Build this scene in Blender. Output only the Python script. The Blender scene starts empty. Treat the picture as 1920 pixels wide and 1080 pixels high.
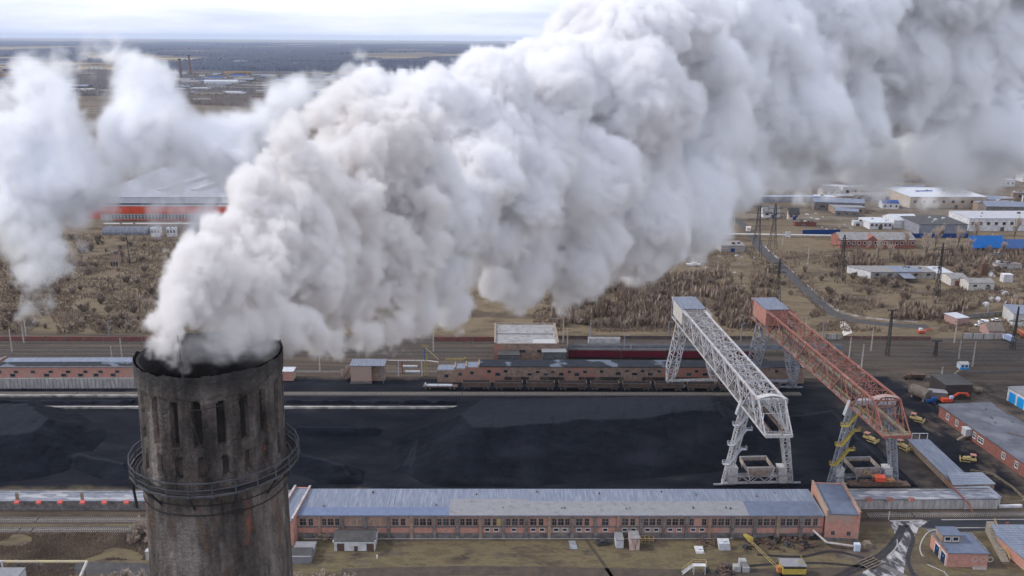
import bpy, bmesh, math, random
import numpy as np
from mathutils import Vector, Matrix
R = math.radians
scene = bpy.context.scene
# ------------------------------------------------------------------ camera, sky, sun, exposure
F = 1720.0                      # focal length in photo pixels (1920 wide)
CH = 138.0                      # camera height, metres
PITCH = math.atan(467/F); ROLL = R(0.4)
cd = bpy.data.cameras.new('camera'); cam = bpy.data.objects.new('camera', cd); scene.collection.objects.link(cam)
cd.sensor_width = 36; cd.lens = 36*F/1920; cd.clip_start = 1; cd.clip_end = 300000
CM = Matrix.Rotation(math.pi/2-PITCH, 3, 'X') @ Matrix.Rotation(ROLL, 3, 'Z')
cam.matrix_world = Matrix.Translation((0, 0, CH)) @ CM.to_4x4()
scene.camera = cam
CMn = np.array(CM)
SUN_DIR = Vector((-0.72, 0.06, 0.62)).normalized()
sd = bpy.data.lights.new('sun', 'SUN'); sd.energy = 2.2; sd.angle = R(8); sd.color = (1, .96, .9)
so = bpy.data.objects.new('sun', sd); scene.collection.objects.link(so)
so.rotation_euler = SUN_DIR.to_track_quat('Z', 'Y').to_euler()
w = bpy.data.worlds.new('World'); scene.world = w; w.use_nodes = True
wt = w.node_tree; bg = wt.nodes['Background']
def wn(t): return wt.nodes.new(t)
sky = wn('ShaderNodeTexSky'); sky.sky_type = 'NISHITA'; sky.sun_disc = False
sky.sun_elevation = math.asin(SUN_DIR.z); sky.sun_rotation = math.atan2(SUN_DIR.x, SUN_DIR.y)
sks = wn('ShaderNodeMixRGB'); sks.blend_type = 'MULTIPLY'; sks.inputs[0].default_value = 1; sks.inputs[2].default_value = (.09, .09, .09, 1)
wt.links.new(sky.outputs[0], sks.inputs[1])
tc = wn('ShaderNodeTexCoord'); mp = wn('ShaderNodeMapping'); mp.inputs['Scale'].default_value = (1.2, 1.2, 9)
wt.links.new(tc.outputs['Generated'], mp.inputs[0])
nz = wn('ShaderNodeTexNoise'); nz.inputs['Scale'].default_value = 1.6; nz.inputs['Detail'].default_value = 5; nz.inputs['Roughness'].default_value = .55
wt.links.new(mp.outputs[0], nz.inputs['Vector'])
rp = wn('ShaderNodeValToRGB'); rp.color_ramp.elements[0].position = .34; rp.color_ramp.elements[0].color = (.55, .62, .90, 1)
rp.color_ramp.elements[1].position = .52; rp.color_ramp.elements[1].color = (.90, .94, 1.03, 1)
wt.links.new(nz.outputs[0], rp.inputs[0])
mx = wn('ShaderNodeMixRGB'); mx.inputs[0].default_value = .88
wt.links.new(sks.outputs[0], mx.inputs[1]); wt.links.new(rp.outputs[0], mx.inputs[2]); wt.links.new(mx.outputs[0], bg.inputs[0])
bg.inputs[1].default_value = 1.2
scene.view_settings.view_transform = 'Standard'; scene.view_settings.look = 'None'
scene.view_settings.exposure = .1; scene.view_settings.gamma = 1
scene.render.engine = 'CYCLES'; cy = scene.cycles
cy.use_denoising = True; cy.use_adaptive_sampling = True; cy.adaptive_threshold = .015
cy.max_bounces = 16; cy.diffuse_bounces = 3; cy.glossy_bounces = 2; cy.volume_bounces = 14; cy.transparent_max_bounces = 8
cy.sample_clamp_indirect = 4

# ------------------------------------------------------------------ noise
from concurrent.futures import ThreadPoolExecutor
_rng = np.random.RandomState(7); _P = _rng.permutation(4096).astype(np.int32)
_G = _rng.normal(size=(4096, 3)); _G /= np.linalg.norm(_G, axis=1)[:, None]; _GX, _GY, _GZ = (np.ascontiguousarray(_G[:, k]).astype(np.float32) for k in range(3))
def _perlin(p):
    fl = np.floor(p); i = fl.astype(np.int32); f = (p-fl).astype(np.float32); x, y, z = (np.ascontiguousarray(f[:, k]) for k in range(3))
    u, v, w_ = (t*t*t*(t*(t*6-15)+10) for t in (x, y, z)); ix, iy, iz = i[:, 0], i[:, 1], i[:, 2]
    A = _P.take(ix & 4095), _P.take((ix+1) & 4095)
    def g(dx, dy, dz, hxy):
        h = _P.take((hxy+iz+dz) & 4095); return (x-dx)*_GX.take(h)+(y-dy)*_GY.take(h)+(z-dz)*_GZ.take(h)
    r = []
    h00, h10, h01, h11 = _P.take((A[0]+iy) & 4095), _P.take((A[1]+iy) & 4095), _P.take((A[0]+iy+1) & 4095), _P.take((A[1]+iy+1) & 4095)
    for dz in (0, 1):
        a = g(0, 0, dz, h00); a += u*(g(1, 0, dz, h10)-a); b = g(0, 1, dz, h01); b += u*(g(1, 1, dz, h11)-b); r.append(a+v*(b-a))
    return (r[0]+w_*(r[1]-r[0])).astype(np.float64)
_pool = ThreadPoolExecutor(4)
def perlin(p):
    p = np.asarray(p, dtype=np.float64)
    if len(p) < 60000: return _perlin(p)
    return np.concatenate(list(_pool.map(_perlin, np.array_split(p, max(4, len(p)//150000)))))
# ------------------------------------------------------------------ helpers
COL = scene.collection
rnd = random.Random(11)
_cx = Vector(CM.col[0]); _cy = Vector(CM.col[1]); _cz = Vector(CM.col[2])
def G(px, py, z=0.0):
    "the point at height z that the photo shows at pixel px, py"
    d = _cx*((px-960)/F) + _cy*((540-py)/F) - _cz
    t = (z-CH)/d.z
    return Vector((d.x*t, d.y*t, z))
def HZ(px, py, Y):
    "height seen at pixel px, py at ground distance Y"
    d = _cx*((px-960)/F) + _cy*((540-py)/F) - _cz
    return CH + d.z*Y/d.y
def link(o): COL.objects.link(o); return o
def tag(o, label=None, cat=None, group=None, kind=None):
    if label: o['label'] = label
    if cat: o['category'] = cat
    if group: o['group'] = group
    if kind: o['kind'] = kind
    return o
def thing(name, label, cat, loc=(0, 0, 0), rz=0.0, group=None):
    o = bpy.data.objects.new(name, None); link(o); o.empty_display_size = .5
    o.location = loc; o.rotation_euler = (0, 0, rz)
    return tag(o, label, cat, group)
def copy_tree(o, parent=None):
    c = o.copy(); link(c)
    if parent: c.parent = parent
    for ch in o.children: copy_tree(ch, c)
    return c
class MB:
    def __init__(s): s.v = []; s.f = []
    def add(s, vs, fs):
        n = len(s.v); s.v += [tuple(v) for v in vs]; s.f += [tuple(i+n for i in f) for f in fs]; return s
    def box(s, x0, x1, y0, y1, z0, z1):
        return s.add([(x0,y0,z0),(x1,y0,z0),(x1,y1,z0),(x0,y1,z0),(x0,y0,z1),(x1,y0,z1),(x1,y1,z1),(x0,y1,z1)],
                     [(0,3,2,1),(4,5,6,7),(0,1,5,4),(1,2,6,5),(2,3,7,6),(3,0,4,7)])
    def hexa(s, b, t):   # four bottom points, four top points
        return s.add(list(b)+list(t), [(0,3,2,1),(4,5,6,7),(0,1,5,4),(1,2,6,5),(2,3,7,6),(3,0,4,7)])
    def bar(s, p, q, w=.2, h=None):
        p = Vector(p); q = Vector(q); d = q-p
        if d.length < 1e-6: return s
        d.normalize(); h = h or w
        a = d.cross(Vector((0, 0, 1)))
        if a.length < 1e-3: a = Vector((1, 0, 0))
        a.normalize(); b = a.cross(d); a = a*(w/2); b = b*(h/2)
        return s.add([p-a-b, p+a-b, p+a+b, p-a+b, q-a-b, q+a-b, q+a+b, q-a+b],
                     [(0,1,2,3),(7,6,5,4),(0,4,5,1),(1,5,6,2),(2,6,7,3),(3,7,4,0)])
    def cyl(s, p, q, r, r2=None, n=10):
        p = Vector(p); q = Vector(q); d = (q-p).normalized(); r2 = r if r2 is None else r2
        a = d.cross(Vector((0, 0, 1)));
        if a.length < 1e-3: a = Vector((1, 0, 0))
        a.normalize(); b = d.cross(a); vs = []
        for c, rr in ((p, r), (q, r2)):
            for k in range(n):
                t = 2*math.pi*k/n; vs.append(c+a*(rr*math.cos(t))+b*(rr*math.sin(t)))
        return s.add(vs, [tuple(range(n-1, -1, -1)), tuple(range(n, 2*n))]+[(k, (k+1) % n, n+(k+1) % n, n+k) for k in range(n)])
    def prism(s, poly, z0, z1):   # poly: xy list, counter-clockwise
        n = len(poly)
        return s.add([(x, y, z0) for x, y in poly]+[(x, y, z1) for x, y in poly],
                     [tuple(range(n-1, -1, -1)), tuple(range(n, 2*n))]+[(k, (k+1) % n, n+(k+1) % n, n+k) for k in range(n)])
    def gable(s, x0, x1, y0, y1, z0, z1, along='x', oh=0.0):
        if along == 'x':
            ym = (y0+y1)/2; v = [(x0,y0,z0),(x0,y1,z0),(x0,ym,z1),(x1,y0,z0),(x1,y1,z0),(x1,ym,z1)]
        else:
            xm = (x0+x1)/2; v = [(x1,y0,z0),(x0,y0,z0),(xm,y0,z1),(x1,y1,z0),(x0,y1,z0),(xm,y1,z1)]
        return s.add(v, [(0,2,1),(3,4,5),(0,3,5,2),(1,2,5,4),(0,1,4,3)])
    def mesh(s, name):
        me = bpy.data.meshes.new(name); me.from_pydata(s.v, [], s.f); me.update(); return me
    def build(s, name, mat, parent=None, smooth=False):
        me = s.mesh(name); me.materials.append(mat)
        if smooth: me.polygons.foreach_set('use_smooth', [True]*len(me.polygons))
        o = bpy.data.objects.new(name, me); link(o)
        if parent: o.parent = parent
        return o
def part(name, me, mat, parent, loc=None):
    o = bpy.data.objects.new(name, me); link(o); o.parent = parent
    if loc: o.location = loc
    if mat and not me.materials: me.materials.append(mat)
    return o
# ------------------------------------------------------------------ materials
MATS = {}
def M(name, c1, c2=None, scale=.5, rough=.85, lo=.35, hi=.65, c3=None, s3=.05, lo3=.5, hi3=.62, stretch=(1,1,1), metal=0.0, bump=0.0, bscale=2.0, detail=6):
    if name in MATS: return MATS[name]
    m = bpy.data.materials.new(name); m.use_nodes = True; nt = m.node_tree; N = nt.nodes.new; K = nt.links.new
    b = nt.nodes['Principled BSDF']; b.inputs['Roughness'].default_value = rough; b.inputs['Metallic'].default_value = metal
    b.inputs['Specular IOR Level'].default_value = .3
    c1 = (*c1, 1); c2 = (*(c2 or tuple(x*.7 for x in c1[:3])), 1)
    g = N('ShaderNodeNewGeometry'); mp = N('ShaderNodeMapping'); mp.inputs['Scale'].default_value = stretch
    K(g.outputs['Position'], mp.inputs[0])
    n = N('ShaderNodeTexNoise'); n.inputs['Scale'].default_value = scale; n.inputs['Detail'].default_value = detail; n.inputs['Roughness'].default_value = .62
    K(mp.outputs[0], n.inputs['Vector'])
    r = N('ShaderNodeValToRGB'); r.color_ramp.elements[0].position = lo; r.color_ramp.elements[0].color = c2
    r.color_ramp.elements[1].position = hi; r.color_ramp.elements[1].color = c1
    K(n.outputs[0], r.inputs[0]); out = r.outputs[0]
    if c3:
        n3 = N('ShaderNodeTexNoise'); n3.inputs['Scale'].default_value = s3; n3.inputs['Detail'].default_value = 5
        mp3 = N('ShaderNodeMapping'); mp3.inputs['Location'].default_value = (31, 7, 3); mp3.inputs['Scale'].default_value = stretch; K(g.outputs['Position'], mp3.inputs[0]); K(mp3.outputs[0], n3.inputs['Vector'])
        mr = N('ShaderNodeMapRange'); mr.inputs[1].default_value = lo3; mr.inputs[2].default_value = hi3; K(n3.outputs[0], mr.inputs[0])
        mxx = N('ShaderNodeMixRGB'); mxx.inputs[2].default_value = (*c3, 1); K(mr.outputs[0], mxx.inputs[0]); K(out, mxx.inputs[1]); out = mxx.outputs[0]
    K(out, b.inputs['Base Color'])
    if bump:
        nb = N('ShaderNodeTexNoise'); nb.inputs['Scale'].default_value = bscale; nb.inputs['Detail'].default_value = 6; K(g.outputs['Position'], nb.inputs['Vector'])
        bp = N('ShaderNodeBump'); bp.inputs['Strength'].default_value = bump; bp.inputs['Distance'].default_value = .5; K(nb.outputs[0], bp.inputs['Height']); K(bp.outputs[0], b.inputs['Normal'])
    MATS[name] = m; return m
brick = M('brick', (.52,.26,.205), (.38,.20,.16), .9, .9, c3=(.36,.27,.22), s3=.12)
brick_sooty = M('brick_sooty', (.34,.24,.18), (.19,.135,.11), .6, .9, c3=(.36,.17,.125), s3=.05)
brick_dark = M('brick_red', (.27,.105,.085), (.17,.07,.06), 1.2, .9)
brick_tan = M('brick_tan', (.34,.26,.20), (.22,.16,.12), .8, .9)
concrete = M('concrete', (.22,.20,.19), (.10,.09,.09), .7, .9)
concrete_pale = M('concrete_pale', (.50,.48,.46), (.27,.25,.25), .8, .9, stretch=(1.6,1,.25))
white_wall = M('white_wall', (.68,.68,.70), (.45,.44,.45), .5, .8)
roof_blue = M('roof_felt', (.185,.21,.275), (.13,.15,.20), .8, .7, c3=(.23,.25,.30), s3=.6, lo3=.5, hi3=.7, stretch=(2.5,.3,1))
roof_patch = M('roof_new_blue', (.135,.17,.265), (.11,.14,.225), .6, .6)
roof_grey = M('roof_grey', (.24,.24,.255), (.20,.20,.215), .6, .8, c3=(.17,.17,.18), s3=.5, lo3=.58, hi3=.7)
roof_dark = M('roof_dark', (.085,.08,.08), (.05,.05,.052), .5, .9)
roof_coaly = M('roof_coal_dusted', (.022,.026,.036), (.012,.015,.022), .5, .9, c3=(.11,.13,.17), s3=.09, lo3=.56, hi3=.6)
slate = M('asbestos_roof', (.27,.26,.26), (.17,.16,.16), .5, .9)
roof_metal = M('pale_metal_roof', (.50,.52,.56), (.38,.39,.43), .5, .5)
glass = M('dark_glass', (.055,.06,.075), (.015,.017,.022), .35, .3, lo=.42, hi=.6)
frame_m = M('window_frame', (.34,.27,.24), (.24,.19,.17), 2, .7)
frame_w = M('white_frame', (.75,.75,.77), (.6,.6,.6), 2, .6)
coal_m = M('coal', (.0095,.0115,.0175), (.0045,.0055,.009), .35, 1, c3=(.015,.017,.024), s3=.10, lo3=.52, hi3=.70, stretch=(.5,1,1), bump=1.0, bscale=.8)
def sky_lit_flats():   # paints sky light into the coal colour: flats lighter, slopes left dark
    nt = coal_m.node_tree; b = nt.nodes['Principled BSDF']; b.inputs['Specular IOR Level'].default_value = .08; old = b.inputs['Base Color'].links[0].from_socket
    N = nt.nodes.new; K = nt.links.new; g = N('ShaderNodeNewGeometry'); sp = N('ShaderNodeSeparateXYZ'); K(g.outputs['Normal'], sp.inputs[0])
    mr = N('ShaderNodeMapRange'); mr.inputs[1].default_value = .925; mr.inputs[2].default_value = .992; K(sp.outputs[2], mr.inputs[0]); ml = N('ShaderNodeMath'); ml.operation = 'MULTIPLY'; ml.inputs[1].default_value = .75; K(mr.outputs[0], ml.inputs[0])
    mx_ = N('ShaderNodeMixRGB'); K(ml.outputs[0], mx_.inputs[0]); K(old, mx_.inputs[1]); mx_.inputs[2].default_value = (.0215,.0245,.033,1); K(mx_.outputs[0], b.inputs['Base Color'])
sky_lit_flats()
steel_pale = M('pale_steel', (.52,.52,.55), (.33,.31,.31), .8, .6, c3=(.28,.18,.13), s3=.6, lo3=.6, hi3=.7)
steel_grey = M('grey_steel', (.30,.32,.37), (.17,.18,.21), .8, .6, c3=(.2,.12,.08), s3=.6, lo3=.6, hi3=.7)
steel_red = M('red_oxide_steel', (.30,.115,.09), (.19,.08,.062), .8, .7, c3=(.30,.22,.19), s3=.5, lo3=.56, hi3=.66)
steel_red_pale = M('faded_red_plate', (.44,.22,.18), (.32,.14,.11), .8, .7)
rust = M('rusty_steel', (.15,.095,.07), (.07,.048,.04), 1, .9)
soot_steel = M('sooty_steel', (.035,.033,.035), (.018,.018,.02), 1, .8)
yellow = M('yellow_paint', (.52,.40,.07), (.35,.27,.06), 1.5, .6)
yellow_pale = M('faded_yellow_paint', (.52,.40,.17), (.34,.26,.12), 1.5, .7)
blue_paint = M('blue_paint', (.012,.30,.72), (.01,.24,.6), 1, .5)
deep_blue = M('deep_blue_paint', (.008,.05,.20), (.006,.035,.15), 1, .6)
tractor_blue = M('tractor_blue', (.015,.10,.35), (.01,.06,.22), 2, .5)
orange = M('orange_paint', (.62,.075,.025), (.5,.06,.02), .3, .6)
orange_red = M('orange_red_paint', (.68,.10,.05), (.45,.06,.03), 2, .5)
maroon = M('maroon_paint', (.15,.009,.026), (.10,.008,.02), .3, .6)
black = M('black_rubber', (.015,.015,.016), (.01,.01,.01), 3, .8)
wood = M('grey_wood', (.22,.18,.14), (.13,.1,.08), 1.5, .9)
pole_m = M('pole_concrete', (.46,.42,.39), (.33,.3,.28), 1, .9)
pylon_m = M('pylon_steel', (.075,.068,.065), (.045,.04,.04), 1, .8)
car_white = M('white_car_paint', (.78,.79,.8), (.7,.7,.72), 1, .35)
rail_m = M('rail_steel', (.20,.18,.17), (.12,.1,.09), 1, .5)
sleeper_m = M('sleeper', (.36,.33,.30), (.20,.18,.16), 1.3, .9)
asphalt = M('asphalt', (.075,.07,.07), (.045,.042,.043), .4, .85)
asphalt_worn = M('worn_pale_asphalt', (.40,.39,.40), (.05,.046,.05), .26, .55, lo=.47, hi=.57, stretch=(1.5,.6,1), detail=13)
kerb_m = M('kerb_stone', (.42,.40,.38), (.28,.26,.25), 1, .9)
ballast = M('ballast', (.088,.068,.056), (.05,.04,.035), 1.2, .95)
tyre_white = M('faded_white_paint', (.50,.42,.38), (.4,.3,.26), 2, .8)
twig_m = M('bare_twigs', (.33,.26,.21), (.20,.155,.125), .12, .95)
twig_pale = M('pale_bare_twigs', (.50,.41,.34), (.36,.29,.24), .3, .95)
bark_m = M('bark', (.15,.12,.1), (.08,.065,.055), 1, .95)
rubble_m = M('rubble', (.24,.21,.19), (.10,.085,.08), .5, .95)
# ground: dry grass, bare earth, ballast, coal dust, far fields, mixed by where they lie
def ground_material():
    m = bpy.data.materials.new('ground'); m.use_nodes = True; nt = m.node_tree; N = nt.nodes.new; K = nt.links.new
    b = nt.nodes['Principled BSDF']; b.inputs['Roughness'].default_value = 1; b.inputs['Specular IOR Level'].default_value = .1
    g = N('ShaderNodeNewGeometry')
    def noise(s, d=6, st=(1,1,1), r=.6):
        mp = N('ShaderNodeMapping'); mp.inputs['Scale'].default_value = st; K(g.outputs['Position'], mp.inputs[0])
        n = N('ShaderNodeTexNoise'); n.inputs['Scale'].default_value = s; n.inputs['Detail'].default_value = d; n.inputs['Roughness'].default_value = r; K(mp.outputs[0], n.inputs['Vector']); return n.outputs[0]
    def ramp(f, stops):
        r = N('ShaderNodeValToRGB'); e = r.color_ramp.elements
        e[0].position, e[0].color = stops[0][0], (*stops[0][1], 1); e[1].position, e[1].color = stops[-1][0], (*stops[-1][1], 1)
        for p, c in stops[1:-1]:
            q = e.new(p); q.color = (*c, 1)
        K(f, r.inputs[0]); return r.outputs[0]
    def math_(op, a, b2=None, c=None):
        x = N('ShaderNodeMath'); x.operation = op
        for j, s_ in enumerate((a, b2, c)):
            if s_ is None: continue
            if isinstance(s_, (int, float)): x.inputs[j].default_value = s_
            else: K(s_, x.inputs[j])
        return x.outputs[0]
    def mapr(f, a, b2, c=0, d=1):
        x = N('ShaderNodeMapRange'); x.interpolation_type = 'SMOOTHSTEP'; K(f, x.inputs[0])
        for j, s_ in enumerate((a, b2, c, d)): x.inputs[j+1].default_value = s_
        return x.outputs[0]
    def mix(f, a, b2):
        x = N('ShaderNodeMixRGB')
        if isinstance(f, float): x.inputs[0].default_value = f
        else: K(f, x.inputs[0])
        for j, s_ in enumerate((a, b2)):
            if isinstance(s_, tuple): x.inputs[j+1].default_value = (*s_, 1)
            else: K(s_, x.inputs[j+1])
        return x.outputs[0]
    sep = N('ShaderNodeSeparateXYZ'); K(g.outputs['Position'], sep.inputs[0])
    wob = noise(.05, 6); wob2 = noise(.35, 5)
    off = math_('ADD', math_('MULTIPLY', math_('SUBTRACT', wob, .5), 34), math_('MULTIPLY', math_('SUBTRACT', wob2, .5), 9))
    X = math_('ADD', sep.outputs[0], math_('MULTIPLY', off, .9)); Y = math_('ADD', sep.outputs[1], math_('MULTIPLY', off, .35))
    def band(v, a, b2, soft=3): return math_('MULTIPLY', mapr(v, a-soft, a+soft), mapr(v, b2-soft, b2+soft, 1, 0))
    grass = ramp(noise(.10, 14, (.6, 1.2, 1), .78), [(.32, (.05,.038,.03)), (.44, (.095,.073,.05)), (.52, (.15,.12,.07)), (.60, (.095,.078,.047)), (.70, (.22,.17,.11))])
    scrub = ramp(noise(.04, 14, (.55, 1.3, 1), .78), [(.34, (.05,.038,.03)), (.45, (.10,.076,.054)), (.53, (.18,.138,.09)), (.61, (.105,.085,.055)), (.72, (.26,.21,.145))])
    rails = ramp(noise(.25, 8, (.12, 1.5, 1)), [(.35, (.042,.034,.030)), (.52, (.088,.068,.055)), (.7, (.12,.095,.075))])
    coal = ramp(noise(.12, 9, (.5, 1, 1)), [(.4, (.0055,.007,.012)), (.62, (.014,.015,.021)), (.8, (.04,.037,.035))])
    dirt = ramp(noise(.13, 9), [(.36, (.035,.03,.029)), (.52, (.085,.068,.058)), (.70, (.14,.115,.095))])
    farA = ramp(noise(.0011, 7, (.35, 2.0, 1)), [(.40, (.10,.09,.085)), (.5, (.17,.135,.10)), (.56, (.36,.30,.20)), (.66, (.22,.18,.12))])
    col = mix(mapr(Y, 415, 430), grass, scrub)
    col = mix(band(Y, 360, 420, 4), col, rails)
    col = mix(math_('MULTIPLY', band(Y, 243, 258, 2), .85), col, rails)
    col = mix(band(Y, 262, 362, 3), col, mix(mapr(X, 118, 150), coal, dirt))
    # dark haul road and coal dust in the vehicle yard at the right
    hm = math_('MULTIPLY', band(X, 147, 163, 3), band(Y, 262, 372, 6)); hm = math_('MULTIPLY', hm, mapr(noise(.09, 6, (1, .4, 1)), .36, .5))
    col = mix(hm, col, coal)
    ym = math_('MULTIPLY', band(Y, 196, 232, 3), mapr(X, 60, 84)); ym = math_('MULTIPLY', ym, mapr(noise(.06, 8), .46, .58))
    col = mix(ym, col, dirt)
    em = mapr(noise(.22, 10, (.5, 1, 1), .7), .52, .62); em = math_('MULTIPLY', em, band(Y, 190, 236, 2)); col = mix(math_('MULTIPLY', em, .8), col, dirt)
    lm = math_('MULTIPLY', band(Y, 200, 216, 2), mapr(noise(.05, 8, (.4, 1.5, 1)), .47, .57)); col = mix(lm, col, dirt)
    town = ramp(noise(.012, 12, (.5, 1.5, 1), .75), [(.36, (.045,.04,.038)), (.47, (.10,.08,.065)), (.55, (.20,.18,.165)), (.62, (.10,.08,.065)), (.7, (.42,.41,.42))])
    col = mix(mapr(sep.outputs[1], 640, 760), col, mix(.55, scrub, town))
    col = mix(mapr(sep.outputs[1], 3200, 4400), col, farA)
    K(col, b.inputs['Base Color'])
    bp = N('ShaderNodeBump'); bp.inputs['Strength'].default_value = .5; bp.inputs['Distance'].default_value = .6
    K(noise(.5, 9), bp.inputs['Height']); K(bp.outputs[0], b.inputs['Normal'])
    return m
gm = MB(); gm.add([(-90000,-500,0),(90000,-500,0),(90000,60000,0),(-90000,60000,0)], [(0,1,2,3)])
tag(gm.build('ground', ground_material()), kind='structure')
def sheet(name, pts, z, mat, kind='structure', **k):
    "flat polygon through ground points"
    mb = MB(); mb.add([(p[0], p[1], z) for p in pts], [tuple(range(len(pts)))]); o = mb.build(name, mat)
    n = o.data.polygons[0].normal
    if n.z < 0: o.data.flip_normals()
    return tag(o, kind=kind, **k)
def ribbon(name, pts, width, z, mat, thick=0.0):
    "road strip along ground points, smoothed"
    P_ = [Vector((p[0], p[1], 0)) for p in pts]; S = []
    for i in range(len(P_)-1):
        a = P_[max(i-1, 0)]; b = P_[i]; c = P_[i+1]; d = P_[min(i+2, len(P_)-1)]
        for k in range(8):
            t = k/8; S.append(.5*((2*b)+(c-a)*t+(2*a-5*b+4*c-d)*t*t+(3*b-a-3*c+d)*t**3))
    S.append(P_[-1]); vs = []; fs = []
    for i, p in enumerate(S):
        d = (S[min(i+1, len(S)-1)]-S[max(i-1, 0)]).normalized(); nrm = Vector((-d.y, d.x, 0))
        wd = width if not callable(width) else width(i/(len(S)-1))
        vs += [p+nrm*wd/2+Vector((0,0,z)), p-nrm*wd/2+Vector((0,0,z))]
        if i: k = 2*i; fs.append((k-2, k-1, k+1, k))
    if thick:
        n = len(vs); vs += [v-Vector((0,0,thick)) for v in vs]
        for i in range(1, n//2):
            k = 2*i; fs += [(k-2, k, k+n, k-2+n), (k+1, k-1, k-1+n, k+1+n)]
    mb = MB(); mb.add(vs, fs); return mb.build(name, mat)
# ------------------------------------------------------------------ shared small parts
def frame_root(name, label, cat, A, B, group=None):
    "root at ground point A with its x axis towards B; returns root and length"
    d = B-A; r = thing(name, label, cat, (A.x, A.y, 0), math.atan2(d.y, d.x), group); return r, math.hypot(d.x, d.y)
_wm = {}
def window(parent, x, z, w_, h, y=0.0, side='front', fm=None, cross=True, depth=.14):
    "window frame (child) with its pane (sub-part); side front faces -y, left faces -x, right faces +x"
    fm = fm or frame_m; key = (round(w_, 2), round(h, 2), fm.name, cross)
    if key not in _wm:
        t = max(.08, min(.16, w_*.09)); f = MB()
        f.box(-w_/2-t, -w_/2, -depth, 0, -t, h+t); f.box(w_/2, w_/2+t, -depth, 0, -t, h+t)
        f.box(-w_/2, w_/2, -depth, 0, h, h+t); f.box(-w_/2, w_/2, -depth-.08, 0, -t-.02, 0)
        if cross: f.box(-t/3, t/3, -depth+.03, -.04, 0, h); f.box(-w_/2, -t/3, -depth+.03, -.04, h*.58, h*.58+t*.6); f.box(t/3, w_/2, -depth+.03, -.04, h*.58, h*.58+t*.6)
        p = MB(); p.box(-w_/2, w_/2, -.035, -.005, 0, h)
        _wm[key] = (f.mesh('window'), p.mesh('pane')); _wm[key][0].materials.append(fm); _wm[key][1].materials.append(glass)
    a, b = _wm[key]
    o = bpy.data.objects.new('window', a); link(o); o.parent = parent; o.location = (x, y, z)
    if side == 'left': o.rotation_euler = (0, 0, -math.pi/2)
    if side == 'right': o.rotation_euler = (0, 0, math.pi/2)
    q = bpy.data.objects.new('pane', b); link(q); q.parent = o
    return o
def roof_clutter(parent, spots, mat=None, name='roof_vent'):
    for (x, y, z, s) in spots:
        m = MB(); m.box(x-s/2, x+s/2, y-s/2, y+s/2, z, z+s*.8); m.cyl((x, y, z+s*.8), (x, y, z+s*1.5), s*.2, n=6); m.build(name, mat or brick_tan, parent)
def simple_house(name, label, cat, A, B, depth, h, wall, roof, gable=0, oh=.3, wins=(), sidewins=(), parapet=0, group=None, doors=(), door_m=None, fm=None, eave_m=None):
    r, L = frame_root(name, label, cat, A, B, group)
    mb = MB(); mb.box(0, L, 0, depth, -.3, h); 
    if gable:
        mb.gable(0.01, L-.01, 0.01, depth-.01, h, h+gable)
    if parapet:
        for b in ((0, .35, 0, depth), (L-.35, L, 0, depth), (.35, L-.35, depth-.35, depth), (.35, L-.35, 0, .35)): mb.box(*b, h+.003, h+parapet)
    mb.build('wall', wall, r)
    rb = MB()
    if gable:
        t = .18; ym = depth/2; z0 = h-gable*oh/ym; 
        for s in (0, 1):
            ya, yb = (-oh, ym) if s == 0 else (depth+oh, ym)
            p = [(-oh, ya, z0+.03), (L+oh, ya, z0+.03), (L+oh, yb, h+gable+.03), (-oh, yb, h+gable+.03)]
            q = [(a, b, c+t) for a, b, c in p]
            if s: p = p[::-1]; q = q[::-1]
            rb.hexa(p, q)
    else:
        i = .36 if parapet else -oh
        rb.box(i, L-i, i, depth-i, h+.004, h+.22)
    rb.build('roof', roof, r)
    for (x, z, ww, hh) in wins: window(r, x, z, ww, hh, fm=fm)
    for (y, z, ww, hh) in sidewins: window(r, 0, z, ww, hh, y=y, side='left', fm=fm)
    for (x, ww, hh) in doors:
        d = MB(); d.box(x-ww/2, x+ww/2, -.09, -.003, 0, hh); d.build('door', door_m or rust, r)
    return r, L
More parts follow.
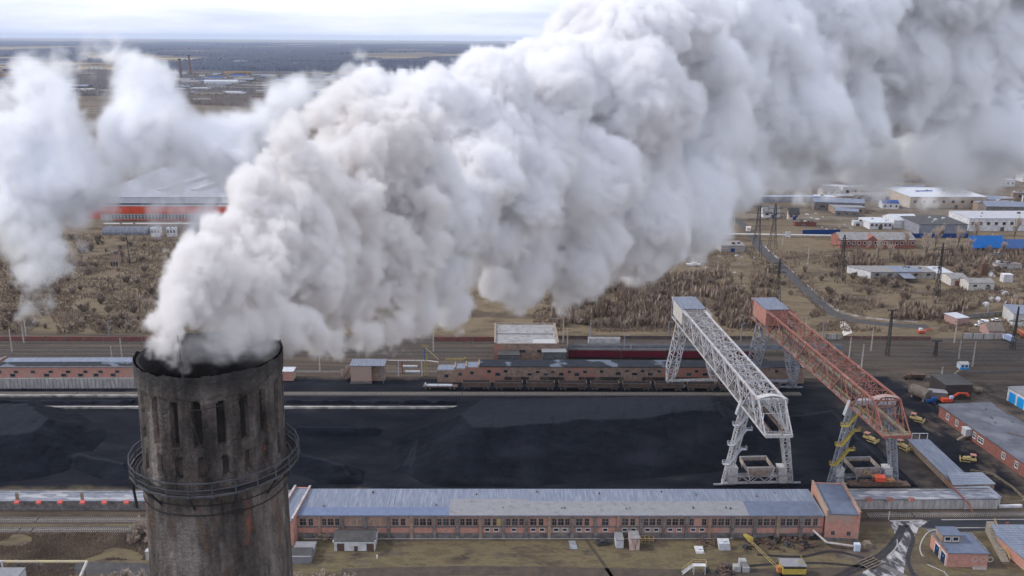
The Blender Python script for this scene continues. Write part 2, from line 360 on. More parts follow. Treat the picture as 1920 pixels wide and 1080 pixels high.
# ------------------------------------------------------------------ chimney
CX, CY, CZ = -18.76, 53.95, 119.1
def build_chimney():
    r = thing('brick_chimney', 'huge soot blackened chimney pouring out the smoke in the foreground', 'chimney', (CX, CY, 0))
    lean = lambda z: (CZ-z)*-.022
    NS = 96
    def rad(z):
        return 4.26+.0150*(CZ-z) if z < CZ-7.6 else 4.374-.006*(z-CZ+7.6)
    prof = []
    zt = CZ
    rr = random.Random(5)
    # shaft with recessed niches: radial grid; niches pushed inwards
    zs = [0, 20, 40, 60, 70, 78]+[78+i*.45 for i in range(1, 73)]
    zs = [z for z in zs if z < CZ-.05]+[CZ-.02]
    up = 0
    niches = []
    for k in range(20):
        a = 2*math.pi*(k+.35)/20; niches.append((a, CZ-4.45, CZ-1.65, .056, .46))
        niches.append((a+.03, CZ-6.45, CZ-5.2, .048, .34))
    NT = 22*26
    vs = []; fs = []
    def nz_(a, z): return perlin(np.array([[math.cos(a)*6, math.sin(a)*6, z*1.1]]))[0]
    A = [2*math.pi*j/NT for j in range(NT)]
    zz = [z for z in np.arange(78, CZ-8, .6)]+list(np.arange(CZ-8, CZ-.05, .12))+[CZ-.03]
    zz = [0, 30, 60]+zz
    arr = np.array([[math.cos(a)*5, math.sin(a)*5, z*1.2] for z in zz for a in A])
    n1 = perlin(arr*np.array([1, 1, .5])); n2 = perlin(arr*3.1); n3 = perlin(arr*.45*np.array([1,1,.3])+9)
    i = 0
    for iz, z in enumerate(zz):
        for a in A:
            q = rad(z)+.06*n1[i]+.05*n2[i]+.04*n3[i]
            for (c, z0, z1, hw, dp) in niches:
                da = (a-c+math.pi) % (2*math.pi)-math.pi
                z0n = z0+.12*n2[i]; z1n = z1+.25*n1[i]
                if abs(da) < hw+.012*n2[i] and z0n < z < z1n: q -= dp
            # broken lip
            if z > CZ-1.4: q += .10*n1[i]+.08
            vs.append((q*math.cos(a)+lean(z), q*math.sin(a), z+(.30*n1[i]+.22*n2[i] if z > CZ-.2 else .08*n1[i] if z > CZ-.5 else 0))); i += 1
    for iz in range(len(zz)-1):
        for j in range(NT):
            k = (j+1) % NT; fs.append((iz*NT+j, iz*NT+k, (iz+1)*NT+k, (iz+1)*NT+j))
    m = bpy.data.materials.new('chimney_shaft'); m.use_nodes = True; nt = m.node_tree; N = nt.nodes.new; K = nt.links.new
    b = nt.nodes['Principled BSDF']; b.inputs['Roughness'].default_value = .85; b.inputs['Specular IOR Level'].default_value = .35
    g = N('ShaderNodeNewGeometry')
    def noise(s, st, d=7, loc=(0,0,0)):
        mp = N('ShaderNodeMapping'); mp.inputs['Scale'].default_value = st; mp.inputs['Location'].default_value = loc; K(g.outputs['Position'], mp.inputs[0])
        n = N('ShaderNodeTexNoise'); n.inputs['Scale'].default_value = s; n.inputs['Detail'].default_value = d; n.inputs['Roughness'].default_value = .65; K(mp.outputs[0], n.inputs['Vector']); return n.outputs[0]
    def ramp(f, st):
        q = N('ShaderNodeValToRGB'); e = q.color_ramp.elements; e[0].position = st[0][0]; e[0].color = (*st[0][1], 1); e[1].position = st[-1][0]; e[1].color = (*st[-1][1], 1)
        for p_, c_ in st[1:-1]: x = e.new(p_); x.color = (*c_, 1)
        K(f, q.inputs[0]); return q.outputs[0]
    base = ramp(noise(.55, (1, 1, .35)), [(.36, (.027,.023,.022)), (.47, (.072,.060,.056)), (.56, (.125,.108,.10)), (.68, (.20,.175,.16))])
    warm = ramp(noise(.8, (1, 1, .5), loc=(9, 3, 2)), [(.54, (0,0,0)), (.68, (1,1,1))])
    mxa = N('ShaderNodeMixRGB'); K(warm, mxa.inputs[0]); K(base, mxa.inputs[1]); mxa.inputs[2].default_value = (.095,.062,.045,1)
    stk = ramp(noise(1.5, (1, 1, .07), loc=(4, 1, 7)), [(.35, (.62,.62,.62)), (.5, (1,1,1)), (.66, (1.4,1.36,1.32))])
    mxs = N('ShaderNodeMixRGB'); mxs.blend_type = 'MULTIPLY'; mxs.inputs[0].default_value = .85; K(mxa.outputs[0], mxs.inputs[1]); K(stk, mxs.inputs[2]); mxa = mxs
    fin = ramp(noise(5.5, (1, 1, 1.3), loc=(1, 8, 2)), [(.38, (.75,.75,.75)), (.62, (1.25,1.25,1.25))])
    mxf = N('ShaderNodeMixRGB'); mxf.blend_type = 'MULTIPLY'; mxf.inputs[0].default_value = .8; K(mxa.outputs[0], mxf.inputs[1]); K(fin, mxf.inputs[2]); mxa = mxf
    spt = ramp(noise(.32, (1, 1, .32), loc=(2.2, 5, 40)), [(.60, (0,0,0)), (.66, (1,1,1))])
    sz = N('ShaderNodeSeparateXYZ'); K(g.outputs['Position'], sz.inputs[0])
    mr = N('ShaderNodeMapRange'); mr.inputs[1].default_value = CZ-7.5; mr.inputs[2].default_value = CZ-9.5; K(sz.outputs[2], mr.inputs[0])
    mm = N('ShaderNodeMath'); mm.operation = 'MULTIPLY'; K(spt, mm.inputs[0]); K(mr.outputs[0], mm.inputs[1])
    mxb = N('ShaderNodeMixRGB'); K(mm.outputs[0], mxb.inputs[0]); K(mxa.outputs[0], mxb.inputs[1]); mxb.inputs[2].default_value = (.21,.065,.045,1)
    # soot at the lip
    mr2 = N('ShaderNodeMapRange'); mr2.inputs[1].default_value = CZ-1.7; mr2.inputs[2].default_value = CZ-.5; K(sz.outputs[2], mr2.inputs[0])
    nn = N('ShaderNodeMath'); nn.operation = 'MULTIPLY'; K(mr2.outputs[0], nn.inputs[0]); nn.inputs[1].default_value = .75
    mxc = N('ShaderNodeMixRGB'); K(nn.outputs[0], mxc.inputs[0]); K(mxb.outputs[0], mxc.inputs[1]); mxc.inputs[2].default_value = (.018,.018,.021,1)
    K(mxc.outputs[0], b.inputs['Base Color'])
    bp = N('ShaderNodeBump'); bp.inputs['Strength'].default_value = 1.0; bp.inputs['Distance'].default_value = .22; K(noise(2.6, (1, 1, 1.1), 11), bp.inputs['Height']); K(bp.outputs[0], b.inputs['Normal'])
    mb = MB(); mb.add(vs, fs); sh = mb.build('shaft', m, r, smooth=True)
    # inner flue
    fl = MB(); vs = []; fs = []; n = 64
    for z, q in ((CZ-.02, 4.28), (CZ-.12, 4.14), (CZ-.9, 3.86), (CZ-1.5, 3.74), (CZ-25, 3.72)):
        for j in range(n): vs.append((q*math.cos(2*math.pi*j/n)+lean(z), q*math.sin(2*math.pi*j/n), z))
    for k in range(4):
        for j in range(n): jj = (j+1) % n; fs.append((k*n+j, k*n+jj, (k+1)*n+jj, (k+1)*n+j))
    fl.add(vs, fs); fl.build('flue', soot_steel, r)
    # dark linings at the back of the slots
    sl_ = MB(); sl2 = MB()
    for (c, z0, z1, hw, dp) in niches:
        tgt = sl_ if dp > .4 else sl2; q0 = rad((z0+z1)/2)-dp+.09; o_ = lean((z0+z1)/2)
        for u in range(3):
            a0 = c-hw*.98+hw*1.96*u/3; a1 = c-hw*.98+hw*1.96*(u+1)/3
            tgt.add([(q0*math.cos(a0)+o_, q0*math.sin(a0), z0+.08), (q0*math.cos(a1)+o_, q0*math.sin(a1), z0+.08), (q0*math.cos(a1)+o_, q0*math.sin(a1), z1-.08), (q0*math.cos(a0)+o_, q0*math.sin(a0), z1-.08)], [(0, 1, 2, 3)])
    sl_.build('slot_lining', M('slot_dark', (.030,.027,.028), (.012,.012,.013), .8, .95), r); sl2.build('small_slot_lining', M('slot_brown', (.085,.065,.055), (.03,.027,.026), .7, .95, c3=(.28,.07,.04), s3=.5, lo3=.62, hi3=.66), r)
    # gallery
    zg = CZ-7.3; R0 = rad(zg)-.05; R1 = 5.2; n = 24
    dk = MB(); px = [(math.cos(2*math.pi*j/n), math.sin(2*math.pi*j/n)) for j in range(n)]
    for j in range(n):
        a, b2 = px[j], px[(j+1) % n]; o_ = lean(zg)
        for u in range(3):
            q0 = R0+(R1-R0)*(u/3)+.04; q1 = R0+(R1-R0)*((u+1)/3)-.05
            dk.hexa([(a[0]*q0+o_, a[1]*q0, zg-.06), (a[0]*q1+o_, a[1]*q1, zg-.06), (b2[0]*q1+o_, b2[1]*q1, zg-.06), (b2[0]*q0+o_, b2[1]*q0, zg-.06)],
                    [(a[0]*q0+o_, a[1]*q0, zg), (a[0]*q1+o_, a[1]*q1, zg), (b2[0]*q1+o_, b2[1]*q1, zg), (b2[0]*q0+o_, b2[1]*q0, zg)])
    dk.build('gallery_deck', soot_steel, r)
    rl = MB()
    for zz_, ww in ((zg+.05, .10), (zg+.45, .05), (zg+.9, .07)):
        for j in range(n):
            a, b2 = px[j], px[(j+1) % n]; rl.bar((a[0]*R1+lean(zg), a[1]*R1, zz_), (b2[0]*R1+lean(zg), b2[1]*R1, zz_), ww)
    for j in range(n): a = px[j]; rl.bar((a[0]*R1+lean(zg), a[1]*R1, zg-.1), (a[0]*R1+lean(zg), a[1]*R1, zg+.92), .06)
    rl.build('railing', M('gallery_rail', (.09,.09,.10), (.04,.04,.045), 1, .7), r)
    for j in range(0, n, 2):
        a = px[j]; bk = MB(); o_ = lean(zg)
        bk.bar((a[0]*R0+o_, a[1]*R0, zg-.12), (a[0]*(R1+.1)+o_, a[1]*(R1+.1), zg-.12), .12); bk.bar((a[0]*(R0+.05)+o_, a[1]*(R0+.05), zg-1.2), (a[0]*(R1-.1)+o_, a[1]*(R1-.1), zg-.14), .09)
        bk.build('bracket', soot_steel, r)
    # steel bands
    for zb in (CZ-8.25, CZ-8.9):
        b_ = MB(); q = rad(zb)+.075; nn_ = 60
        for j in range(nn_):
            a0 = 2*math.pi*j/nn_; a1 = 2*math.pi*(j+1)/nn_; b_.bar((q*math.cos(a0)+lean(zb), q*math.sin(a0), zb+.05*math.sin(a0*3)), (q*math.cos(a1)+lean(zb), q*math.sin(a1), zb+.05*math.sin(a1*3)), .04, .05)
        b_.build('steel_band', soot_steel, r)
    # lightning rod and its cable
    ld = MB(); fa = -math.pi/2; q = 4.55
    ld.cyl((-.05, -q, CZ-1.0), (-.12, -q-.1, CZ+2.6), .055, .03, 6); ld.build('lightning_rod', soot_steel, r)
    cb = MB(); pts = [(0, -q-.1, CZ-1.0), (.25, -q-.12, CZ-2.6), (.7, -q-.16, CZ-4.6), (.95, -q-.12, CZ-6), (1.0, -q-.2, CZ-7)]
    for p, q2 in zip(pts, pts[1:]): cb.cyl(p, q2, .025, n=5)
    cb.build('cable', soot_steel, r)
    # slack railing wire sagging over the lip
    wi = MB(); ps = []
    for k in range(13):
        a = -math.pi/2+.0+k*.105; ps.append((4.68*math.cos(a), 4.68*math.sin(a), CZ-2.0+.13*k-.35*math.sin(k/12*math.pi)))
    for p, q2 in zip(ps, ps[1:]): wi.cyl(p, q2, .03, n=5)
    wi.build('loose_wire', soot_steel, r)
    # drain pipe strut hanging at left of the gallery
    st = MB(); o_ = lean(zg); st.bar((-R1+.3+o_, -1.6, zg-.1), (-R1+.5+o_, -1.6, zg-2.6), .12)
    st.build('hanging_strut', soot_steel, r)
    return r
# ------------------------------------------------------------------ long brick building
def long_building():
    A, B = G(557, 1009), G(1541, 1009)
    r, L = frame_root('brick_workshop', 'long two storey pink brick workshop with blue grey roof in front of the coal yard', 'building', A, B)
    D, H = 14.2, 7.15
    mb = MB(); mb.box(0, L, 0, D, -.3, H); mb.build('wall', brick, r)
    pl = MB(); nb = 23; bw = L/nb
    pl.box(0, L, -.10, -.003, 0, 1.7); pl.build('plinth', concrete, r)
    rf = MB(); rf.add([(-.2,-.5,H+.004),(L,-.5,H+.004),(L,D+.3,H+.10),(-.2,D+.3,H+.10),(-.2,-.5,H+.3),(L,-.5,H+.3),(L,D+.3,H+.85),(-.2,D+.3,H+.85)],
                     [(0,3,2,1),(4,5,6,7),(0,1,5,4),(1,2,6,5),(2,3,7,6),(3,0,4,7)]); rf.build('roof', roof_blue, r)
    sl = .55/(D+.8)
    def rpatch(x0, x1, y0, y1, mat, t=.06, name='roof_sheet'):
        z = lambda y: H+.3+sl*(y+.5)+.004
        p = MB(); p.hexa([(x0,y0,z(y0)),(x1,y0,z(y0)),(x1,y1,z(y1)),(x0,y1,z(y1))], [(x0,y0,z(y0)+t),(x1,y0,z(y0)+t),(x1,y1,z(y1)+t),(x0,y1,z(y1)+t)]); p.build(name, mat, r)
    def X(px): return (px-557)/(1541-557)*L
    rpatch(.2, X(841), -.5, 3.9, roof_patch); rpatch(X(841), X(985), -.5, 8.6, roof_grey); rpatch(X(985)+.02, X(1400), -.5, 7.4, roof_grey); rpatch(X(1400)+.02, L-.6, -.5, 7.4, roof_patch if False else M('roof_slate_blue', (.13,.155,.22), (.10,.12,.17), .5, .7))
    for px in (724, 733): rpatch(X(px)-.12, X(px)+.12, 4, 14, M('roof_seam', (.3,.33,.4), (.2,.23,.3), 1, .7), .12, 'roof_seam')
    rr = random.Random(4)
    for k in range(46):      # ragged tar ribs running down the old felt
        x = X(rr.uniform(760, 1480)); rpatch(x, x+.12, 9+rr.random()*1, 12+rr.random()*2.2, M('roof_seam', (.3,.33,.4)), .03, 'tar_rib')
    for px, y in ((690,12),(604,4.5),(815,5),(890,11),(941,3.5),(1007,12.5),(1052,3.2),(1057,3.4),(1128,11.5),(1173,3.0),(1180,3.3),(1300,3.4),(1315,11),(1362,3.5),(1370,3.0),(1430,10),(1470,12),(1250,12.6)):
        v = MB(); x = X(px); z = H+.35+sl*y; s = rr.uniform(.35,.6)
        v.cyl((x, y, z), (x, y, z+s*.9), s*.45, n=7); v.build('roof_vent', rust if rr.random() < .6 else wood, r)
    rg = MB(); x = X(590); rg.bar((x-.4,12,H+.7),(x-.4,12,H+2.3),.08); rg.bar((x+.4,12,H+.7),(x+.4,12,H+2.3),.08); rg.bar((x-.5,12,H+1.2),(x+.5,12,H+1.2),.08); rg.build('roof_bracket', steel_pale, r)
    # bays
    layout = ['2','3','b','b','2w','3','3','3','2y','3','2n','3','2s','1','2','3','3','2','3','3','3','3','2']
    blind = MB(); bands = MB(); lintel = MB()
    for k in range(nb):
        x0 = k*bw; c = x0+bw/2
        pm = (concrete, brick_tan, brick_sooty)[(0,2,0,0,0,1,0,0,2,0,0,1,0,0,2,0,0,0,2,0,0,1,0)[k]]
        p = MB(); p.box(x0-.45, x0+.45, -.5, -.004, 0, H-.02); p.hexa([(x0-.5,-.75,0),(x0+.5,-.75,0),(x0+.5,-.5,0),(x0-.5,-.5,0)], [(x0-.45,-.52,2.2),(x0+.45,-.52,2.2),(x0+.45,-.5,2.2),(x0-.45,-.5,2.2)])
        p.build('pilaster', pm, r)
        t = layout[k]
        if t[0] in '123':
            xs = {'3':((-1.85,1.15),(0,1.6),(1.85,1.15)), '2':((-1.9,1.2),(1.7,1.2)) if k % 2 else ((-1.3,1.7),(.9,1.2)), '1':((-.4,1.8),)}[t[0]]
            for dx, ww in xs: window(r, c+dx, 4.15, ww, 2.05)
        else:
            for dx in (-1.85, 0, 1.85): blind.box(c+dx-.65, c+dx+.65, -.07, -.004, 4.15, 6.2)
        if k in (8,9,10,11,12,13,14,15,16,17):
            for dx in ((-1.3, 1.2) if k not in (9,13) else (-.3,)): window(r, c+dx, 2.3, 1.25, .85, fm=frame_w, cross=False)
        lintel.box(x0+.5, x0+bw-.5, -.12, -.004, 6.42, 6.72)
        bands.box(x0+.5, x0+bw-.5, -.16, -.004, 3.45, 3.85)
    blind.build('bricked_up_opening', brick_tan, r); bands.build('sill_band', M('sooty_band', (.20,.17,.16), (.11,.1,.1), 1, .9), r); lintel.build('cornice', brick_tan, r)
    pa = MB(); c = bw*8.5; pa.box(c+1.3, c+2.5, -.09, -.004, 4.15, 6.2); pa.build('yellow_board', yellow_pale, r)
    gt = MB(); gt.bar((2, -.75, .25), (L-26, -.75, .3), .22); gt.build('ground_pipe', pole_m, r)
    # the two end blocks of the same building
    for nm, (ax, ay), (bx, by), dep, hh, lx in (('tall brick end block', (1545,1013), (1608,1016), 18.5, 8.4, 1), ('brick wing', (520,1023), (552,1024), 19.5, 7.6, 0)):
        a, b = G(ax, ay), G(bx, by); lab = 'square pink brick block at the right end of the long workshop' if lx else 'narrow brick wing between the chimney and the long workshop'
        q, l2 = frame_root('brick_wing', lab, 'building', a, b)
        m1 = MB(); m1.box(0, l2, 0, dep, -.3, hh); 
        for bb in ((0, .45, 0, dep), (l2-.45, l2, 0, dep)): m1.box(*bb, hh+.003, hh+1.0)
        m1.box(.45, l2-.45, dep-.4, dep, hh+.003, hh+.5)
        m1.build('wall', brick, q)
        m2 = MB(); m2.box(.46, l2-.46, -.25, dep-.41, hh+.004, hh+.28); m2.build('roof', roof_blue if not lx else M('roof_slate_blue', (.13,.155,.22)), q)
        cp = MB(); cp.box(-.1, .5, -.1, dep+.1, hh+1.004, hh+1.12); cp.box(l2-.5, l2+.1, -.1, dep+.1, hh+1.004, hh+1.12); cp.build('parapet_cap', concrete_pale if not lx else brick_tan, q)
        if lx:
            for x in (2.2, 6.6): window(q, x, 1.9, .95, 1.25)
            bs = MB(); bs.box(-.1, l2+.1, -.12, -.004, 0, 1.0); bs.build('plinth', concrete, q)
        else: window(q, 2.3, 2.2, .9, 1.4)
    # pipe against the end block
    pr = thing('heating_pipe', 'lagged grey pipe on short legs bending round the end block', 'pipe', G(1560, 1022))
    P0 = G(1560, 1022); pm = MB(); pts = [G(1524, 994, 3)-P0, G(1550, 1017, 1.2)-P0, G(1600, 1024, 1.2)-P0]
    for p, q_ in zip(pts, pts[1:]): pm.cyl(p, q_, .32, n=8)
    pm.build('pipe', pole_m, pr)
    for t in (.2, .6, .95):
        l_ = MB(); p = pts[1].lerp(pts[2], t); l_.bar((p.x, p.y, 0), (p.x, p.y, p.z-.3), .15); l_.build('leg', rust, pr)
# ------------------------------------------------------------------ coal
def ridge_heap(name, label, segs, box, seed, step=.75, slope=.62, rough=.45, poly=None, top=0):
    x0, x1, y0, y1 = box; nx = int((x1-x0)/step); ny = int((y1-y0)/step)
    X, Y = np.meshgrid(np.linspace(x0, x1, nx), np.linspace(y0, y1, ny), indexing='ij')
    Hh = np.full(X.shape, -3.0)
    p = np.stack((X.ravel()/9, Y.ravel()/9, np.full(X.size, seed*3.7)), 1)
    g_ = np.stack((X.ravel()/2.6, Y.ravel()/15, np.full(X.size, seed*5.1)), 1)
    n = perlin(p).reshape(X.shape)*1.1+perlin(p*2.6).reshape(X.shape)*.55+perlin(p*7).reshape(X.shape)*.35+perlin(g_).reshape(X.shape)*.8+perlin(g_*2.3).reshape(X.shape)*.4
    # flat topped core: full height inside the polygon, falling at the slope of loose coal outside it
    if poly:
        V = [G(a, b, top) for a, b in poly]; D = np.full(X.shape, 1e9); ins = np.zeros(X.shape, dtype=bool)
        for p1_, p2_ in zip(V, V[1:]+V[:1]):
            dx, dy = p2_.x-p1_.x, p2_.y-p1_.y; t = np.clip(((X-p1_.x)*dx+(Y-p1_.y)*dy)/(dx*dx+dy*dy), 0, 1); D = np.minimum(D, np.hypot(X-p1_.x-t*dx, Y-p1_.y-t*dy))
            c_ = ((p1_.y > Y) != (p2_.y > Y)) & (X < (dx)*(Y-p1_.y)/(dy if abs(dy) > 1e-6 else 1e-6)+p1_.x); ins ^= c_
        wv = perlin(np.stack((X.ravel()/14, Y.ravel()/14, np.full(X.size, seed*2.9)), 1)).reshape(X.shape)
        Hh = np.where(ins, top+np.minimum(D, 6)*.05+wv*.9, top-slope*np.maximum(0, D+wv*1.6)+wv*.5)
    for (ax, ay, az, bx, by, bz) in segs:
        dx, dy = bx-ax, by-ay; t = np.clip(((X-ax)*dx+(Y-ay)*dy)/(dx*dx+dy*dy+1e-6), 0, 1)
        d = np.hypot(X-ax-t*dx, Y-ay-t*dy); h = az+(bz-az)*t-slope*np.maximum(0, np.sqrt(d*d+.6)-.6); 
        k = 2.8; m = np.maximum(Hh, h); Hh = m+np.log(np.exp((Hh-m)*k)+np.exp((h-m)*k))/k
    Hh = Hh+n*rough*np.clip((Hh+1)/3, 0, 1)
    X = X+ .4*n
    e = np.minimum.reduce([X-x0, x1-X, Y-y0, y1-Y]); Hh = np.where(e < 1.0, np.minimum(Hh, -.2), Hh)
    ox, oy = (x0+x1)/2, (y0+y1)/2
    vs = np.stack((X.ravel()-ox, Y.ravel()-oy, np.maximum(Hh, -.25).ravel()), 1)
    idx = np.arange(nx*ny).reshape(nx, ny); a = idx[:-1,:-1]; b = idx[1:,:-1]; c = idx[1:,1:]; d = idx[:-1,1:]
    hv = np.maximum(Hh, -.25); keep = (np.maximum.reduce([hv[:-1,:-1], hv[1:,:-1], hv[1:,1:], hv[:-1,1:]]) > -.2)
    fs = np.stack((a[keep], b[keep], c[keep], d[keep]), 1)
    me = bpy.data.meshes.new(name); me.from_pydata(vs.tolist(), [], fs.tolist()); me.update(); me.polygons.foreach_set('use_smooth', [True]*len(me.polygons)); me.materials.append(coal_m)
    o = bpy.data.objects.new(name, me); link(o); o.location = (ox, oy, 0); tag(o, label, 'coal heap', 'coal heaps in the yard'); return o
def seg(a, b, za, zb):
    p = G(a[0], a[1], za); q = G(b[0], b[1], zb); return (p.x, p.y, za, q.x, q.y, zb)
def coal():
    ridge_heap('coal_heap', 'big black coal heap with a sharp left shoulder behind the long workshop',
        [seg((868,770),(800,800),9.5,6.0), seg((800,800),(760,870),5,1.6), seg((1345,755),(1430,775),11,5), seg((885,803),(900,835),9.8,6.4)], (-62, 96, 265, 345), 2, slope=.50, rough=.42, poly=[(905,748),(1335,742),(1345,770),(1200,782),(1010,793),(885,803),(866,776)], top=11.5)
    ridge_heap('coal_heap', 'rounded coal heap left of the chimney beside the crane gallery',
        [seg((150,850),(230,870),2.5,3.2), seg((60,815),(110,850),7,3)], (-215, -92, 264, 340), 3, slope=.52, rough=.42, poly=[(-120,757),(50,757),(92,785),(60,812),(-120,818)], top=9)
    ridge_heap('coal_heap', 'low ridged coal heap right behind the chimney next to the workshop roof',
        [seg((560,850),(640,870),3.5,4.2), seg((640,870),(655,895),4.2,2.2), seg((470,850),(560,850),3,3.5), seg((560,800),(700,800),2.2,2)], (-92, -46, 266, 326), 4, rough=.3)
    ridge_heap('coal_heap', 'steep coal bank running under the red gantry crane', [seg((1560,770),(1640,850),4,4.5), seg((1640,850),(1700,900),4.5,2.5), seg((1480,780),(1560,770),3,4)], (94, 132, 262, 332), 6, rough=.35)
    rr = random.Random(8); k = 0
    for (px0, px1) in ((0, 262), (534, 860)):
        s = []
        x = px0
        while x < px1:
            wv = rr.uniform(20, 60); s.append(seg((x, 750), (min(px1, x+wv*.6), 750), rr.uniform(.7, 1.6) if not 755 < x < 780 else 2.4, rr.uniform(.7, 1.6))); x += wv
        a, b = G(px0, 750), G(px1, 750)
        ridge_heap('coal_bank', ('bumpy coal bank between track and concrete strip, left of the chimney', 'bumpy coal bank between track and concrete strip, right of the chimney')[k], s, (a.x, b.x, a.y-4.2, a.y+5), 9+k, step=.5, slope=.55, rough=.4); k += 1
    # coal spilled against the white concrete wall
    a, b = G(0, 729), G(258, 729); s = []
    for x in range(0, 258, 13): s.append(seg((x, 728), (x+6, 728), max(.2, rr.uniform(-.3, 2.0)+(1.6 if 200 < x < 230 else 0)), .6))
    ridge_heap('coal_bank', 'ragged spill of coal piled against the white concrete wall', s, (a.x, b.x, a.y-3.5, a.y+.6), 14, step=.4, slope=1.1, rough=.5)
# ------------------------------------------------------------------ railway
def track(name, label, A, B, sl=True, z=.02, sm=None):
    d = (B-A); L = math.hypot(d.x, d.y); ang = math.atan2(d.y, d.x)
    r = bpy.data.objects.new(name, None); link(r); r.location = (A.x, A.y, 0); r.rotation_euler = (0, 0, ang); tag(r, kind='structure')
    m = MB()
    for y in (-.76, .76): m.box(0, L, y-.05, y+.05, z+.2, z+.36)
    m.build('rails', rail_m, r)
    if sl:
        s = MB(); x = .3; rr = random.Random(int(L*10))
        while x < L:
            s.box(x, x+.26, -1.3, 1.3, z+.05, z+.2); x += .62 if rr.random() > .01 else 1.2
        s.build('sleepers', sm or sleeper_m, r)
    bl = MB(); bl.hexa([(0,-2.3,0),(L,-2.3,0),(L,2.3,0),(0,2.3,0)], [(0,-1.6,z+.1),(L,-1.6,z+.1),(L,1.6,z+.1),(0,1.6,z+.1)]); bl.build('ballast_bed', ballast, r)
    return r
def rails():
    track('railway_track', '', G(-60, 738), G(1500, 738.5))
    track('railway_track', '', G(-60, 976), G(290, 975)); track('railway_track', '', G(-60, 995), G(290, 993))
    track('railway_track', '', G(1625, 966), G(1990, 964), True, .0); track('railway_track', '', G(530, 697), G(830, 697))
    for (a, b) in (((-60,665.5),(1990,668.5)), ((-60,659),(1990,661)), ((-60,652),(1990,654)), ((-60,643.5),(1990,643)), ((1440,676),(1990,674)), ((1440,689),(1990,680)), ((1560,704),(1990,694)), ((-60,684.5),(-59,684.5)), ((-60,637),(1990,636.5))):
        if abs(a[0]-b[0]) < 5: continue
        track('railway_track', '', G(*a), G(*b), sm=M('dark_sleeper', (.13,.11,.095), (.07,.06,.05), 1, .9))
# ------------------------------------------------------------------ wagons
def make_wagon():
    r = thing('hopper_wagon', '', 'freight wagon', (0, 0, 0))
    L, W = 11.2, 3.0
    b = MB(); zt, zb = 3.25, 1.45
    for (x0, x1, y0, y1) in ((-L/2, L/2, -W/2, -W/2+.12), (-L/2, L/2, W/2-.12, W/2), (-L/2, -L/2+.12, -W/2+.12, W/2-.12), (L/2-.12, L/2, -W/2+.12, W/2-.12)): b.box(x0, x1, y0, y1, zb, zt)
    b.box(-L/2+.12, L/2-.12, -W/2+.12, W/2-.12, zb, zb+.1)
    b.build('body', rust, r)
    rm = MB(); 
    for y in (-W/2-.07, W/2+.01): rm.box(-L/2-.1, L/2+.1, y, y+.06, zt-.18, zt); rm.box(-L/2, L/2, y, y+.06, zb, zb+.16)
    for x in (-L/2-.16, L/2+.02): rm.box(x, x+.12, -W/2, W/2, zt-.18, zt+.15); rm.box(x, x+.12, -W/2, -W/2+.15, zb-.4, zt); rm.box(x, x+.12, W/2-.15, W/2, zb-.4, zt)
    for k in range(8): x = -L/2+.7+k*1.4; rm.box(x-.06, x+.06, -W/2-.1, -W/2-.005, zb, zt)
    rm.build('rim', M('wagon_rim', (.20,.16,.14), (.10,.08,.07), 1, .8), r)
    c = MB(); n = 10; vs = []; fs = []
    rr = random.Random(2)
    for i in range(n+1):
        for j in range(5):
            vs.append((-L/2+.14+(L-.28)*i/n, -W/2+.14+(W-.28)*j/4, 2.6+(.5 if j == 2 else .28 if j in (1, 3) else 0)*(rr.random()+.3)))
    for i in range(n):
        for j in range(4): a = i*5+j; fs.append((a, a+5, a+6, a+1))
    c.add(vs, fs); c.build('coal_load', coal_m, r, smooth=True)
    ch = MB(); ch.box(-L/2-.3, L/2+.3, -.35, .35, 1.05, 1.42); 
    for x in (-L/2+.2, -2, 2, L/2-.2): ch.box(x-.1, x+.1, -W/2, W/2, 1.15, 1.44)
    ch.build('chassis', soot_steel, r)
    for x in (-L/2+1.7, L/2-1.7):
        g = MB(); g.box(x-1.25, x+1.25, -1.05, -.9, .5, .85); g.box(x-1.25, x+1.25, .9, 1.05, .5, .85); g.box(x-.3, x+.3, -.9, .9, .6, .95); o = g.build('bogie', M('bogie_steel', (.16,.14,.13), (.07,.06,.06), 2, .8), r)
        for dx in (-.9, .9):
            for y in (-.82, .74):
                wv = MB(); wv.cyl((x+dx, y, .45), (x+dx, y+.1, .45), .45, n=14); wv.build('wheel', rail_m, o)
    return r
ORD = ['first', 'second', 'third', 'fourth', 'fifth', 'sixth', 'seventh', 'eighth', 'ninth', 'tenth', 'eleventh', 'twelfth', 'thirteenth', 'fourteenth', 'fifteenth', 'sixteenth']
